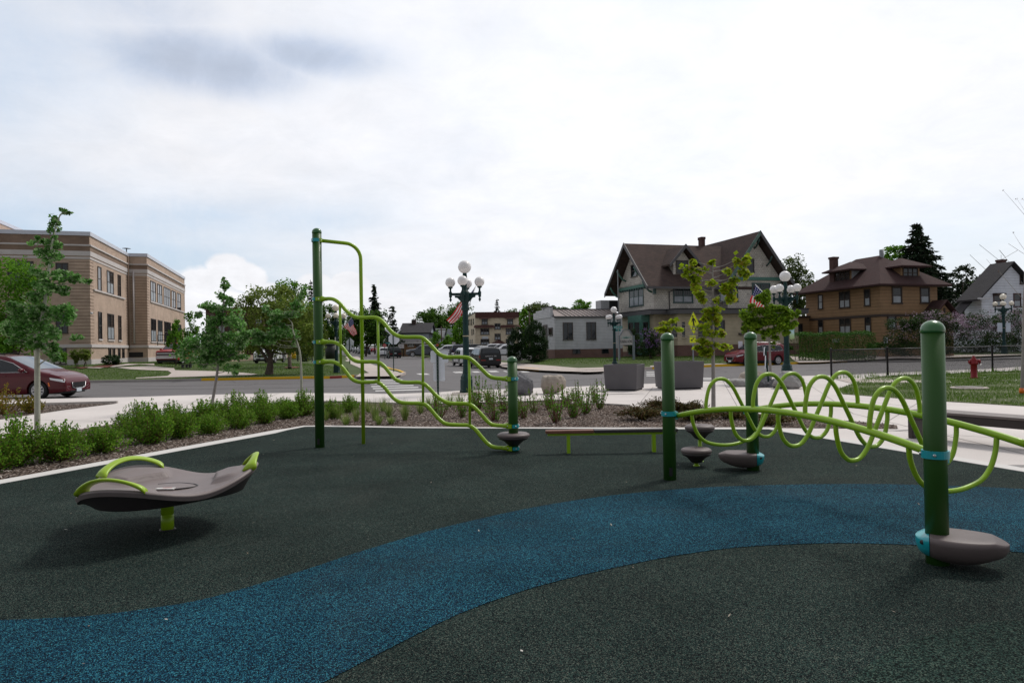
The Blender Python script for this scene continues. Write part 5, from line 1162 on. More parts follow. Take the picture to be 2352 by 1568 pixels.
    for s_ in (1, -1):
        q = ((xe - .50, hz - .02), (xe - .04, hz - .14), (xe - .05, hz - .03), (xe - .52, hz + .06))
        MB().grid(spatch(q, s_, .012), 6, 3).build('headlight', m_lens, root, True)
        zr0 = belt - .22; MB().grid(spatch(((-xe + .02, zr0), (-xe + .24, zr0 + .04), (-xe + .30, zr0 + .2), (-xe + .02, zr0 + .2)), s_, .012), 4, 3).build('tail_light', m_redlens, root, True)
        x_m = sp['side'][-1][1][0] - .12; yb = hw(x_m, belt + .05)
        MB().lathe([(.001, -.13), (.07, -.10), (.085, 0), (.07, .10), (.001, .13)], (x_m - .02, s_ * (yb + .14), belt + .14), 12, (0, 1, 0)).build('mirror', paint(color), root, True)
        MB().bar((x_m, s_ * (yb - .02), belt + .06), (x_m - .01, s_ * (yb + .06), belt + .10), .05, .04).build('mirror_arm', m_black, root, True)
        # door cuts and handles
        if detail:
            for q in sp['side'][1:]:
                x_ = q[0][0] - .03
                ln = [(x_, s_ * (hw(x_, z) + .002), z) for z in np.linspace(sill + .12, belt + .03, 8)]; MB().tube(ln, .006, 4).build('door_gap', m_black, root, True)
                hx = q[0][0] + .15; MB().bar((hx - .08, s_ * (hw(hx, belt - .06) + .02), belt - .07), (hx + .12, s_ * (hw(hx, belt - .06) + .02), belt - .065), .03, .03).build('door_handle', paint(color), root, True)
            MB().grid(spatch(((xr + Ra + .02, sill - .01), (xf - Ra - .02, sill - .01), (xf - Ra - .02, sill + .10), (xr + Ra + .02, sill + .10)), s_, .008), 6, 2).build('sill_trim', m_black if kind != 'minivan' else paint(color), root, True)
    yF = hw(xe, .7)
    def front_panel(name, y0, z0, z1, mat, off=.012, ins=0.): return MB().extr([(xe + off, -y0, z0), (xe + off, y0, z0), (xe + off, y0 - ins, z1), (xe + off, -y0 + ins, z1)], (-.03, 0, 0)).build(name, mat, root, True)
    zt0 = top(xe)
    if kind == 'pickup':
        for k, (a, b, mt) in enumerate(((.52, .70, m_chrome), (.74, .80, m_chrome), (.82, .92, m_black), (.94, 1.02, m_chrome), (1.03, 1.10, m_black))): front_panel('grille_bar' if k else 'front_bumper', .82 - .02 * k, a, b, mt, .02 + .05 * (k == 0))
    else:
        front_panel('grille', yF * .58, zt0 - .26, zt0 - .02, m_black, .012, -.06); front_panel('bumper_intake', yF * .72, .28, zt0 - .34, m_black, .010)
        MB().tube([(xe + .02, y, z) for y, z in ((-yF * .60, zt0 - .02), (-yF * .55, zt0 - .22), (-yF * .3, zt0 - .27), (yF * .3, zt0 - .27), (yF * .55, zt0 - .22), (yF * .60, zt0 - .02))], .014, 6).build('grille_trim', m_chrome, root, True)
    front_panel('number_plate', .16, zt0 - .40, zt0 - .25, m_plate, .03)
    for s_ in (1, -1):
        if kind in ('minivan', 'suv'):
            MB().tube([(xe - .02 + .015, s_ * (yF * q1_), z) for q1_, z in ((.70, .47), (.96, .50), (.98, .42), (.74, .36))], .007, 6).build('fog_lamp_trim', m_chrome, root, True)
            MB().grid(spatch(((xf + Ra + .01, .52), (xf + Ra + .06, .50), (xf + Ra + .03, .66), (xf + Ra - .02, .66)), s_, .012), 2, 2).build('side_marker', m_orange if kind == 'minivan' else m_redlens, root, True)
    # rear
    zt1 = top(-xe); MB().box(-xe - .012, -xe + .02, -.17, .17, zt1 - .34, zt1 - .20).build('number_plate', m_plate, root, True)
    MB().box(-xe - .03, -xe + .05, -W / 2 * .82, W / 2 * .82, .34, .52).build('rear_bumper', m_black, root, True)
    if kind in ('bigsuv',):
        for s_ in (1, -1): MB().box(-xe - .012, -xe + .03, s_ * .45 if s_ > 0 else -.86, .86 if s_ > 0 else -.45, .62, .72).build('tail_light', m_redlens, root, True)
    if kind in ('minivan', 'suv', 'bigsuv') and detail:
        for s_ in (1, -1):
            y_ = s_ * W / 2 * .66; MB().tube([(x, y_, top(x) + .065) for x in np.linspace(-L / 2 + .45, .15, 8)], .018, 6).build('roof_rail', m_black if color != 'cherry' else m_chrome, root, True)
    if letters:
        o = text(letters, .13, m_chrome, root, (-xe - .016, 0, zt1 - .05), width=.95, local=True); o.rotation_euler = (math.pi / 2, 0, -math.pi / 2)
    return root
GA = R(17.0)                               # street grid angle
AV = R(90) + GA                            # up the avenue, away from the playground
MS = R(19)
def cx_at(x, Yd): return P(x, 800, Yd)[0]
v = car('minivan', 'red', (cx_at(104, 26.5) - 2.05, 27.6, -.13), R(1.5), 'dark red minivan on the street at the far left edge', spokes=10)
car('suv', 'cherry', (cx_at(1738, 52.6), 52.9, -.13), R(180) + R(19), 'dark red crossover parked at the yellow kerb by the shingle house')
p = P(*zp(240, 750), 60); car('pickup', 'truckred', (p[0] - .2, 62.6, p[2]), R(-84), 'red pickup truck with a chrome grille facing the street beside the school', name='pickup_truck', cat='truck')
p = P(*zp(1590, 733), 65.5); car('bigsuv', 'white', (p[0] + .25, 67.6, p[2]), R(-88), 'white family car parked facing the street behind the crabapple trunk')
yb4 = 57.2; x4 = cx_at(1127, yb4); car('bigsuv', 'black', (x4 - math.sin(GA) * 2.4, yb4 + math.cos(GA) * 2.4, -.13), AV, 'black boxy car seen from behind at the avenue kerb, nearest the corner', letters='SANTA FE')
car('suv', 'white', (x4 - .05 - math.sin(GA) * 9.2, yb4 + math.cos(GA) * 9.2, -.10), AV, 'white car parked just ahead of the black boxy one on the avenue')
p = P(*zb(1100, 972), 108); car('bigsuv', 'black', (p[0], 110, elev(110) - .13), AV, 'black car parked far up the avenue beneath the stop sign back'); car('suv', 'white', (p[0] - 3.0, 117, elev(117) - .13), AV, 'white car ahead of the black one far up the avenue')
p = P(*zb(808, 930), 172); car('sedan', 'brightred', (p[0], 174, elev(174) - .13), AV, 'bright red saloon driving away in the far avenue')
ords = ['first', 'second', 'third', 'fourth', 'fifth', 'sixth', 'seventh', 'eighth', 'ninth', 'tenth', 'eleventh', 'twelfth', 'thirteenth', 'fourteenth', 'fifteenth', 'sixteenth']
for i, (xz, Yd, cl_, kd) in enumerate(((737, 150, 'dark', 'bigsuv'), (688, 160, 'grey', 'suv'), (650, 172, 'dark', 'bigsuv'), (610, 184, 'navy', 'suv'), (570, 200, 'dark', 'suv'), (535, 216, 'black', 'sedan'))):
    car(kd, cl_, (cx_at(zb(xz, 0)[0], Yd), Yd, elev(Yd) - .13), AV + math.pi, '%s dark car counting leftward along the far avenue kerb, left of the red saloon' % ords[i], 'dark cars parked along the far avenue', detail=False)
lot = [('suv', 'navy', 'zb', 1415, 126, 195, 'dark blue car turned left at the left end of the car park'), ('bigsuv', 'grey', 'za', 165, 104, 188, 'grey and black patrol style car in the front row of the car park'),
       ('suv', 'white', 'za', 465, 122, 190, 'white topped car behind the sign post in the car park'), ('suv', 'white', 'za', 590, 108, 188, 'white car with dark windows left of the navy car'), ('bigsuv', 'navy', 'za', 765, 96, 100, 'navy car showing its back in the car park'),
       ('suv', 'black', 'za', 975, 118, 185, 'black car roof showing just right of the nearest lamp'), ('sedan', 'silver', 'za', 1150, 112, 187, 'silver saloon in the car park before the apartment house'), ('suv', 'white', 'za', 1345, 122, 186, 'white car in the back row of the car park'), ('suv', 'grey', 'za', 1510, 108, 187, 'grey car in the car park beside the dark evergreens'), ('suv', 'white', 'za', 1600, 94, 186, 'white car with a silver wheel beside the dark evergreens'), ('sedan', 'white', 'za', 720, 132, 186, 'pale saloon at the back of the car park')]
for kd, cl_, zz, x, Yd, hd_, lab in lot:
    car(kd, cl_, (cx_at({'zb': zb, 'za': za}[zz](x, 0)[0], Yd), Yd, elev(Yd) - .13 + .25), R(hd_), lab, 'cars in the apartment car park', detail=Yd < 110)
# roof rack and ladder on the red pickup
pk = P(*zp(240, 750), 60); rk = thing('ladder_rack', [pk[0] - .2, 63.2, pk[2] + 1.9], 'dark ladder rack with an orange flag above the red pickup', 'rack')
for dx in (-.8, .8):
    for dy in (0, 2.2): MB().bar([pk[0] - .2 + dx, 63.2 + dy, pk[2] + 1.15], [pk[0] - .2 + dx, 63.2 + dy, pk[2] + 2.75], .05, .05).build('upright', m_black, rk)
for dz in (2.3, 2.5, 2.75): MB().bar([pk[0] - 1.05, 63.2, pk[2] + dz], [pk[0] + .65, 63.2, pk[2] + dz], .04, .04).build('crossbar', m_black, rk)
MB().bar([pk[0] - .6, 63.1, pk[2] + 2.1], [pk[0] - .35, 63.1, pk[2] + 2.9], .12, .05).build('orange_flag', m_orange, rk)

# ------------------------------------------------------------------ buildings
class Frame:                               # local axes: u to the right along the street, v away up the avenue
    def __init__(s, x, y, Yd, z0, ang=GA):
        s.o = np.array([cx_at(x, Yd), Yd, z0]); s.a = ang; s.ud = np.array([math.cos(ang), math.sin(ang)]); s.vd = np.array([-math.sin(ang), math.cos(ang)])
    def onv(s, q, v=0.):
        r_ = ray(*q); o2 = s.o[:2] + s.vd * v; tt = (o2 - EYE[:2]).dot(s.vd) / r_[:2].dot(s.vd); p = EYE + tt * r_; return (p[:2] - s.o[:2]).dot(s.ud), p[2] - s.o[2]
    def onu(s, q, u=0.):
        r_ = ray(*q); o2 = s.o[:2] + s.ud * u; tt = (o2 - EYE[:2]).dot(s.ud) / r_[:2].dot(s.ud); p = EYE + tt * r_; return (p[:2] - s.o[:2]).dot(s.vd), p[2] - s.o[2]
def window(root, ax, w0, sgn, a0, a1, z0, z1, fm, panes=1, sash=True, gm=None, sill=True, fw=.09, grid=None, curt=False):
    # ax 'v': wall plane v = w0 facing sgn along v; ax 'u': wall plane u = w0 facing sgn along u
    if a0 > a1: a0, a1 = a1, a0
    if z0 > z1: z0, z1 = z1, z0
    mp = (lambda a, d, z: (a, w0 + sgn * d, z)) if ax == 'v' else (lambda a, d, z: (w0 + sgn * d, a, z))
    def bx(m, a, b, c, d, lo_, hi_):
        p, q = mp(a, lo_, c), mp(b, hi_, d); m.box(min(p[0], q[0]), max(p[0], q[0]), min(p[1], q[1]), max(p[1], q[1]), min(p[2], q[2]), max(p[2], q[2]))
    m = MB(); bx(m, a0 - fw, a1 + fw, z1, z1 + fw * 1.2, -.02, .07); bx(m, a0 - fw, a0, z0, z1, -.02, .06); bx(m, a1, a1 + fw, z0, z1, -.02, .06)
    bx(m, a0 - fw * 1.5, a1 + fw * 1.5, z0 - fw, z0, -.02, .09 if sill else .06); wd = (a1 - a0) / panes
    for k in range(1, panes): bx(m, a0 + wd * k - fw * .45, a0 + wd * k + fw * .45, z0, z1, -.02, .055)
    o = m.build('window', fm, root, True); mm = MB()
    for k in range(panes):
        g0, g1 = a0 + wd * k + .03, a0 + wd * (k + 1) - .03
        if sash: bx(mm, g0, g1, (z0 + z1) / 2 - .03, (z0 + z1) / 2 + .03, .0, .04)
        if grid:
            for j in range(1, grid): bx(mm, g0 + (g1 - g0) * j / grid - .012, g0 + (g1 - g0) * j / grid + .012, (z0 + z1) / 2 + .05, z1, .0, .03)
    if mm.v: mm.build('sash', fm, o, True)
    g = MB(); bx(g, a0, a1, z0, z1, -.02, .018); g.build('pane', gm or m_glass, o, True)
    if curt:
        g = MB(); bx(g, a0 + .05, a1 - .05, z0 + .04, (z0 + z1) / 2 - .06, .018, .024); g.build('blind', m_curt, o, True)
    return o
def gable_roof(m, u0, u1, v0, v1, ze, zr, along='u', th=.16):
    # two sloping slabs; ridge runs along the given axis
    if along == 'u':
        vc = (v0 + v1) / 2
        for (a, b) in ((v0, vc), (v1, vc)): m.extr([(u0, a, ze), (u1, a, ze), (u1, b, zr), (u0, b, zr)], (0, 0, -th))
    else:
        uc = (u0 + u1) / 2
        for (a, b) in ((u0, uc), (u1, uc)): m.extr([(a, v0, ze), (a, v1, ze), (b, v1, zr), (b, v0, zr)], (0, 0, -th))
    return m
def hip_roof(m, u0, u1, v0, v1, ze, zr, th=.14, k=1.0):
    du, dv = u1 - u0, v1 - v0; i = min(du, dv) / 2 * k; a = [(u0, v0, ze), (u1, v0, ze), (u1, v1, ze), (u0, v1, ze)]
    if dv > du: r0_, r1_ = ((u0 + u1) / 2, v0 + i, zr), ((u0 + u1) / 2, v1 - i, zr); fs = [(0, 1, 4), (1, 2, 5, 4), (2, 3, 5), (3, 0, 4, 5)]
    else: r0_, r1_ = (u0 + i, (v0 + v1) / 2, zr), (u1 - i, (v0 + v1) / 2, zr); fs = [(0, 1, 5, 4), (1, 2, 5), (2, 3, 4, 5), (3, 0, 4)]
    m.add(a + [r0_, r1_], fs); m.add(a + [(p[0], p[1], p[2] - th) for p in a], [(0, 4, 5, 1), (1, 5, 6, 2), (2, 6, 7, 3), (3, 7, 4, 0), (7, 6, 5, 4)]); return m
# ---- school
m_sb = M_brick('school_brick', (.50, .375, .29), (.46, .34, .265), (.40, .305, .24), .4, .10, .008); m_sbd = M_brick('school_brick_dark', (.25, .17, .125), (.22, .15, .11), (.19, .135, .10), .4, .10, .008)
m_stone = M_rough('white_stone', (.55, .51, .50), .10, .05, .8, .8); m_cap = M('metal_coping', (.55, .57, .64), .4, .2, .05, 1.); m_swin = M('school_window_frame', (.055, .04, .034), .6)
fs_ = Frame(*z1(712, 1288), 58, .75); sch = thing('school', fs_.o, 'two storey tan brick school building with white stone bands', 'building', None, GA)
def block(u0, u1, v0, v1, h, par):
    MB().box(u0, u1, v0, v1, .42, h).build('wall', m_sb, par, True)
    for nm, z0, z1_, e, mt in (('plinth', -.5, .44, .05, m_stone), ('water_table', 1.46, 1.73, .10, m_stone), ('stone_band', 9.22, 9.62, .07, m_stone), ('stone_band', 8.95, 9.12, .04, m_stone), ('brick_band', 9.62, 9.98, .05, m_sbd), ('cornice', 10.05, 10.18, .13, m_stone), ('coping', 10.93, 11.27, .09, m_cap)):
        MB().box(u0 - e, u1 + e, v0 - e, v1 + e, z0, z1_).build(nm, mt, par, True)
    m = MB(); m2 = MB()
    for k in range(25):
        z_ = 1.85 + .285 * k
        m.box(u1 - 1.55, u1 + .02, v0 - .02, v0 - .0, z_, z_ + .04); m.box(u1 - .0, u1 + .02, v0 - .02, v0 + 1.0, z_, z_ + .04); m2.box(u1 - .0, u1 + .02, v1 - .9, v1, z_, z_ + .04)
    m.build('quoin_joints', m_sbd, par, True); m2.build('quoin_joints', m_sbd, par, True)
block(-7.0, 0, 0, 13.2, 10.95, sch); block(-16, 1.75, 13.3, 37, 10.95, sch)
MB().box(-16, -7.02, -.55, 13, -.5, 12.05).build('wall', m_sb, sch, True); MB().box(-16.1, -6.95, -.65, 13.1, 12.0, 12.3).build('coping', m_cap, sch, True); MB().box(-16.1, -6.95, -.65, 13.1, 10.05, 10.2).build('cornice', m_stone, sch, True); MB().box(-16.1, -6.96, -.62, 13.1, 8.95, 9.62).build('stone_band', m_stone, sch, True)
MB().box(-16.1, -6.96, -.62, 13.1, 1.46, 1.73).build('water_table', m_stone, sch, True); MB().box(-6.99, -.02, -.03, -.0, 10.2, 10.92).build('parapet_panel', m_sbd, sch, True)
for a, b in ((765, 790), (838, 885), (922, 942)):
    v0, _ = fs_.onu(z1(a, 600)); v1, _ = fs_.onu(z1(b, 600))
    for z0, z1_ in ((6.55, 8.55), (2.25, 4.55)): window(sch, 'u', 0, 1, v0, v1, z0, z1_, m_swin, 1 if b - a < 40 else 2, True, fw=.06, curt=b - a > 40)
    MB().box(-.02, .10, v0 - .1, v1 + .1, 2.08, 2.2).build('window_sill', m_stone, sch, True)
MB().box(-.02, .11, .9, 11.6, 6.35, 6.5).build('window_sill', m_stone, sch, True)
for a, b in ((850, 868), (882, 898), (925, 940), (957, 972)):
    v0, _ = fs_.onu(z1(a, 1200)); v1, _ = fs_.onu(z1(b, 1200)); window(sch, 'u', 0, 1, v0, v1, .5, 1.35, m_swin, 1, False, fw=.05)
for a, b in ((1178, 1215), (1232, 1265), (1282, 1330), (1343, 1372), (1385, 1412)):
    v0, _ = fs_.onu(z1(a, 600), 1.75); v1, _ = fs_.onu(z1(b, 600), 1.75)
    for z0, z1_ in ((6.5, 8.55), (2.2, 4.5)): window(sch, 'u', 1.75, 1, v0, v1, z0, z1_, m_swin, 2 if b - a < 40 else 3, True, fw=.07, curt=(a // 7 + int(z0)) % 2 == 0)
MB().box(1.73, 1.86, 14.6, 36, 6.30, 6.45).build('window_sill', m_stone, sch, True); MB().box(1.73, 1.86, 14.6, 36, 2.0, 2.13).build('window_sill', m_stone, sch, True)
for (a, b, y0, y1) in ((445, 527, 500, 600), (445, 527, 900, 1040), (430, 515, 1150, 1280)):
    u0, zt0 = fs_.onv(z1(a, y0)); u1, zb0 = fs_.onv(z1(b, y1)); window(sch, 'v', 0, -1, u0, u1, zb0, zt0, m_swin, 2, True, fw=.08)
u0, _ = fs_.onv(z1(300, 900)); 
for z0, z1_ in ((6.5, 8.6), (2.2, 4.6)): window(sch, 'v', 0, -1, -5.9, -4.2, z0, z1_, m_swin, 2, True, fw=.08)
MB().tube([(.10, 12.9, 1.2), (.10, 12.9, 10.9)], .07, 8).build('downpipe', m_sbd, sch, True); MB().tube([(.5, 13.2, 1.9), (.5, 13.2, 9.4)], .09, 8).build('downpipe', m_stone, sch, True); MB().lathe([(.05, 10.9), (.05, 11.7), (.42, 11.74), (.1, 11.8)], (-.1, 13.2, 0), 12).build('roof_vent', m_black, sch, True)
MB().box(-.9, 1.3, 13.24, 13.29, .5, 1.0).build('basement_grille', m_black, sch, True)
MB().lathe([(.001, -.12), (.12, -.04), (.12, .02), (.07, .08)], (.12, -.12, 4.35), 12).build('security_camera', M('camera_white', (.6, .6, .62), .4), sch, True)
# low wing and a far brown block right of the school
def simple_block(name, label, x0, x1, ytop, Yd, z0, dep, wall, roof, ang=0.):
    a, b = P(x0, ytop, Yd), P(x1, ytop, Yd); t_ = thing(name, [a[0], Yd, z0], label, 'building'); MB().box(a[0], b[0], Yd, Yd + dep, z0 - .6, a[2]).build('wall', wall, t_); MB().box(a[0] - .15, b[0] + .15, Yd - .15, Yd + dep, a[2], a[2] + .35).build('roof', roof, t_); return t_, a, b
w_, a, b = simple_block('annex_building', 'low tan brick wing with a white roof edge behind the slim young tree', zp(600, 0)[0], zp(1180, 0)[0], zp(0, 500)[1], 72, .75, 20, m_sb, m_cap)
for k in range(5): x = a[0] + 1.2 + 2.2 * k; MB().box(x, x + 1.1, 71.95, 72.02, .75 + .5, a[2] - .3).build('window', m_glass, w_)
m_red = M_brick('red_brick', (.10, .04, .03), (.085, .035, .028), (.09, .06, .05), .4, .1, .01)
w_, a, b = simple_block('brick_block', 'dark red brown upper storey rising far behind the crabapple', zp(805, 0)[0], zp(1640, 0)[0], 712, 110, .6, 25, m_red, m_red)
for k in range(7): x = a[0] + .6 + 1.5 * k; MB().box(x, x + .9, 109.94, 110.02, a[2] - 3.6, a[2] - 1.2).build('window', m_curt if k % 2 else m_glass, w_)
# railings on the low wing's terrace
rp_ = thing('terrace_railing', P(*zp(110, 400), 68), 'dark terrace railing in front of the school ground floor windows', 'railing'); r0_, r1_ = P(*zp(110, 322), 68), P(*zp(870, 318), 70)
for dz in (0, -.5): MB().bar(r0_ + [0, 0, dz], r1_ + [0, 0, dz], .05, .05).build('rail', m_black, rp_)
for k in range(9): q = r0_ + (r1_ - r0_) * k / 8; MB().bar(q, q - [0, 0, 1.05], .05, .05).build('post', m_black, rp_)

# ---- shingle house (funeral home) and its annex
m_shw = M_brick('weathered_wall_shingle', (.66, .62, .56), (.54, .505, .46), (.25, .23, .20), .26, .17, .010, .9, .7, (.20, .17, .15)); m_rf = M_brick('brown_roof_shingle', (.076, .045, .037), (.048, .029, .025), (.036, .026, .024), .33, .15, .012, .95, .7); m_rfd = M_brick('dark_roof_shingle', (.036, .034, .038), (.028, .026, .03), (.016, .016, .018), .33, .15, .012, .95, .6)
m_beige = M_siding('beige_siding', (.50, .42, .30), .125); m_grs = M_siding('grey_siding', (.52, .525, .545), .135); m_fasc = M('fascia_grey', (.085, .082, .088), .6, 0, .1, 2); m_soff = M('soffit_dark', (.055, .05, .05), .8); m_gtrim = M('green_trim', (.065, .175, .14), .6, 0, .25, 6); m_wg = M('window_green', (.035, .085, .078), .5, 0, .2, 8); m_wdk = M('window_dark_frame', (.075, .062, .056), .6, 0, .1, 5)
m_fbr = M_brick('house_brick', (.20, .095, .075), (.165, .08, .065), (.16, .12, .105), .22, .075, .01)
m_fbrd = M_brick('sooty_brick', (.10, .040, .034), (.08, .034, .03), (.07, .05, .045), .22, .075, .01)
fh = Frame(*z5(625, 700), 62.2, .5); ho = thing('shingle_house', fh.o, 'large weathered shingle house with brown roof, dormer and two gables', 'house', None, GA)
Z = lambda z: z - .5
def lb(name, mat, *b, par=None, bv=0): return MB().box(*b).build(name, mat, par or ho, True, bv)
lb('wall', m_shw, 0, 7.3, 0, 7.4, Z(4.6), Z(7.4)); lb('wall', m_shw, 7.25, 13.3, -.8, 7.4, Z(4.6), Z(7.6))
MB().extr([(0, 0, Z(7.0)), (0, 7.4, Z(7.0)), (0, 3.7, Z(11.0))], (.15, 0, 0)).build('gable_wall', m_shw, ho, True)
MB().extr([(7.25, -.8, Z(7.5)), (13.3, -.8, Z(7.5)), (10.27, -.8, Z(11.5))], (0, .15, 0)).build('gable_wall', m_shw, ho, True)
rf = gable_roof(MB(), -1.05, 10.2, -.85, 8.25, Z(6.85), Z(11.35), 'u', .22).build('roof', m_rf, ho, True)
gable_roof(MB(), 6.55, 13.95, -1.75, 7.6, Z(7.15), Z(12.0), 'v', .22).build('roof', m_rf, ho, True)
for (v0, v1) in ((-.85, 3.7), (8.25, 3.7)):
    MB().extr([(-1.12, v0, Z(6.88)), (-1.12, v1, Z(11.42)), (-1.12, v1, Z(11.0)), (-1.12, v0, Z(6.5))], (.08, 0, 0)).build('barge_board', m_fasc, rf, True)
for (u0, u1) in ((6.5, 10.25), (14.0, 10.25)):
    MB().extr([(u0, -1.82, Z(7.15)), (u1, -1.82, Z(12.07)), (u1, -1.82, Z(11.62)), (u0, -1.82, Z(6.72))], (0, .08, 0)).build('barge_board', m_fasc if u0 > 10 else M('barge_weathered', (.085, .15, .125), .7, 0, .4, 3), rf, True)
lb('gutter', m_fasc, -1.05, 6.6, -.97, -.85, Z(6.62), Z(6.82))
# dormer
ud, zd = fh.onv(z5(845, 400), .4); du0, _ = fh.onv(z5(772, 400), .4); du1, _ = fh.onv(z5(905, 400), .4)
lb('dormer_wall', m_shw, du0, du1, .4, 3.0, Z(7.7), Z(9.35)); dc = (du0 + du1) / 2; dw = (du1 - du0) / 2
MB().extr([(du0, .4, Z(9.3)), (du1, .4, Z(9.3)), (dc, .4, Z(10.45))], (0, .12, 0)).build('dormer_gable', m_shw, ho, True)
gable_roof(MB(), dc - dw - .75, dc + dw + .75, -.35, 3.4, Z(8.95), Z(10.75), 'v', .16).build('dormer_roof', m_rf, ho, True)
for s_ in (-1, 1): MB().extr([(dc + s_ * (dw + .8), -.42, Z(8.95)), (dc, -.42, Z(10.83)), (dc, -.42, Z(10.45)), (dc + s_ * (dw + .8), -.42, Z(8.62))], (0, .07, 0)).build('barge_board', m_fasc, ho, True)
def pxwin(fr, root, fv, x0, y0, x1, y1, ax, w0, sgn, fm, panes=1, **k):
    f = fr.onv if ax == 'v' else fr.onu; a0, z1_ = f(fv(x0, y0), w0); a1, z0_ = f(fv(x1, y1), w0); zc = (z0_, z1_); return window(root, ax, w0, sgn, a0, a1, min(zc), max(zc), fm, panes, **k)
pxwin(fh, ho, z5, 797, 285, 880, 378, 'v', .4, -1, m_wdk, 2)
pxwin(fh, ho, z5, 775, 503, 918, 605, 'v', 0, -1, m_wg, 2, grid=4, curt=True); pxwin(fh, ho, z5, 1135, 472, 1272, 596, 'v', -.8, -1, m_wg, 2, grid=4, curt=True); pxwin(fh, ho, z5, 1392, 462, 1525, 580, 'v', -.8, -1, m_wg, 2, grid=4, curt=True); pxwin(fh, ho, z5, 1270, 270, 1398, 368, 'v', -.8, -1, m_wdk, 2)
pxwin(fh, ho, z5, 428, 500, 536, 625, 'u', 0, -1, m_wg, 3, grid=4, curt=True); pxwin(fh, ho, z5, 443, 322, 486, 398, 'u', 0, -1, m_wdk, 1, sash=True)
# green bands and brackets
lb('gable_band', m_gtrim, -.16, 0., .3, 7.1, Z(7.02), Z(7.28)); lb('gable_band', m_gtrim, 7.4, 13.2, -1.0, -.8, Z(7.5), Z(7.8))
m = MB()
for k in range(13): m.box(-.22, 0., .5 + .5 * k, .65 + .5 * k, Z(6.85), Z(7.02))
m.build('dentils', m_wg, ho, True)
for v0, z_ in ((.3, 7.3), (7.1, 7.3), (1.9, 8.8), (5.5, 8.8)):
    MB().tube([(-.02, v0, Z(z_ - .9)), (-.35, v0, Z(z_ - .75)), (-.75, v0, Z(z_ - .3)), (-.95, v0, Z(z_ + .1))], .09, 6).build('eave_bracket', m_gtrim, ho, True)
for u0, z_ in ((7.6, 7.9), (12.95, 7.9), (8.9, 9.7), (11.6, 9.7), (10.27, 11.3)):
    MB().tube([(u0, -.82, Z(z_ - .8)), (u0, -1.1, Z(z_ - .65)), (u0, -1.4, Z(z_ - .3)), (u0, -1.6, Z(z_))], .08, 6).build('eave_bracket', m_wg, ho, True)
lb('corner_brackets', m_wg, -.1, .1, -.3, -.02, Z(6.2), Z(6.75))
MB().tube([(1.55, -.1, Z(4.7)), (1.55, -.1, Z(6.4)), (1.9, -.85, Z(6.65))], .045, 6).build('downpipe', m_fasc, ho, True)
chx, chz = fh.onv(z5(998, 160), 3.9); lb('chimney', m_fbrd, chx - .2, chx + .2, 3.7, 4.3, Z(10.2), Z(12.1)); lb('chimney_cap', m_fbrd, chx - .24, chx + .24, 3.66, 4.34, Z(12.0), Z(12.25))
# ground floor: siding, brick base, porch roof band
lb('wall', m_beige, .02, 2.2, .1, 7.2, Z(.9), Z(4.6)); lb('wall', m_beige, 1.4, 14.3, -1.7, 6.8, Z(1.5), Z(4.6)); lb('brick_base', m_fbr, 1.34, 14.36, -1.76, 6.8, -1., Z(1.5)); lb('brick_base', m_fbr, -.03, 2.2, .05, 7.2, -1., Z(.95))
lb('porch_roof', m_rfd, -.7, 15.0, -.7, 7.8, Z(4.72), Z(4.80)); lb('porch_fascia', m_fasc, -.68, 15.0, -.68, 7.8, Z(4.35), Z(4.72)); lb('porch_fascia', m_fasc, .9, 15.0, -2.35, -.66, Z(4.30), Z(4.70)); lb('porch_roof', m_rfd, .85, 15.05, -2.4, -.6, Z(4.70), Z(4.78))
lb('corner_post', m_beige, 1.30, 1.75, -1.82, -1.4, Z(1.5), Z(4.32))
lb('bay', m_gtrim, -.85, .02, .9, 3.6, Z(.7), Z(4.35))
for v0, v1 in ((1.15, 2.2), (2.4, 3.4)): window(ho, 'u', -.85, -1, v0, v1, Z(1.6), Z(3.7), m_gtrim, 1)
window(ho, 'v', .9, -1, -.68, -.15, Z(1.6), Z(3.7), m_gtrim, 1)
pxwin(fh, ho, z5, 755, 760, 862, 878, 'v', -1.7, -1, m_beige, 1, sash=False, fw=.12); pxwin(fh, ho, z5, 972, 755, 1168, 868, 'v', -1.7, -1, m_wdk, 3, sash=False)
d0, _ = fh.onv(z5(1345, 900), -1.7); lb('door', m_wdk, d0, d0 + 1.1, -1.74, -1.6, Z(1.5), Z(3.7)); lb('door_light', M('porch_lamp', (.03, .025, .02), .5), d0 - .5, d0 - .3, -1.82, -1.7, Z(3.2), Z(3.5)); lb('mailbox', m_wdk, d0 - .85, d0 - .35, -1.85, -1.7, Z(2.35), Z(2.55))
m = MB(); 
for k in range(10): m.box(d0 - .2 + .22 * k, d0 - .16 + .22 * k, -2.3, -2.26, Z(1.3), Z(2.35))
m.box(d0 - .3, d0 + 2.1, -2.31, -2.25, Z(2.3), Z(2.38)); m.build('porch_railing', M('railing_white', (.42, .41, .39), .6), ho, True); lb('porch_step', m_conc2, d0 - .3, d0 + 2.2, -2.6, -1.7, -.5, Z(1.3))
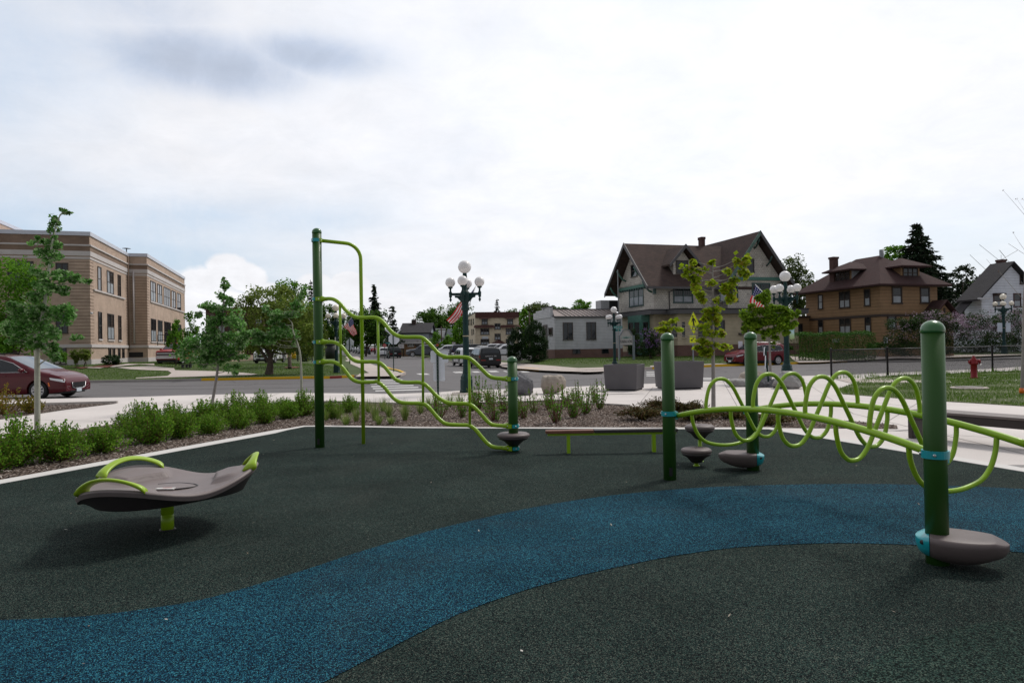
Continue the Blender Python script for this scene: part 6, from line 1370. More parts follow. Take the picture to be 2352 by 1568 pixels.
# rooftop plant box behind the annex and drain pipe
ru0, _ = fh.onv(z5(192, 640), 5.5); ru1, _ = fh.onv(z5(335, 640), 5.5); lb('roof_unit', M('unit_grey', (.32, .32, .33), .5), ru0, ru0 + .9, 5.2, 6.4, Z(4.9), Z(6.0)); lb('roof_unit_grille', m_black, ru0 + .9, ru1, 5.2, 6.4, Z(4.9), Z(6.0))
mst = fh.onu(z5(338, 500), -1.4)[0]; MB().tube([(-1.4, mst, -.6), (-1.4, mst, fh.onu(z5(338, 350), -1.4)[1])], .05, 6).build('mast', M('mast_grey', (.25, .26, .27), .5), ho, True)
for (zz, x, y0, y1, Yd, lab) in ((zb, 1795, 540, 800, 128, 'thin wooden utility pole by the bright bushes'), (za, 1998, 290, 460, 120, 'thin wooden utility pole behind the grey annex')):
    p = P(*zz(x, y0), Yd); t_ = thing('utility_pole', [p[0], Yd, elev(Yd) - .2], lab, 'pole'); MB().tube([(p[0], Yd, elev(Yd) - .2), (p[0], Yd, p[2])], [.16, .11], 8).build('shaft', m_bark, t_); MB().box(p[0] - .9, p[0] + .9, Yd - .06, Yd + .06, p[2] - .7, p[2] - .55).build('crossarm', m_bark, t_)
# annex
fa_ = Frame(*z4(1165, 965), 60.5, .56); an = thing('annex_house', fa_.o, 'low grey sided annex with brick base and brown standing seam roof', 'house', None, GA); za_ = lambda z: z - .56
AW = 6.6
def ab(name, mat, *b): return MB().box(*b).build(name, mat, an, True)
ab('wall', m_grs, 0, AW, 0, 5.6, za_(1.3), za_(4.2)); ab('brick_base', m_fbr, -.03, AW, -.03, 5.6, -.8, za_(1.32)); ab('corner_board', m_grs, -.03, .1, -.05, .06, za_(1.32), za_(4.1))
ab('fascia', m_fasc, -.1, AW, -.14, .0, za_(4.12), za_(4.26))
m_seam = M('brown_metal_roof', (.20, .15, .13), .45, .3, .1, 2); o = MB(); o.extr([(-.05, -.12, za_(4.27)), (AW, -.12, za_(4.27)), (AW, 2.6, za_(5.0)), (.75, 2.6, za_(5.0))], (0, 0, -.08)); rfa = o.build('roof', m_seam, an, True)
m = MB()
for k in range(16): u_ = .25 + .42 * k; s0 = max(0, (.75 - u_)) if u_ < .8 else 0; m.bar((u_, -.12, za_(4.30)), (u_, 2.6, za_(5.03)), .04, .05) if u_ > .75 and u_ < AW else None
m.build('roof_seams', m_fasc, rfa, True)
ab('parapet', m_grs, -.05, .2, .9, 3.2, za_(4.2), za_(5.15)); ab('parapet', m_grs, -.05, .2, 3.2, 5.65, za_(4.2), za_(4.8)); ab('parapet', m_grs, .2, AW, 2.6, 5.6, za_(4.2), za_(5.0)); ab('parapet_cap', m_fasc, -.1, .25, .85, 3.25, za_(5.15), za_(5.22)); ab('parapet_cap', m_fasc, -.1, AW, 2.55, 2.7, za_(5.0), za_(5.08))
for q in ((1240, 655, 1320, 800), (1450, 652, 1528, 798)): pxwin(fa_, an, z4, *q, 'v', 0, -1, m_wdk, 2, sash=False, fw=.06)
for q in ((1325, 890, 1388, 926), (1585, 887, 1643, 923)): pxwin(fa_, an, z4, *q, 'v', -.03, -1, m_wdk, 1, sash=False, fw=.03, sill=False)
pxwin(fa_, an, z4, 1112, 706, 1142, 756, 'u', 0, -1, m_wdk, 1, sash=False); dv0, _ = fa_.onu(z4(1098, 760)); dv1, _ = fa_.onu(z4(1062, 760)); ab('door', m_wdk, -.06, .02, dv0, dv1, za_(1.4), za_(3.6))

# ---- brown house
m_tan = M_siding('tan_siding', (.265, .16, .080), .30, .75, [.16, .097, .048]); m_brf = M_brick('maroon_roof_shingle', (.050, .017, .017), (.040, .014, .0135), (.028, .015, .015), .33, .15, .012, .95, .6); m_btr = M('brown_trim', (.042, .026, .019), .7)
fb_ = Frame(*z6(785, 950), 62, .5); br = thing('brown_house', fb_.o, 'two storey ochre brown house with maroon hip roof and two dormers', 'house', None, GA)
def bb_(name, mat, *b): return MB().box(*b).build(name, mat, br, True)
BU, BV = 6.7, 9.6
bb_('wall', m_tan, 0, BU, 0, BV, -.8, 6.2); bb_('belt_band', m_btr, -.06, BU + .06, -.06, BV + .06, 3.28, 3.52); bb_('soffit', m_btr, -.6, BU + .6, -.6, BV + .6, 6.05, 6.17)
brf = hip_roof(MB(), -.85, BU + .85, -.85, BV + .85, 6.2, 9.35).build('roof', m_brf, br, True)
# dormers
vd0, _ = fb_.onu(z6(452, 515), .35); vd1, _ = fb_.onu(z6(548, 515), .35); vd0, vd1 = min(vd0, vd1), max(vd0, vd1)
bb_('dormer_wall', m_tan, .35, 2.4, vd0 - .3, vd1 + .3, 6.5, 8.0); hip_roof(MB(), -.5, 3.6, vd0 - 1.0, vd1 + 1.0, 8.0, 8.9, .12).build('dormer_roof', m_brf, br, True); bb_('dormer_cheek', M('pale_cheek', (.30, .31, .33), .6), .36, 2.3, vd0 - .32, vd0 - .3, 6.7, 7.98)
window(br, 'u', .35, -1, vd0, vd1, 6.95, 7.85, m_btr, 3)
ud0, _ = fb_.onv(z6(948, 480), .35); ud1, _ = fb_.onv(z6(1048, 480), .35); bb_('dormer_wall', m_tan, ud0 - .3, ud1 + .3, .35, 2.6, 6.5, 7.95); hip_roof(MB(), ud0 - 1.0, ud1 + .9, -.5, 3.4, 7.95, 8.85, .12).build('dormer_roof', m_brf, br, True); window(br, 'v', .35, -1, ud0, ud1, 6.9, 7.8, m_btr, 3)
m_sw = M('sash_white', (.40, .40, .40), .5)
for q in ((322, 615, 350, 708), (478, 592, 551, 696), (663, 574, 700, 683), (323, 793, 353, 890), (480, 782, 557, 888), (668, 769, 706, 888)): pxwin(fb_, br, z6, *q, 'u', 0, -1, m_btr, 2 if q[2] - q[0] > 50 else 1, curt=True)
for q in ((868, 558, 930, 666), (1075, 562, 1134, 664), (835, 762, 888, 850)): pxwin(fb_, br, z6, *q, 'v', 0, -1, m_btr, 1, curt=True, fw=.12)
vc, _ = fb_.onu(z6(405, 480), 0); bb_('chimney', m_fbrd, .2, .8, vc - .28, vc + .28, 6.4, 9.35); bb_('chimney_cap', m_fbrd, .14, .86, vc - .34, vc + .34, 9.3, 9.5)
uv_, _ = fb_.onv(z6(788, 400), 3.2); MB().tube([(uv_, 3.2, 8.0), (uv_, 3.2, 9.9)], .2, 8).build('vent_stack', M('vent_metal', (.20, .21, .22), .5, .4), br, True)
up0, _ = fb_.onv(z6(1185, 740), -1.2); up1, _ = fb_.onv(z6(1325, 740), -1.2); bb_('porch_wall', m_tan, up0 - .1, up1 - .2, -1.2, .0, -.8, 3.4); pcu = (up0 + up1) / 2 - .1
MB().extr([(up0 - .1, -1.2, 3.35), (up1 - .2, -1.2, 3.35), (pcu, -1.2, 4.35)], (0, .1, 0)).build('porch_gable', m_tan, br, True); MB().box(pcu - .1, pcu + .1, -1.24, -1.18, 3.5, 4.0).build('porch_vent', m_btr, br, True)
gable_roof(MB(), up0 - .7, up1 + .4, -1.6, 1.2, 3.15, 4.75, 'v', .12).build('porch_roof', m_brf, br, True)
bb_('rear_wing', m_tan, -2.2, 2, BV - .5, BV + 6, -.8, 3.6); bb_('rear_wing_roof', m_btr, -2.35, 2, BV - .65, BV + 6.1, 3.6, 3.8); bb_('rear_wing_band', m_btr, -2.26, -2.2, BV - .5, BV + 6, 1.2, 1.4); window(br, 'v', BV - .5, -1, -1.6, -1., 1.8, 2.9, m_btr, 1)
MB().box(-.35, .0, 5.05, 5.6, 1.0, 1.35).build('air_conditioner', m_sw, br, True)

# ---- white house at the right edge
m_wsd = M_siding('white_siding', (.64, .67, .74), .28, .6, [.45, .47, .53])
fw_ = Frame(*zh(1350, 300), 70, .6); wh = thing('white_house', fw_.o, 'white sided house with dark roof, brick chimney and roof aerial at the right edge', 'house', None, GA)
def wb(name, mat, *b): return MB().box(*b).build(name, mat, wh, True)
wb('wall', m_wsd, 0, 8, 0, 1.9, -.9, 5.5); MB().extr([(0, 0, 5.5), (8, 0, 5.5), (4, 0, 8.7)], (0, .15, 0)).build('gable_wall', m_wsd, wh, True); gable_roof(MB(), -.9, 8.9, -.5, 2.1, 5.05, 9.0, 'v', .18).build('roof', m_rfd, wh, True); wb('eave_return', M('eave_white', (.5, .5, .53), .6), -.9, .5, -.52, -.3, 5.0, 5.2)
for q in ((1490, 105, 1575, 228), (1742, 85, 1822, 235)): pxwin(fw_, wh, zh, *q, 'v', 0, -1, M('window_maroon', (.06, .022, .022), .6), 1, curt=True, fw=.10)
pxwin(fw_, wh, z6, 1808, 455, 1850, 525, 'v', 0, -1, m_btr, 1); wb('window_hood', m_btr, *[c for c in (fw_.onv(zh(1475, 90))[0], fw_.onv(zh(1590, 90))[0])], -.5, 0., fw_.onv(zh(1475, 98))[1], fw_.onv(zh(1475, 72))[1])
uc, _ = fw_.onv(z6(1671, 420), 1.4); wb('chimney', m_fbrd, uc - .32, uc + .32, 1.1, 1.75, 6.0, 9.3); wb('chimney_cap', m_fbrd, uc - .38, uc + .38, 1.05, 1.8, 9.2, 9.4)
ae = MB(); ap = lambda x, y: (lambda q: (q[0], 3.5, q[1]))(fw_.onv(z6(x, y), 3.5))
for (a, b, r_) in (((1668, 390), (1668, 312), .02), ((1555, 415), (1790, 278), .022), ((1438, 312), (1612, 475), .02), ((1507, 236), (1672, 368), .02), ((1652, 275), (1790, 440), .016), ((1723, 230), (1837, 305), .018), ((1600, 390), (1560, 345), .012), ((1700, 330), (1660, 280), .012)): ae.tube([ap(*a), ap(*b)], r_, 5)
ae.build('roof_aerial', M('aerial_metal', (.28, .28, .29), .5, .3), wh, True)
wb('side_wing', m_wsd, -3.2, .0, .8, 1.9, -.9, 2.4); MB().extr([(-3.9, .7, 2.0), (.0, .7, 5.3), (.0, 2.0, 5.3), (-3.9, 2.0, 2.0)], (0, 0, -.15)).build('side_wing_roof', m_rfd, wh, True)

# ---- apartment house
m_crm = M_siding('cream_siding', (.68, .58, .42), .32, .7, [.40, .335, .24]); m_mar = M_brick('maroon_mansard', (.085, .030, .024), (.072, .026, .021), (.05, .02, .018), .4, .2, .015, .9, .5)
fp_ = Frame(*za(1080, 860), 165, .9, R(8)); ap_ = thing('apartment_house', fp_.o, 'cream three storey apartment house with maroon roof bands', 'building', None, R(8))
uR, _ = fp_.onv(za(1818, 600)); ztop = fp_.onv(za(1080, 292))[1]; 
def pb(name, mat, *b): return MB().box(*b).build(name, mat, ap_, True)
pb('wall', m_crm, 0, uR, 0, 22, -1.5, ztop - .1); zq_ = lambda y: fp_.onv(za(1300, y))[1]
def skirt(x0, x1, y0, y1, d=.9, name='roof_band', k=.25):
    a, zt0 = fp_.onv(za(x0, y0)); b, zb0 = fp_.onv(za(x1, y1)); return MB().add([(a, -d, zb0), (b, -d, zb0), (b, 0, zb0), (a, 0, zb0), (a + k, -.1, zt0), (b - k, -.1, zt0), (b - k, 0, zt0), (a + k, 0, zt0)], [(3, 2, 1, 0), (4, 5, 6, 7), (0, 1, 5, 4), (1, 2, 6, 5), (2, 3, 7, 6), (3, 0, 4, 7)]).build(name, m_mar, ap_, True)
skirt(1070, 1818, 292, 382, .4, 'mansard', .05); skirt(1145, 1325, 375, 404, .9); skirt(1582, 1758, 375, 404, .9); skirt(1042, 1405, 514, 556, 1.0); skirt(1500, 1842, 512, 552, 1.0); skirt(1338, 1590, 765, 830, 1.6, 'porch_roof', 2.2)
for q, n_ in (((1192, 412, 1276, 495), 2), ((1628, 410, 1710, 492), 2), ((1412, 497, 1496, 580), 2), ((1172, 585, 1303, 670), 3), ((1606, 583, 1732, 666), 3), ((1414, 672, 1498, 756), 2), ((1175, 762, 1305, 846), 3), ((1607, 760, 1735, 838), 3)): pxwin(fp_, ap_, za, *q, 'v', 0, -1, m_wdk, n_, curt=True, fw=.16)
for q in ((955, 430, 968, 508), (980, 425, 992, 505), (1008, 420, 1022, 510), (1040, 415, 1053, 495), (1012, 592, 1026, 680), (1042, 590, 1055, 665), (960, 775, 972, 860), (987, 768, 1000, 855), (1015, 765, 1030, 852), (955, 610, 966, 690)): pxwin(fp_, ap_, za, *q, 'u', 0, -1, m_wdk, 1, fw=.12)
a, z1_ = fp_.onv(za(1188, 708)); b, z0_ = fp_.onv(za(1295, 748)); pb('name_board', M('board_pale', (.55, .58, .62), .6), a, b, -.06, .02, z0_, z1_)
pb('roof_edge', m_black, -.1, .05, 0, 22, ztop - .15, ztop + .1)

# ---- dark roofed house, brick office, far roofs, left of the apartments
m_pblue = M_siding('pale_blue_siding', (.36, .41, .46), .3); m_tbr = M_brick('tan_brick', (.30, .165, .085), (.26, .14, .07), (.24, .16, .10), .5, .2, .02)
def roofed(name, label, fz_, wall, roof, x0, x1, yr, ye, yb, Yd, dep=10, off=0.):
    a, b = P(*fz_(x0, ye), Yd), P(*fz_(x1, ye), Yd); zr_ = P(*fz_(x0, yr), Yd + dep / 2)[2]; z0 = P(*fz_(x0, yb), Yd)[2]; t_ = thing(name, [a[0], Yd, z0], label, 'house'); MB().box(a[0] + .4, b[0] - .4, Yd + .3, Yd + dep - .3, z0 - 2, a[2] - .05).build('wall', wall, t_); gable_roof(MB(), a[0], b[0], Yd, Yd + dep, a[2], zr_, 'u', .2).build('roof', roof, t_); 
    for xx in (a[0] + .42, b[0] - .6): MB().extr([(xx, Yd + .4, a[2] - .1), (xx, Yd + dep - .4, a[2] - .1), (xx, Yd + dep / 2, zr_ - .25)], (.18, 0, 0)).build('gable_wall', wall, t_)
    return t_, a, b, z0
t_, a, b, z0 = roofed('dark_roofed_house', 'pale blue house under a large dark roof beyond the avenue', zb, m_pblue, m_rfd, 1195, 1648, 497, 632, 760, 136, 11); cpt = P(*zb(1416, 480), 141); MB().box(cpt[0] - .4, cpt[0] + .4, 140.5, 141.5, cpt[2] - 2.5, cpt[2] + .5).build('chimney', m_btr, t_)
q0, q1_ = P(*zb(1640, 640), 138), P(*zb(1790, 715), 138); MB().extr([(q0[0], 137, q0[2]), (q1_[0], 137, q1_[2]), (q1_[0], 137, z0 - 2), (q0[0], 137, z0 - 2)], (0, 8, 0)).build('lean_to', m_pblue, t_); MB().bar((q0[0], 141, q0[2] + .15), (q1_[0] + .4, 141, q1_[2] + .1), 9, .25).build('lean_to_roof', m_rfd, t_)
t_, a, b, z0 = roofed('brick_office', 'low orange tan brick building with grey roof and white eave on the avenue', zb, m_tbr, m_rfd, 1185, 1670, 712, 758, 895, 122, 9); MB().box(a[0], b[0], 121.9, 122.0, a[2] - .35, a[2] - .02).build('fascia', m_signw, t_)
for x0, x1 in ((1325, 1413), (1540, 1575)): p_, q_ = P(*zb(x0, 765), 122.2), P(*zb(x1, 825), 122.2); o = MB().box(p_[0], q_[0], 122.18, 122.4, q_[2], p_[2]).build('window', m_signw, t_); n_ = 4 if x1 - x0 > 50 else 1; [MB().box(p_[0] + .1 + (q_[0] - p_[0]) * k / n_, p_[0] - .02 + (q_[0] - p_[0]) * (k + 1) / n_, 122.15, 122.2, q_[2] + .15, p_[2] - .12).build('pane', m_glass, o) for k in range(n_)]
p_ = P(*zb(1467, 785), 122.2); MB().lathe([(.001, 0), (.5, 0), (.58, .05), (.58, .2)], (p_[0], 122.12, p_[2]), 14, (0, 1, 0)).build('round_emblem', m_wdk, t_)
roofed('grey_roofed_house', 'far house with a pale grey roof between the bright bushes', zb, m_pblue, M('grey_roof', (.17, .18, .19), .9), 1630, 1835, 572, 700, 830, 160, 9); roofed('slate_roofed_house', 'far house with a dark slate roof left of the apartment house', zb, m_red, M('slate_roof', (.06, .075, .085), .9), 1860, 2010, 573, 690, 850, 158, 9)
# ------------------------------------------------------------------ vegetation
def blob_points(blobs, n, sub=.30, sd=.42, shell=.55):
    # leaves gathered in clumps that fill a union of ellipsoids unevenly, so gaps stay open
    k0 = .42 / sd
    vol = np.array([b[1][0] * b[1][1] * b[1][2] for b in blobs]) ** .8; vol /= vol.sum(); out = []
    for (c, r_), w_ in zip(blobs, vol):
        k = max(6, int(n * w_)); nc = max(4, int(26 * k0 * k0 * (k / 1500) ** .5)); d = rng.normal(size=(nc, 3)); d /= np.linalg.norm(d, axis=1)[:, None]
        rad = rng.uniform(shell, 1., nc)[:, None]; cc = d * rad; rr = rng.uniform(.6, 1.3, nc)
        idx = rng.integers(0, nc, k); q = rng.normal(size=(k, 3)); q /= np.linalg.norm(q, axis=1)[:, None]; q *= (rng.random(k) ** .45)[:, None] * sd * rr[idx][:, None]
        out.append(np.array(c) + (cc[idx] + q) * np.array(r_))
    return np.concatenate(out)
def limbs(m, p0, ends, r0, r1, bend=.12, n=6):
    for e in ends:
        p0_, e = np.array(p0, float), np.array(e, float); mid_ = (p0_ + e) / 2 + np.array([0, 0, -bend * np.linalg.norm(e - p0_)]) * .4 + rng.normal(size=3) * .05 * np.linalg.norm(e - p0_)
        pts = smooth_path([p0_, mid_, e], 4); m.tube(pts, list(np.linspace(r0, r1, len(pts))), n)
def tree(name, base, blobs, nleaf, leaf, lmat, tmat, tr, label, cat='tree', group=None, trunk=None, updir=.3, aspect=.62, nl=10, sd=.42, shell=.5):
    base = np.array(base, float); t_ = thing(name, base, label, cat, group); m = MB()
    top = max(b[0][2] + b[1][2] * .6 for b in blobs); cen = np.mean([b[0] for b in blobs], axis=0)
    if trunk is None: trunk = [base, base + (np.array([cen[0], cen[1], base[2] + (top - base[2]) * .45]) - base) * .5, np.array([cen[0], cen[1], base[2] + (top - base[2]) * .85])]
    tp = smooth_path(trunk, 5); m.tube(tp, list(np.linspace(tr * 1.1, tr * .25, len(tp))), 10)
    for k in range(nl):
        b = blobs[k % len(blobs)]; d = rng.normal(size=3); d /= np.linalg.norm(d); e = np.array(b[0]) + d * np.array(b[1]) * .75; i = int(len(tp) * rng.uniform(.35, .85)); limbs(m, tp[min(i, len(tp) - 1)], [e], tr * .35, tr * .06)
    m.build('trunk', tmat, t_, fix=False); pts = blob_points(blobs, nleaf, sd=sd, shell=shell); V, Q = leaf_quads(pts, leaf, updir, aspect); npmesh('crown', V, Q, lmat, t_); return t_
def pxblobs(lst, Yd, dk=1.0): # picture ellipses at a distance -> ellipsoids
    out = []
    for (x, y, rx, ry, *dz) in lst:
        Y_ = Yd + (dz[0] if dz else 0); c = P(x, y, Y_); s_ = Y_ / F; out.append((c, (rx * s_, rx * s_ * dk, ry * s_)))
    return out
def conifer(name, base, h, rad, lmat, label, nlev=26, gap=.06, droop=.25, nb=11, leaf=.35, group=None, dens=16):
    base = np.array(base, float); t_ = thing(name, base, label, 'tree', group); m = MB(); m.tube([base, base + [0, 0, h * .98]], [rad * .06, .02], 8); P_, A_ = [], []
    for i in range(nlev):
        q = i / nlev; z = h * (gap + (1 - gap) * q); R_ = rad * (1 - q) ** .85 * rng.uniform(.8, 1.1) + .06 * rad * .4
        for k in range(max(4, int(nb * (1 - .5 * q)))):
            a = rng.uniform(0, 6.283); L = R_ * rng.uniform(.65, 1.12); d = np.array([math.cos(a), math.sin(a), 0]); e = base + np.array([0, 0, z]) + d * L + [0, 0, -droop * L + .25 * droop * L]
            s0 = base + np.array([0, 0, z]); m.tube([s0, e], [rad * .012, .004], 4, False); n_ = max(4, int(dens * L / rad * 2)); s_ = rng.uniform(.12, 1.02, n_)[:, None]
            P_.append(s0 + (e - s0) * s_ + rng.normal(size=(n_, 3)) * leaf * .32 * (1.15 - s_) + [0, 0, -leaf * .1]); A_.append(np.repeat((d + [0, 0, -droop])[None], n_, 0) + rng.normal(size=(n_, 3)) * .5)
    V, Q = leaf_quads(np.concatenate(P_), leaf, .6, .42, np.concatenate(A_)); m.build('trunk', m_bark, t_, fix=False); npmesh('crown', V, Q, lmat, t_); return t_
def gz(Yd): return elev(Yd) - .1
# --- young trees near the playground
def young(name, base, trunkpx, Yd, tr, bpx, nleaf, leaf, lmat, tmat, label, branch, sd=.55, updir=.2, aspect=.8, dk=1., vz=1.):
    base = np.array(base); trunk = [base] + [P(x, y, Yd) for x, y in trunkpx]; t_ = thing(name, base, label, 'tree'); m = MB(); tp = smooth_path(trunk, 6); m.tube(tp, list(np.linspace(tr, tr * .22, len(tp))), 12)
    blobs = [(c, (r_[0], r_[1], r_[2] * vz)) for c, r_ in pxblobs(bpx, Yd, dk)]
    for (c, r_) in blobs:
        j = min(range(len(tp)), key=lambda i: abs(tp[i][2] - (c[2] - r_[2] * .5 - .12 * abs(c[0] - tp[i][0])))); limbs(m, tp[j], [np.array(c) + [rng.uniform(-.3, .3) * r_[0], rng.uniform(-.3, .3) * r_[1], r_[2] * .5]], tr * .30, tr * .06, .1, 6)
        for _ in range(branch): d = rng.normal(size=3); d /= np.linalg.norm(d); limbs(m, np.array(c) - [0, 0, r_[2] * .3], [np.array(c) + d * np.array(r_) * .9], tr * .12, tr * .04, .1, 5)
    m.build('trunk', tmat, t_, fix=False); pts = blob_points(blobs, nleaf, sd=sd, shell=.25); V, Q = leaf_quads(pts, leaf, updir, aspect); npmesh('crown', V, Q, lmat, t_); return t_
def zx(f, lst): return [f(*q) for q in lst]
def zblob(f, s, lst): return [(*f(x, y), rx / s, ry / s, *r_) for x, y, rx, ry, *r_ in lst]
S1 = 1.96 * K
young('young_aspen', G(86, 1036), zx(z1, [(292, 1300), (292, 1090), (318, 1010), (335, 900), (352, 800), (370, 640), (392, 480), (412, 330), (430, 230), (470, 120)]), G(86, 1036)[1], .045,
      zblob(z1, S1, [(505, 100, 50, 30), (420, 150, 42, 42), (425, 235, 52, 70), (405, 330, 60, 60), (290, 325, 60, 40), (350, 430, 85, 70), (430, 420, 45, 60), (300, 600, 70, 70), (470, 590, 90, 50), (590, 610, 80, 45), (680, 640, 40, 35), (400, 690, 110, 70), (250, 780, 100, 60), (520, 720, 70, 40), (130, 880, 110, 80), (300, 900, 120, 90), (480, 880, 100, 80), (60, 1000, 80, 70), (200, 1030, 110, 90), (400, 1040, 100, 80), (540, 930, 60, 50), (590, 1070, 50, 30), (300, 1130, 70, 60), (430, 1160, 70, 60), (440, 1230, 45, 40), (140, 1100, 70, 40)]), 6200, .066, m_aspen, m_birch, 'slender white barked aspen in front of the school and the red minivan', 2)
S2 = S1; Yb = G(482, 940)[1]
young('young_poplar', G(481, 942), zx(z2, [(285, 1420), (310, 1290), (330, 1160), (345, 1000), (365, 850), (375, 700), (385, 560), (392, 430)]), Yb, .05,
      zblob(z2, S2, [(390, 440, 25, 40), (385, 490, 45, 45), (380, 560, 60, 60), (230, 630, 50, 35), (330, 650, 90, 60), (430, 600, 50, 50), (200, 700, 40, 40), (300, 760, 100, 70), (430, 750, 110, 80), (520, 830, 60, 50), (280, 880, 110, 80), (440, 900, 110, 80), (120, 950, 100, 70), (250, 1020, 120, 80), (400, 1020, 110, 80), (530, 1000, 60, 50), (90, 1030, 80, 50), (220, 1090, 80, 50), (430, 1130, 70, 50), (320, 940, 120, 80), (550, 870, 30, 30)]), 6800, .092, m_aspen, m_greyb, 'leaning young poplar with silvery leaves before the crabapple lawn', 2)
Yb = G(694, 946)[1]
young('young_poplar', G(694, 946), zx(z2, [(992, 1330), (990, 1180), (985, 1060), (975, 980), (955, 910), (925, 830), (918, 770), (890, 735)]), Yb, .038,
      zblob(z2, S2, [(870, 700, 90, 50), (790, 690, 60, 50), (720, 660, 40, 40), (960, 640, 70, 60), (1000, 520, 25, 40), (840, 790, 50, 30), (800, 840, 120, 50), (680, 860, 70, 45), (640, 900, 50, 40), (740, 900, 90, 40), (880, 870, 60, 35), (960, 880, 20, 30), (990, 560, 30, 40), (780, 760, 60, 30), (930, 930, 18, 30)]), 2900, .085, m_aspen, m_birch, 'thin pale sapling bent at its crown, left of the tall green post', 2)
Yb = G(1638.6, 938.7)[1]
S1m = S1 / 1.0
young('young_maple', G(1638.6, 938.7), zx(z5, [(1085, 1250), (1083, 1080), (1082, 950), (1082, 800), (1080, 650), (1080, 500), (1080, 380), (1080, 300)]), Yb, .055,
      zblob(z5, S1, [(1080, 290, 35, 28), (905, 290, 35, 28), (895, 340, 50, 28), (990, 350, 45, 28), (865, 405, 40, 25), (940, 410, 45, 30), (940, 480, 45, 40), (985, 545, 50, 28), (1000, 590, 45, 28), (1070, 460, 40, 28), (1180, 470, 60, 45), (1190, 380, 40, 28), (1270, 290, 30, 40), (1330, 300, 45, 45), (1320, 380, 50, 30), (1360, 410, 35, 25), (1270, 440, 50, 30), (1210, 520, 60, 50), (1210, 600, 50, 28), (1110, 580, 35, 24), (1030, 660, 42, 26), (1070, 690, 60, 35), (1025, 732, 36, 24), (1110, 740, 60, 30), (1010, 800, 55, 30), (765, 768, 45, 24), (680, 795, 60, 30), (700, 825, 45, 25), (812, 815, 40, 20), (995, 905, 40, 22), (1060, 845, 55, 35), (1150, 850, 35, 35), (1020, 920, 60, 25), (1180, 950, 50, 25), (1090, 940, 50, 25), (1040, 1000, 50, 28), (975, 965, 45, 25), (1000, 990, 40, 30)]), 2100, .125, m_maple, m_greyb, 'young maple with sparse drooping yellow green leaves before the shingle house', 2, updir=.35, aspect=.95, vz=1.15, sd=.7)
Yb = G(1769.6, 878)[1]; S9 = 3.92 * K
young('small_maple', G(1770, 879), zx(zr, [(1300, 1300), (1292, 1150), (1290, 980), (1285, 850), (1275, 650), (1260, 400), (1220, 200)]), Yb, .06,
      zblob(zr, S9, [(1190, 110, 90, 90), (1250, 210, 90, 80), (1120, 170, 70, 60), (1050, 320, 90, 70), (880, 420, 100, 60), (1000, 470, 130, 80), (1180, 370, 120, 90), (1330, 330, 90, 80), (1480, 350, 100, 70), (1600, 400, 90, 60), (1740, 390, 55, 45), (1650, 460, 70, 50), (1500, 480, 130, 80), (1340, 500, 130, 90), (1180, 540, 140, 90), (980, 590, 130, 70), (890, 650, 60, 60), (1400, 620, 130, 80), (1580, 600, 110, 60), (1250, 680, 120, 70), (1080, 680, 90, 50), (1520, 710, 90, 50), (1660, 560, 60, 40), (1180, 800, 50, 40), (1400, 780, 80, 50), (1350, 880, 40, 30), (1340, 930, 25, 25)]), 11500, .112, m_smap, m_greyb, 'small dense maple in front of the red crossover', 2)
# bare sapling at the right edge
b = G(2347, 907); t_ = thing('bare_sapling', b, 'thin almost leafless sapling at the right edge of the grass', 'tree'); m = MB(); tp = smooth_path([b, P(2350, 800, b[1]), P(2352, 690, b[1]), P(2362, 560, b[1]), P(2370, 480, b[1])], 5); m.tube(tp, list(np.linspace(.045, .012, len(tp))), 8)
tips = []
for _ in range(16):
    i = int(rng.integers(8, len(tp))); a = rng.uniform(0, 6.28); L = rng.uniform(.4, 1.3); e = tp[i] + np.array([math.cos(a) * L * .6, math.sin(a) * L * .5, L * .8]); limbs(m, tp[i], [e], .006, .0025, .05, 4); tips.append(e)
m.build('trunk', m_greyb, t_, fix=False); MB().lathe([(.06, .05), (.065, .12), (.05, .2)], b, 10).build('trunk_guard', m_orange, t_); 
V, Q = leaf_quads(np.array([q + rng.normal(size=3) * .012 for q in tips for _ in range(3)]), .05); npmesh('buds', V, Q, M_leaf('bud', [(.2, .08, .06), (.14, .10, .05)], .2), t_)

# --- shrubs of the bed: upright sprigs thick with small leaves
def shrub_mesh(h, rad, nst, lps, leaf, seed, spread=.55, bare=.12, mat=None, stemmat=None, twig=.004):
    r2 = np.random.default_rng(seed); m = MB(); P_, A_ = [], []
    for k in range(nst):
        a = r2.uniform(0, 6.283); q = r2.random() ** .6; tip = np.array([math.cos(a) * rad * q, math.sin(a) * rad * q, h * (1 - .55 * q * q) * r2.uniform(.7, 1.15)]); s0 = np.array([math.cos(a) * .06 * q, math.sin(a) * .06 * q, 0.]); md = (s0 + tip) / 2 + np.array([math.cos(a), math.sin(a), 0]) * rad * .12 * q
        pts = smooth_path([s0, md, tip], 3); m.tube(pts, list(np.linspace(twig, twig * .4, len(pts))), 4, False); pa = np.array(pts)
        n_ = int(lps * r2.uniform(.7, 1.3)); s_ = bare + (1 - bare) * r2.random(n_) ** .8; ix = np.clip((s_ * (len(pts) - 1)).astype(int), 0, len(pts) - 2); fr_ = (s_ * (len(pts) - 1) - ix)[:, None]
        c = pa[ix] * (1 - fr_) + pa[ix + 1] * fr_; wd_ = (.055 * (1.15 - s_))[:, None] * (rad / .35); P_.append(c + r2.normal(size=(n_, 3)) * wd_); A_.append(np.repeat((tip - s0)[None] / h, n_, 0) + r2.normal(size=(n_, 3)) * .8)
    return m, np.concatenate(P_), np.concatenate(A_)
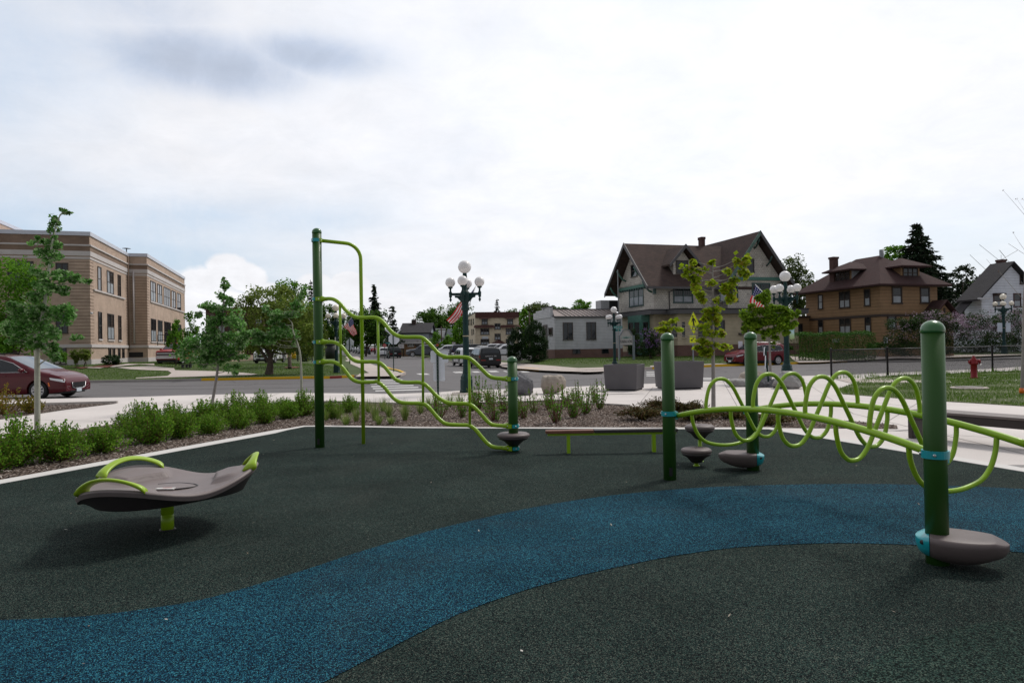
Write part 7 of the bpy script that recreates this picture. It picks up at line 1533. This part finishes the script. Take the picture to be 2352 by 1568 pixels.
def shrub(loc, var, label, group, name='shrub', cat='shrub', scale=1., rz=0.):
    key = var['key']
    if key not in PROTO:
        t_ = thing(name, (0, 0, 0), label, cat, group); m, p, a = shrub_mesh(**var['geo']); m.build('stems', var.get('stem', m_twig), t_, fix=False); V, Q = leaf_quads(p, var['geo']['leaf'], .3, .6, a); npmesh('foliage', V, Q, var['leafmat'], t_)
        if 'extra' in var: var['extra'](t_, p)
        PROTO[key] = t_; o = t_
    else:
        s = PROTO[key]; o = s.copy(); COL.objects.link(o); WL[o.name] = np.array(loc)
        for ch in s.children: c = ch.copy(); COL.objects.link(c); c.parent = o
        o['label'] = label; o['group'] = group
    o.location = [float(v) for v in loc]; o.rotation_euler = (0, 0, rz); o.scale = (scale, scale, scale * rng.uniform(.92, 1.1)); return o
PROTO = {}
SV = [dict(key='s%d' % i, leafmat=m_shrub, geo=dict(h=h_, rad=r_, nst=120, lps=34, leaf=.040, seed=40 + i)) for i, (h_, r_) in enumerate(((.60, .42), (.68, .45), (.54, .44), (.64, .41)))]
row = [(-35, 1085, 1.1), (25, 1072, 1.15), (138, 1058, 1.05), (238, 1040, 1.0), (312, 1003, 1.0), (345, 1018, 1.05), (412, 1006, 1.0), (392, 990, .95), (480, 997, .95), (470, 978, .95), (548, 984, 1.0), (536, 968, .95), (607, 973, 1.0), (598, 958, .9), (662, 962, .95), (650, 950, .9), (700, 955, .85), (762, 962, .8), (800, 948, .72)]
nm = ['leftmost', 'second', 'third', 'fourth', 'fifth', 'sixth', 'seventh', 'eighth', 'ninth', 'tenth', 'eleventh', 'twelfth', 'thirteenth', 'fourteenth', 'fifteenth', 'sixteenth', 'seventeenth', 'eighteenth', 'nineteenth']
row.sort(key=lambda q: q[0])
for i, (x, y, s_) in enumerate(row): shrub(G(x, y), SV[(i * 7 + i // 3) % 4], 'bushy green shrub in the mulch bed, %s from the left in its row' % nm[i], 'low green shrubs along the concrete border', scale=s_ * rng.uniform(.80, 1.12), rz=rng.uniform(0, 6))
SG = [dict(key='g%d' % i, leafmat=m_gold, geo=dict(h=h_, rad=r_, nst=50, lps=22, leaf=.05, seed=60 + i)) for i, (h_, r_) in enumerate(((.62, .5), (.40, .32)))]
shrub(G(8, 953), SG[0], 'larger yellow green shrub at the left edge of the picture', 'gold shrubs', scale=1.25); shrub(G(74, 949), SG[1], 'small yellow orange shrub behind the aspen trunk', 'gold shrubs', scale=1.15)
# twiggy dogwood-like shrubs: bare red stems, leaves at tips and foot
def twig_extra(t_, p):
    pass
def twiggy_geo(h, rad, seed): return dict(h=h, rad=rad, nst=22, lps=8, leaf=.056, seed=seed, bare=.55, twig=.0085)
TV = []
for i, (h_, r_) in enumerate(((.78, .34), (.68, .30), (.85, .30))):
    def ex(t_, p, h_=h_, r_=r_, i=i):
        n_ = 230; a = rng.uniform(0, 6.28, n_); q = rng.random(n_) ** .5; z = rng.random(n_) * h_ * .42; pp = np.column_stack([np.cos(a) * q * r_ * .62 * (.5 + z), np.sin(a) * q * r_ * .62 * (.5 + z), z + .03]); V, Q = leaf_quads(pp, .055, .3, .62); npmesh('foot_foliage', V, Q, m_twl, t_)
    TV.append(dict(key='t%d' % i, leafmat=m_twl, geo=twiggy_geo(h_, r_, 80 + i), extra=ex))
tw = [(1008, 964, .85), (1062, 960, .75), (1085, 945, .7), (1100, 940, 1.05), (1137, 968, .9), (1157, 948, .95), (1185, 958, .85), (1203, 962, .72), (1226, 950, .72), (1262, 940, .9), (1278, 972, 1.0), (1317, 960, .95), (1300, 935, .85), (1345, 952, .9), (1330, 932, .85), (1378, 940, .95), (1365, 928, .85), (1128, 935, .85)]
tw.sort(key=lambda q: q[0])
for i, (x, y, s_) in enumerate(tw): shrub(G(x, y), TV[i % 3], 'red stemmed twiggy shrub in the middle bed, %s from the left among its kind' % nm[i], 'twiggy shrubs before the boulders', 'twiggy_shrub', 'shrub', s_, rng.uniform(0, 6))
# ornamental grass tufts
def tuft(loc, h, rad, n, seed, label):
    h *= 1.3; rad *= 1.15
    r2 = np.random.default_rng(seed); o_ = np.array(loc, float); a = r2.uniform(0, 6.283, n); q = r2.random(n) ** .6; ro = .05 * r2.random(n); hh = h * r2.uniform(.55, 1.1, n) * (1 - .35 * q); d = np.column_stack([np.cos(a), np.sin(a), np.zeros(n)]); s_ = np.column_stack([-np.sin(a), np.cos(a), np.zeros(n)]) * .0036
    b = o_ + d * ro[:, None]; md = b + d * (rad * q * .45)[:, None] + np.column_stack([np.zeros((n, 2)), hh * .62]); tp = b + d * (rad * q)[:, None] + np.column_stack([np.zeros((n, 2)), hh]); V = np.stack([b - s_, b + s_, md + s_ * .8, md - s_ * .8, tp], 1).reshape(-1, 3); k = np.arange(n) * 5
    Q = np.concatenate([np.stack([k, k + 1, k + 2, k + 3], 1), np.stack([k + 3, k + 2, k + 4, k + 4], 1)]); me = bpy.data.meshes.new('grass_tuft'); me.from_pydata((V - o_).tolist(), [], [tuple(f) if f[2] != f[3] else tuple(f[:3]) for f in Q.tolist()]); o = link(me, 'grass_tuft', m_tuft, None); o.location = o_.tolist(); return tag(o, label, 'grass tuft', 'ornamental grass tufts')
tf = [(775, 962, .36, .20), (795, 976, .28, .18), (818, 968, .30, .14), (862, 966, .36, .20), (846, 948, .34, .2), (870, 975, .22, .14), (880, 946, .38, .22), (893, 957, .30, .2), (898, 974, .20, .14), (930, 965, .38, .22), (966, 950, .38, .2), (1003, 938, .42, .22), (1032, 934, .45, .24), (1055, 938, .40, .22), (1088, 932, .44, .22), (1120, 926, .4, .2), (985, 942, .4, .2), (748, 966, .26, .14)]
tf.sort(key=lambda q: q[0])
for i, (x, y, h_, r_) in enumerate(tf): tuft(G(x, y, .01), h_ * rng.uniform(.85, 1.3), r_ * rng.uniform(.9, 1.3), 130, 100 + i, 'tuft of fine ornamental grass in the middle bed, %s from the left' % nm[i])
# junipers
def juniper(x, y, w_, h_, seed, label):
    c = G(x, y); t_ = thing('juniper', c, label, 'shrub', 'spreading junipers in the bed'); m = MB(); P_, A_ = [], []; r2 = np.random.default_rng(seed)
    for k in range(60):
        a = r2.uniform(0, 6.28); L = w_ * r2.uniform(.35, 1.); d = np.array([math.cos(a), math.sin(a) * .75, 0]); e = c + d * L + [0, 0, h_ * r2.uniform(.35, 1.0) * (1.05 - .5 * L / w_)]; md = c + d * L * .5 + [0, 0, h_ * .45]; pts = smooth_path([c, md, e], 3); m.tube(pts, list(np.linspace(.01, .003, len(pts))), 4, False); pa = np.array(pts)
        n_ = 42; s_ = r2.uniform(.2, 1.02, n_) * (len(pts) - 1); ix = np.clip(s_.astype(int), 0, len(pts) - 2); q = pa[ix] + (pa[ix + 1] - pa[ix]) * (s_ - ix)[:, None]; P_.append(q + r2.normal(size=(n_, 3)) * [.05, .05, .03]); A_.append(np.repeat((d + [0, 0, .35])[None], n_, 0) + r2.normal(size=(n_, 3)) * .45)
    m.build('stems', m_twig, t_, fix=False); V, Q = leaf_quads(np.concatenate(P_), .075, .3, .30, np.concatenate(A_)); npmesh('foliage', V, Q, m_jun, t_)
juniper(1478, 965, .62, .40, 5, 'rusty green juniper spreading left of the near left climber post'); juniper(1518, 946, .55, .40, 6, 'rusty green juniper directly behind the near left climber post'); juniper(1572, 952, .6, .42, 7, 'rusty green juniper between the two far climber posts'); juniper(1600, 966, .5, .28, 8, 'low juniper above the stepping pods'); juniper(1682, 962, .5, .25, 9, 'low brownish juniper beneath the loops, left of the far post'); juniper(1768, 975, .6, .24, 10, 'low brownish juniper beneath the loops, right of the far post')

# --- trees and bushes beyond the street
tree('maple_tree', [*P(35, 860, 42)[:2], .1], pxblobs([(40, 640, 55, 50), (10, 690, 60, 70), (70, 690, 40, 60), (35, 760, 70, 60), (80, 760, 30, 40), (-20, 760, 60, 70), (30, 800, 50, 30)], 42), 9000, .20, m_broad2, m_bark, .18, 'bright green leafy tree in front of the school, behind the aspen')
b = GT(618, 860, zleft)
tree('crabapple_tree', b, pxblobs([(600, 690, 45, 30), (560, 725, 30, 40), (650, 700, 50, 35), (620, 740, 60, 40), (575, 775, 45, 35), (690, 745, 45, 45), (655, 790, 50, 28), (700, 790, 40, 35), (610, 800, 35, 20), (730, 770, 22, 45, 1), (640, 668, 30, 14)], b[1], .9), 17000, .17, m_crab, m_bark, .26, 'spreading crabapple with dark trunk on the lawn by the yellow kerb', trunk=[b, b + [.1, 0, .9], P(618, 770, b[1])], nl=16)
b = P(665.6, 845, 52); tree('lawn_tree', b, pxblobs([(668, 660, 30, 22), (690, 665, 22, 22), (650, 690, 30, 25), (690, 700, 30, 30), (705, 740, 30, 50), (665, 730, 40, 40), (630, 672, 20, 14)], 56), 6500, .20, m_broad2, m_bark, .14, 'taller fresh green tree ringed with red bark behind the crabapple', trunk=[b, P(665, 790, 53), P(672, 690, 56)])
def simple_tree(x, base_y, Yd, bl, n_, leaf, mat, label, tr=.2, name='broadleaf_tree', group='trees beyond the street', **k): tree(name, [cx_at(x, Yd), Yd, gz(Yd)], pxblobs(bl, Yd), n_, leaf, mat, m_bark, tr, label, group=group, **k)
simple_tree(402, 835, 57, [(402, 745, 12, 18), (400, 780, 18, 25), (415, 800, 15, 20)], 1500, .2, m_broad2, 'narrow small tree left of the pair by the red pickup', .06)
simple_tree(435, 835, 56, [(436, 740, 12, 22), (430, 770, 18, 22), (440, 795, 20, 22), (448, 760, 10, 20)], 1800, .2, m_broad2, 'narrow small tree right of the pair by the red pickup', .06)
simple_tree(754, 800, 120, [(754, 725, 22, 26), (745, 750, 22, 25), (768, 755, 22, 28), (752, 780, 25, 16), (738, 775, 14, 22)], 4500, .42, m_broad, 'dark tree behind the corner lamp left of the avenue')
simple_tree(840, 800, 128, [(842, 728, 28, 22), (822, 745, 24, 30), (862, 745, 26, 32), (835, 770, 38, 25), (870, 775, 26, 24), (810, 775, 20, 22), (880, 735, 14, 24)], 9000, .42, m_broad, 'big dark green street tree arching over the far avenue')
simple_tree(795, 800, 165, [(795, 745, 24, 26), (780, 770, 20, 22), (815, 770, 20, 22), (800, 785, 28, 12)], 3000, .5, m_broad, 'dark tree deep down the avenue behind the arch bar')
simple_tree(925, 800, 140, [(918, 775, 18, 20), (935, 780, 22, 16), (905, 785, 14, 14)], 2500, .42, m_broad, 'dark low tree left of the dark roofed house')
conifer('spruce_tree', [cx_at(861, 150), 150, gz(150)], 15.6, 2.8, m_con, 'tall dark spruce standing behind the big avenue tree', 24, .2, .3, 10, .8, 'conifers beyond the street'); conifer('pine_tree', [cx_at(902, 120), 120, gz(120)], 9.2, 2.3, m_con2, 'greyish pine beside the dark roofed house', 14, .1, .0, 9, .75, 'conifers beyond the street', 12); conifer('spruce_tree', [cx_at(716, 120), 120, gz(120)], 13.8, 1.9, m_con, 'slim dark spruce peeping out beside the tall climber post', 22, .1, .3, 10, .6, 'conifers beyond the street'); conifer('spruce_tree', [cx_at(1143, 255), 255, 1.5], 18.3, 3.2, m_con, 'narrow dark spruce rising behind the apartment roof', 22, .1, .3, 10, .9, 'conifers beyond the street')
tl = [(975, 735, 24, 22), (1000, 728, 26, 22), (1025, 735, 26, 28), (1055, 722, 30, 26), (1045, 745, 30, 22), (990, 752, 22, 16), (962, 750, 14, 14)]
for k, (x, y, rx, ry) in enumerate(((975, 738, 26, 26), (1003, 733, 26, 28), (1030, 738, 24, 30), (1060, 728, 32, 32))): simple_tree(x, 800, 195 + 6 * k, [(x, y, rx, ry), (x - rx * .5, y + ry * .7, rx * .7, ry * .7), (x + rx * .5, y + ry * .7, rx * .7, ry * .7), (x, y + ry * 1.5, rx, ry * .8)], 4200, .65, m_broad, '%s of four tall dark trees behind the pale blue house, from the left' % ords[k], .3)
simple_tree(1050, 800, 150, [(1052, 765, 14, 30), (1040, 780, 14, 22), (1060, 740, 10, 20)], 2600, .42, m_broad2, 'mid green tree pressed against the left side of the apartment house')
simple_tree(1005, 800, 118, [(1003, 770, 11, 12), (1000, 785, 13, 14), (1016, 790, 10, 10)], 1600, .3, m_broad2, 'bright yellow green bush left of the nearest lamp', .08, 'leafy_bush', 'bright bushes by the car park'); simple_tree(1025, 800, 116, [(1026, 785, 10, 14), (1034, 792, 8, 8)], 1100, .3, m_broad2, 'lighter green bush touching the nearest lamp shaft', .08, 'leafy_bush', 'bright bushes by the car park')
for k, (x, y, rx, ry, Yd, mt) in enumerate(((1182, 722, 20, 14, 235, m_broad), (1205, 738, 14, 30, 185, m_broad2), (1225, 712, 22, 14, 190, m_broad3), (1245, 708, 22, 14, 200, m_broad3), (1266, 712, 20, 12, 230, m_broad), (1290, 714, 20, 10, 240, m_broad), (1337, 700, 20, 12, 210, m_broad2), (1222, 745, 14, 25, 175, m_broad))): simple_tree(x, 800, Yd, [(x, y, rx, ry), (x - rx * .4, y + ry * .9, rx * .8, ry * .8), (x + rx * .4, y + ry * .9, rx * .8, ry * .8), (x, y + ry * 2, rx * .8, ry * .8)], 2400, .6, mt, '%s tree from the left in the line between apartment roof and shingle house' % ords[k], .25)
for k, (x, y, rx, ry, Yd) in enumerate(((-60, 770, 60, 30, 120), (480, 800, 30, 12, 95), (520, 790, 26, 14, 98), (690, 800, 30, 30, 110), (720, 790, 26, 26, 112))): simple_tree(x, 800, Yd, [(x, y, rx, ry), (x, y + ry * .8, rx, ry * .7)], 2200, .4, m_broad, ['leafy tree beyond the left edge of the picture', 'low dark tree behind the leaning poplar, left', 'low dark tree behind the leaning poplar, right', 'dark tree just left of the tall climber post base', 'dark tree hidden behind the tall climber post'][k])
simple_tree(1825, 780, 92, [(1822, 615, 28, 30), (1840, 640, 28, 32), (1805, 645, 26, 32), (1828, 680, 40, 34), (1855, 660, 18, 22), (1800, 690, 22, 24), (1850, 700, 24, 26)], 6500, .33, m_broad3, 'airy grey green tree behind the shingle house and right lamp', .25)
conifer('spruce_tree', [cx_at(1932, 112), 112, .4], 13.6, 1.6, m_con, 'small dark spruce tip left of the brown house roof', 20, .1, .3, 9, .6, 'conifers beyond the street'); conifer('spruce_tree', [cx_at(1946, 114), 114, .4], 13.9, 1.5, m_con, 'small dark spruce tip right beside its twin by the brown chimney', 20, .1, .3, 9, .6, 'conifers beyond the street'); simple_tree(1896, 780, 105, [(1892, 665, 18, 26), (1885, 690, 18, 20)], 900, .3, m_broad3, 'thin bare looking tree left of the brown house chimney', .2)
simple_tree(2058, 780, 105, [(2058, 582, 26, 16), (2040, 600, 22, 16), (2078, 600, 22, 18), (2060, 620, 30, 18)], 3000, .4, m_broad2, 'bright green tree behind the brown house roof, left of the big spruce', .25)
conifer('spruce_tree', [cx_at(2112, 86), 86, .4], 16.1, 6.4, m_con, 'big dark spruce towering behind the brown house', 42, .1, .26, 18, .62, 'conifers beyond the street', 40)
simple_tree(2215, 780, 98, [(2212, 625, 22, 18), (2195, 655, 28, 28), (2235, 655, 26, 24), (2215, 690, 38, 30), (2170, 690, 24, 30), (2255, 665, 20, 18), (2190, 715, 30, 18)], 5200, .4, m_con2, 'dark loose pine mass right of the big spruce', .25, 'pine_tree'); simple_tree(2262, 780, 120, [(2262, 648, 28, 10), (2285, 650, 20, 12), (2240, 655, 18, 12)], 1500, .4, m_broad2, 'bright treetop behind the white house roof', .2)
# bushes
def bush(name, x, base_y, Yd, bl, n_, leaf, mat, label, flowers=None, fm=None, cat='bush', group=None, z=None, dk=1., shell=.6, sd=.5):
    z = z if z is not None else P(x, base_y, Yd)[2]; t_ = thing(name, [cx_at(x, Yd), Yd, z], label, cat, group); bl = pxblobs(bl, Yd, dk); m = MB()
    for (c, r_) in bl: limbs(m, [cx_at(x, Yd) + rng.normal() * .1, Yd, z], [np.array(c) + [0, 0, -r_[2] * .3]], .03, .01, .02, 5)
    m.build('stems', m_bark, t_, fix=False); pts = blob_points(bl, n_, sd=sd, shell=shell); pts = pts[pts[:, 2] > z + .02]; V, Q = leaf_quads(pts, leaf, .3, .6); npmesh('foliage', V, Q, mat, t_)
    if flowers:
        f_ = blob_points([(c, np.array(r_) * 1.06) for c, r_ in bl], flowers, sd=.28, shell=.86); zz = z + .35 * (max(c[2] + r_[2] for c, r_ in bl) - z); f_ = f_[(f_[:, 2] > zz)]; V, Q = leaf_quads(f_, leaf * .8, .2, .7); npmesh('blossom', V, Q, fm, t_)
    return t_
bush('arborvitae', 1187, 828, 59, [(1187, 765, 13, 16), (1184, 785, 20, 22), (1186, 808, 21, 20)], 13000, .10, m_arb, 'smaller dark conical evergreen left of the grey annex', cat='evergreen', group='dark evergreens by the annex', z=.1, shell=.82, sd=.26); bush('arborvitae', 1228, 828, 58, [(1230, 748, 14, 12), (1228, 765, 24, 22), (1227, 790, 30, 26), (1228, 812, 29, 18)], 22000, .10, m_arb, 'larger dark rounded evergreen touching the grey annex', cat='evergreen', group='dark evergreens by the annex', z=.2, shell=.82, sd=.26)
bush('lilac_bush', 1494, 815, 57.5, [(1490, 770, 20, 16), (1505, 775, 20, 18), (1488, 790, 25, 20), (1508, 798, 20, 18), (1492, 806, 26, 14)], 5200, .12, m_lil, 'purple flowering lilac before the shingle house bay', 1500, m_lilf, z=.45); bush('dark_shrub', 1455, 818, 59.5, [(1452, 765, 10, 14), (1456, 790, 16, 22), (1462, 805, 16, 12)], 2400, .13, m_lil, 'dark green shrub behind the funeral home sign', z=.45)
# clipped hedge: a long block of leaves
hx0, hx1 = P(*z6(150, 1030), 57), P(*z6(708, 1030), 57); hedge_z = .0; ht_ = P(*z6(400, 893), 57)[2]; hg = thing('hedge', [hx0[0], 57, hedge_z], 'long clipped green hedge in front of the brown house', 'hedge'); n_ = 15000; u_ = rng.random(n_); pr = rng.random(n_)
hp = np.column_stack([hx0[0] + (hx1[0] - hx0[0]) * u_, 56.2 + 2.2 * rng.random(n_), hedge_z + (ht_ - hedge_z) * rng.random(n_)]); fr = pr < .5; tp_ = (pr >= .5) & (pr < .8); hp[fr, 1] = 56.2 + rng.normal(0, .07, fr.sum()) + .12 * np.sin(u_[fr] * 19) + .05 * np.sin(u_[fr] * 61); hp[tp_, 2] = ht_ + rng.normal(0, .06, tp_.sum()) + .08 * np.sin(u_[tp_] * 16) - .1 * (np.abs(u_[tp_] - .5) > .47)
V, Q = leaf_quads(hp, .10, .3, .65); npmesh('foliage', V, Q, m_hedge, hg); m = MB()
for k in range(24): x = hx0[0] + (hx1[0] - hx0[0]) * (k + .5) / 24; limbs(m, [x, 57.2, hedge_z - .1], [[x + rng.normal() * .1, 57.2, ht_ - .3]], .03, .012, .0, 5)
m.build('stems', m_bark, hg, fix=False)
bush('hedge_shrub', 1805, 805, 58, [(1806, 795, 9, 9), (1812, 803, 10, 8)], 900, .12, m_hedge, 'small round shrub left of the long hedge', z=.2); bush('hedge_shrub', 2012, 800, 57, [(2010, 792, 14, 8), (2025, 794, 12, 7), (2000, 795, 10, 6)], 1300, .12, m_hedge, 'low green shrubbery right of the long hedge', z=.25)
bush('lilac_bush', 2075, 815, 56, [(2060, 750, 25, 22), (2090, 740, 28, 22), (2055, 780, 26, 26), (2095, 775, 32, 32), (2075, 800, 40, 18), (2110, 755, 20, 24)], 8500, .13, m_lil, 'big green lilac with a few pale blossoms at the brown house corner', 700, m_lilf2, z=.3); bush('lilac_bush', 2175, 815, 57, [(2140, 735, 28, 20), (2175, 735, 32, 20), (2150, 770, 32, 34), (2190, 770, 34, 34), (2170, 800, 44, 18), (2210, 745, 26, 20)], 9000, .13, m_lil, 'broad lilac covered in pale pink blossom right of the near post', 5000, m_lilf2, z=.35); bush('lilac_bush', 2255, 812, 58, [(2235, 740, 28, 20), (2270, 735, 30, 22), (2250, 775, 40, 36), (2290, 770, 30, 34), (2270, 800, 44, 16)], 8500, .13, m_lil, 'pale pink lilac to the left of the distant lamp', 3700, m_lilf2, z=.4); bush('lilac_bush', 2330, 812, 59, [(2320, 735, 26, 22), (2350, 730, 26, 24), (2335, 775, 34, 38), (2370, 770, 34, 40), (2345, 800, 40, 18)], 7500, .13, m_lil, 'pale pink lilac at the right edge behind the distant lamp', 3100, m_lilf2, z=.45)
# school foundation planting
def pz(x, y, Yd): return P(*z1(x, y), Yd)[2]
bush('vase_shrub', z1(600, 0)[0], 0, 54.5, [(*z1(590, 1210), 9, 11), (*z1(600, 1250), 6, 10)], 1400, .12, m_crab, 'left of two vase shaped shrubs before the school corner', z=pz(600, 1305, 54.5), group='vase shaped shrubs'); bush('vase_shrub', z1(670, 0)[0], 0, 54.5, [(*z1(660, 1205), 14, 10), (*z1(700, 1200), 9, 9), (*z1(670, 1250), 9, 9)], 1800, .12, m_crab, 'right and wider of two vase shaped shrubs before the school corner', z=pz(670, 1308, 54.5), group='vase shaped shrubs'); bush('ball_shrub', z1(868, 0)[0], 0, 56.5, [(*z1(868, 1255), 16, 11)], 2600, .11, m_arb, 'clipped dark green ball shrub by the school basement windows', z=pz(868, 1292, 56.5), shell=.85); bush('leafy_shrub', z1(480, 0)[0], 0, 55, [(*z1(470, 1240), 14, 14), (*z1(440, 1200), 14, 12)], 1500, .13, m_broad2, 'leafy shrub against the school wall behind the aspen', z=pz(480, 1290, 55))
bush('dark_shrub', zp(2230, 0)[0], 0, 70, [(*zp(2230, 600), 10, 18), (*zp(2230, 660), 11, 10)], 1500, .18, m_arb, 'dark upright evergreen behind the iron fence', z=P(*zp(2230, 710), 70)[2])
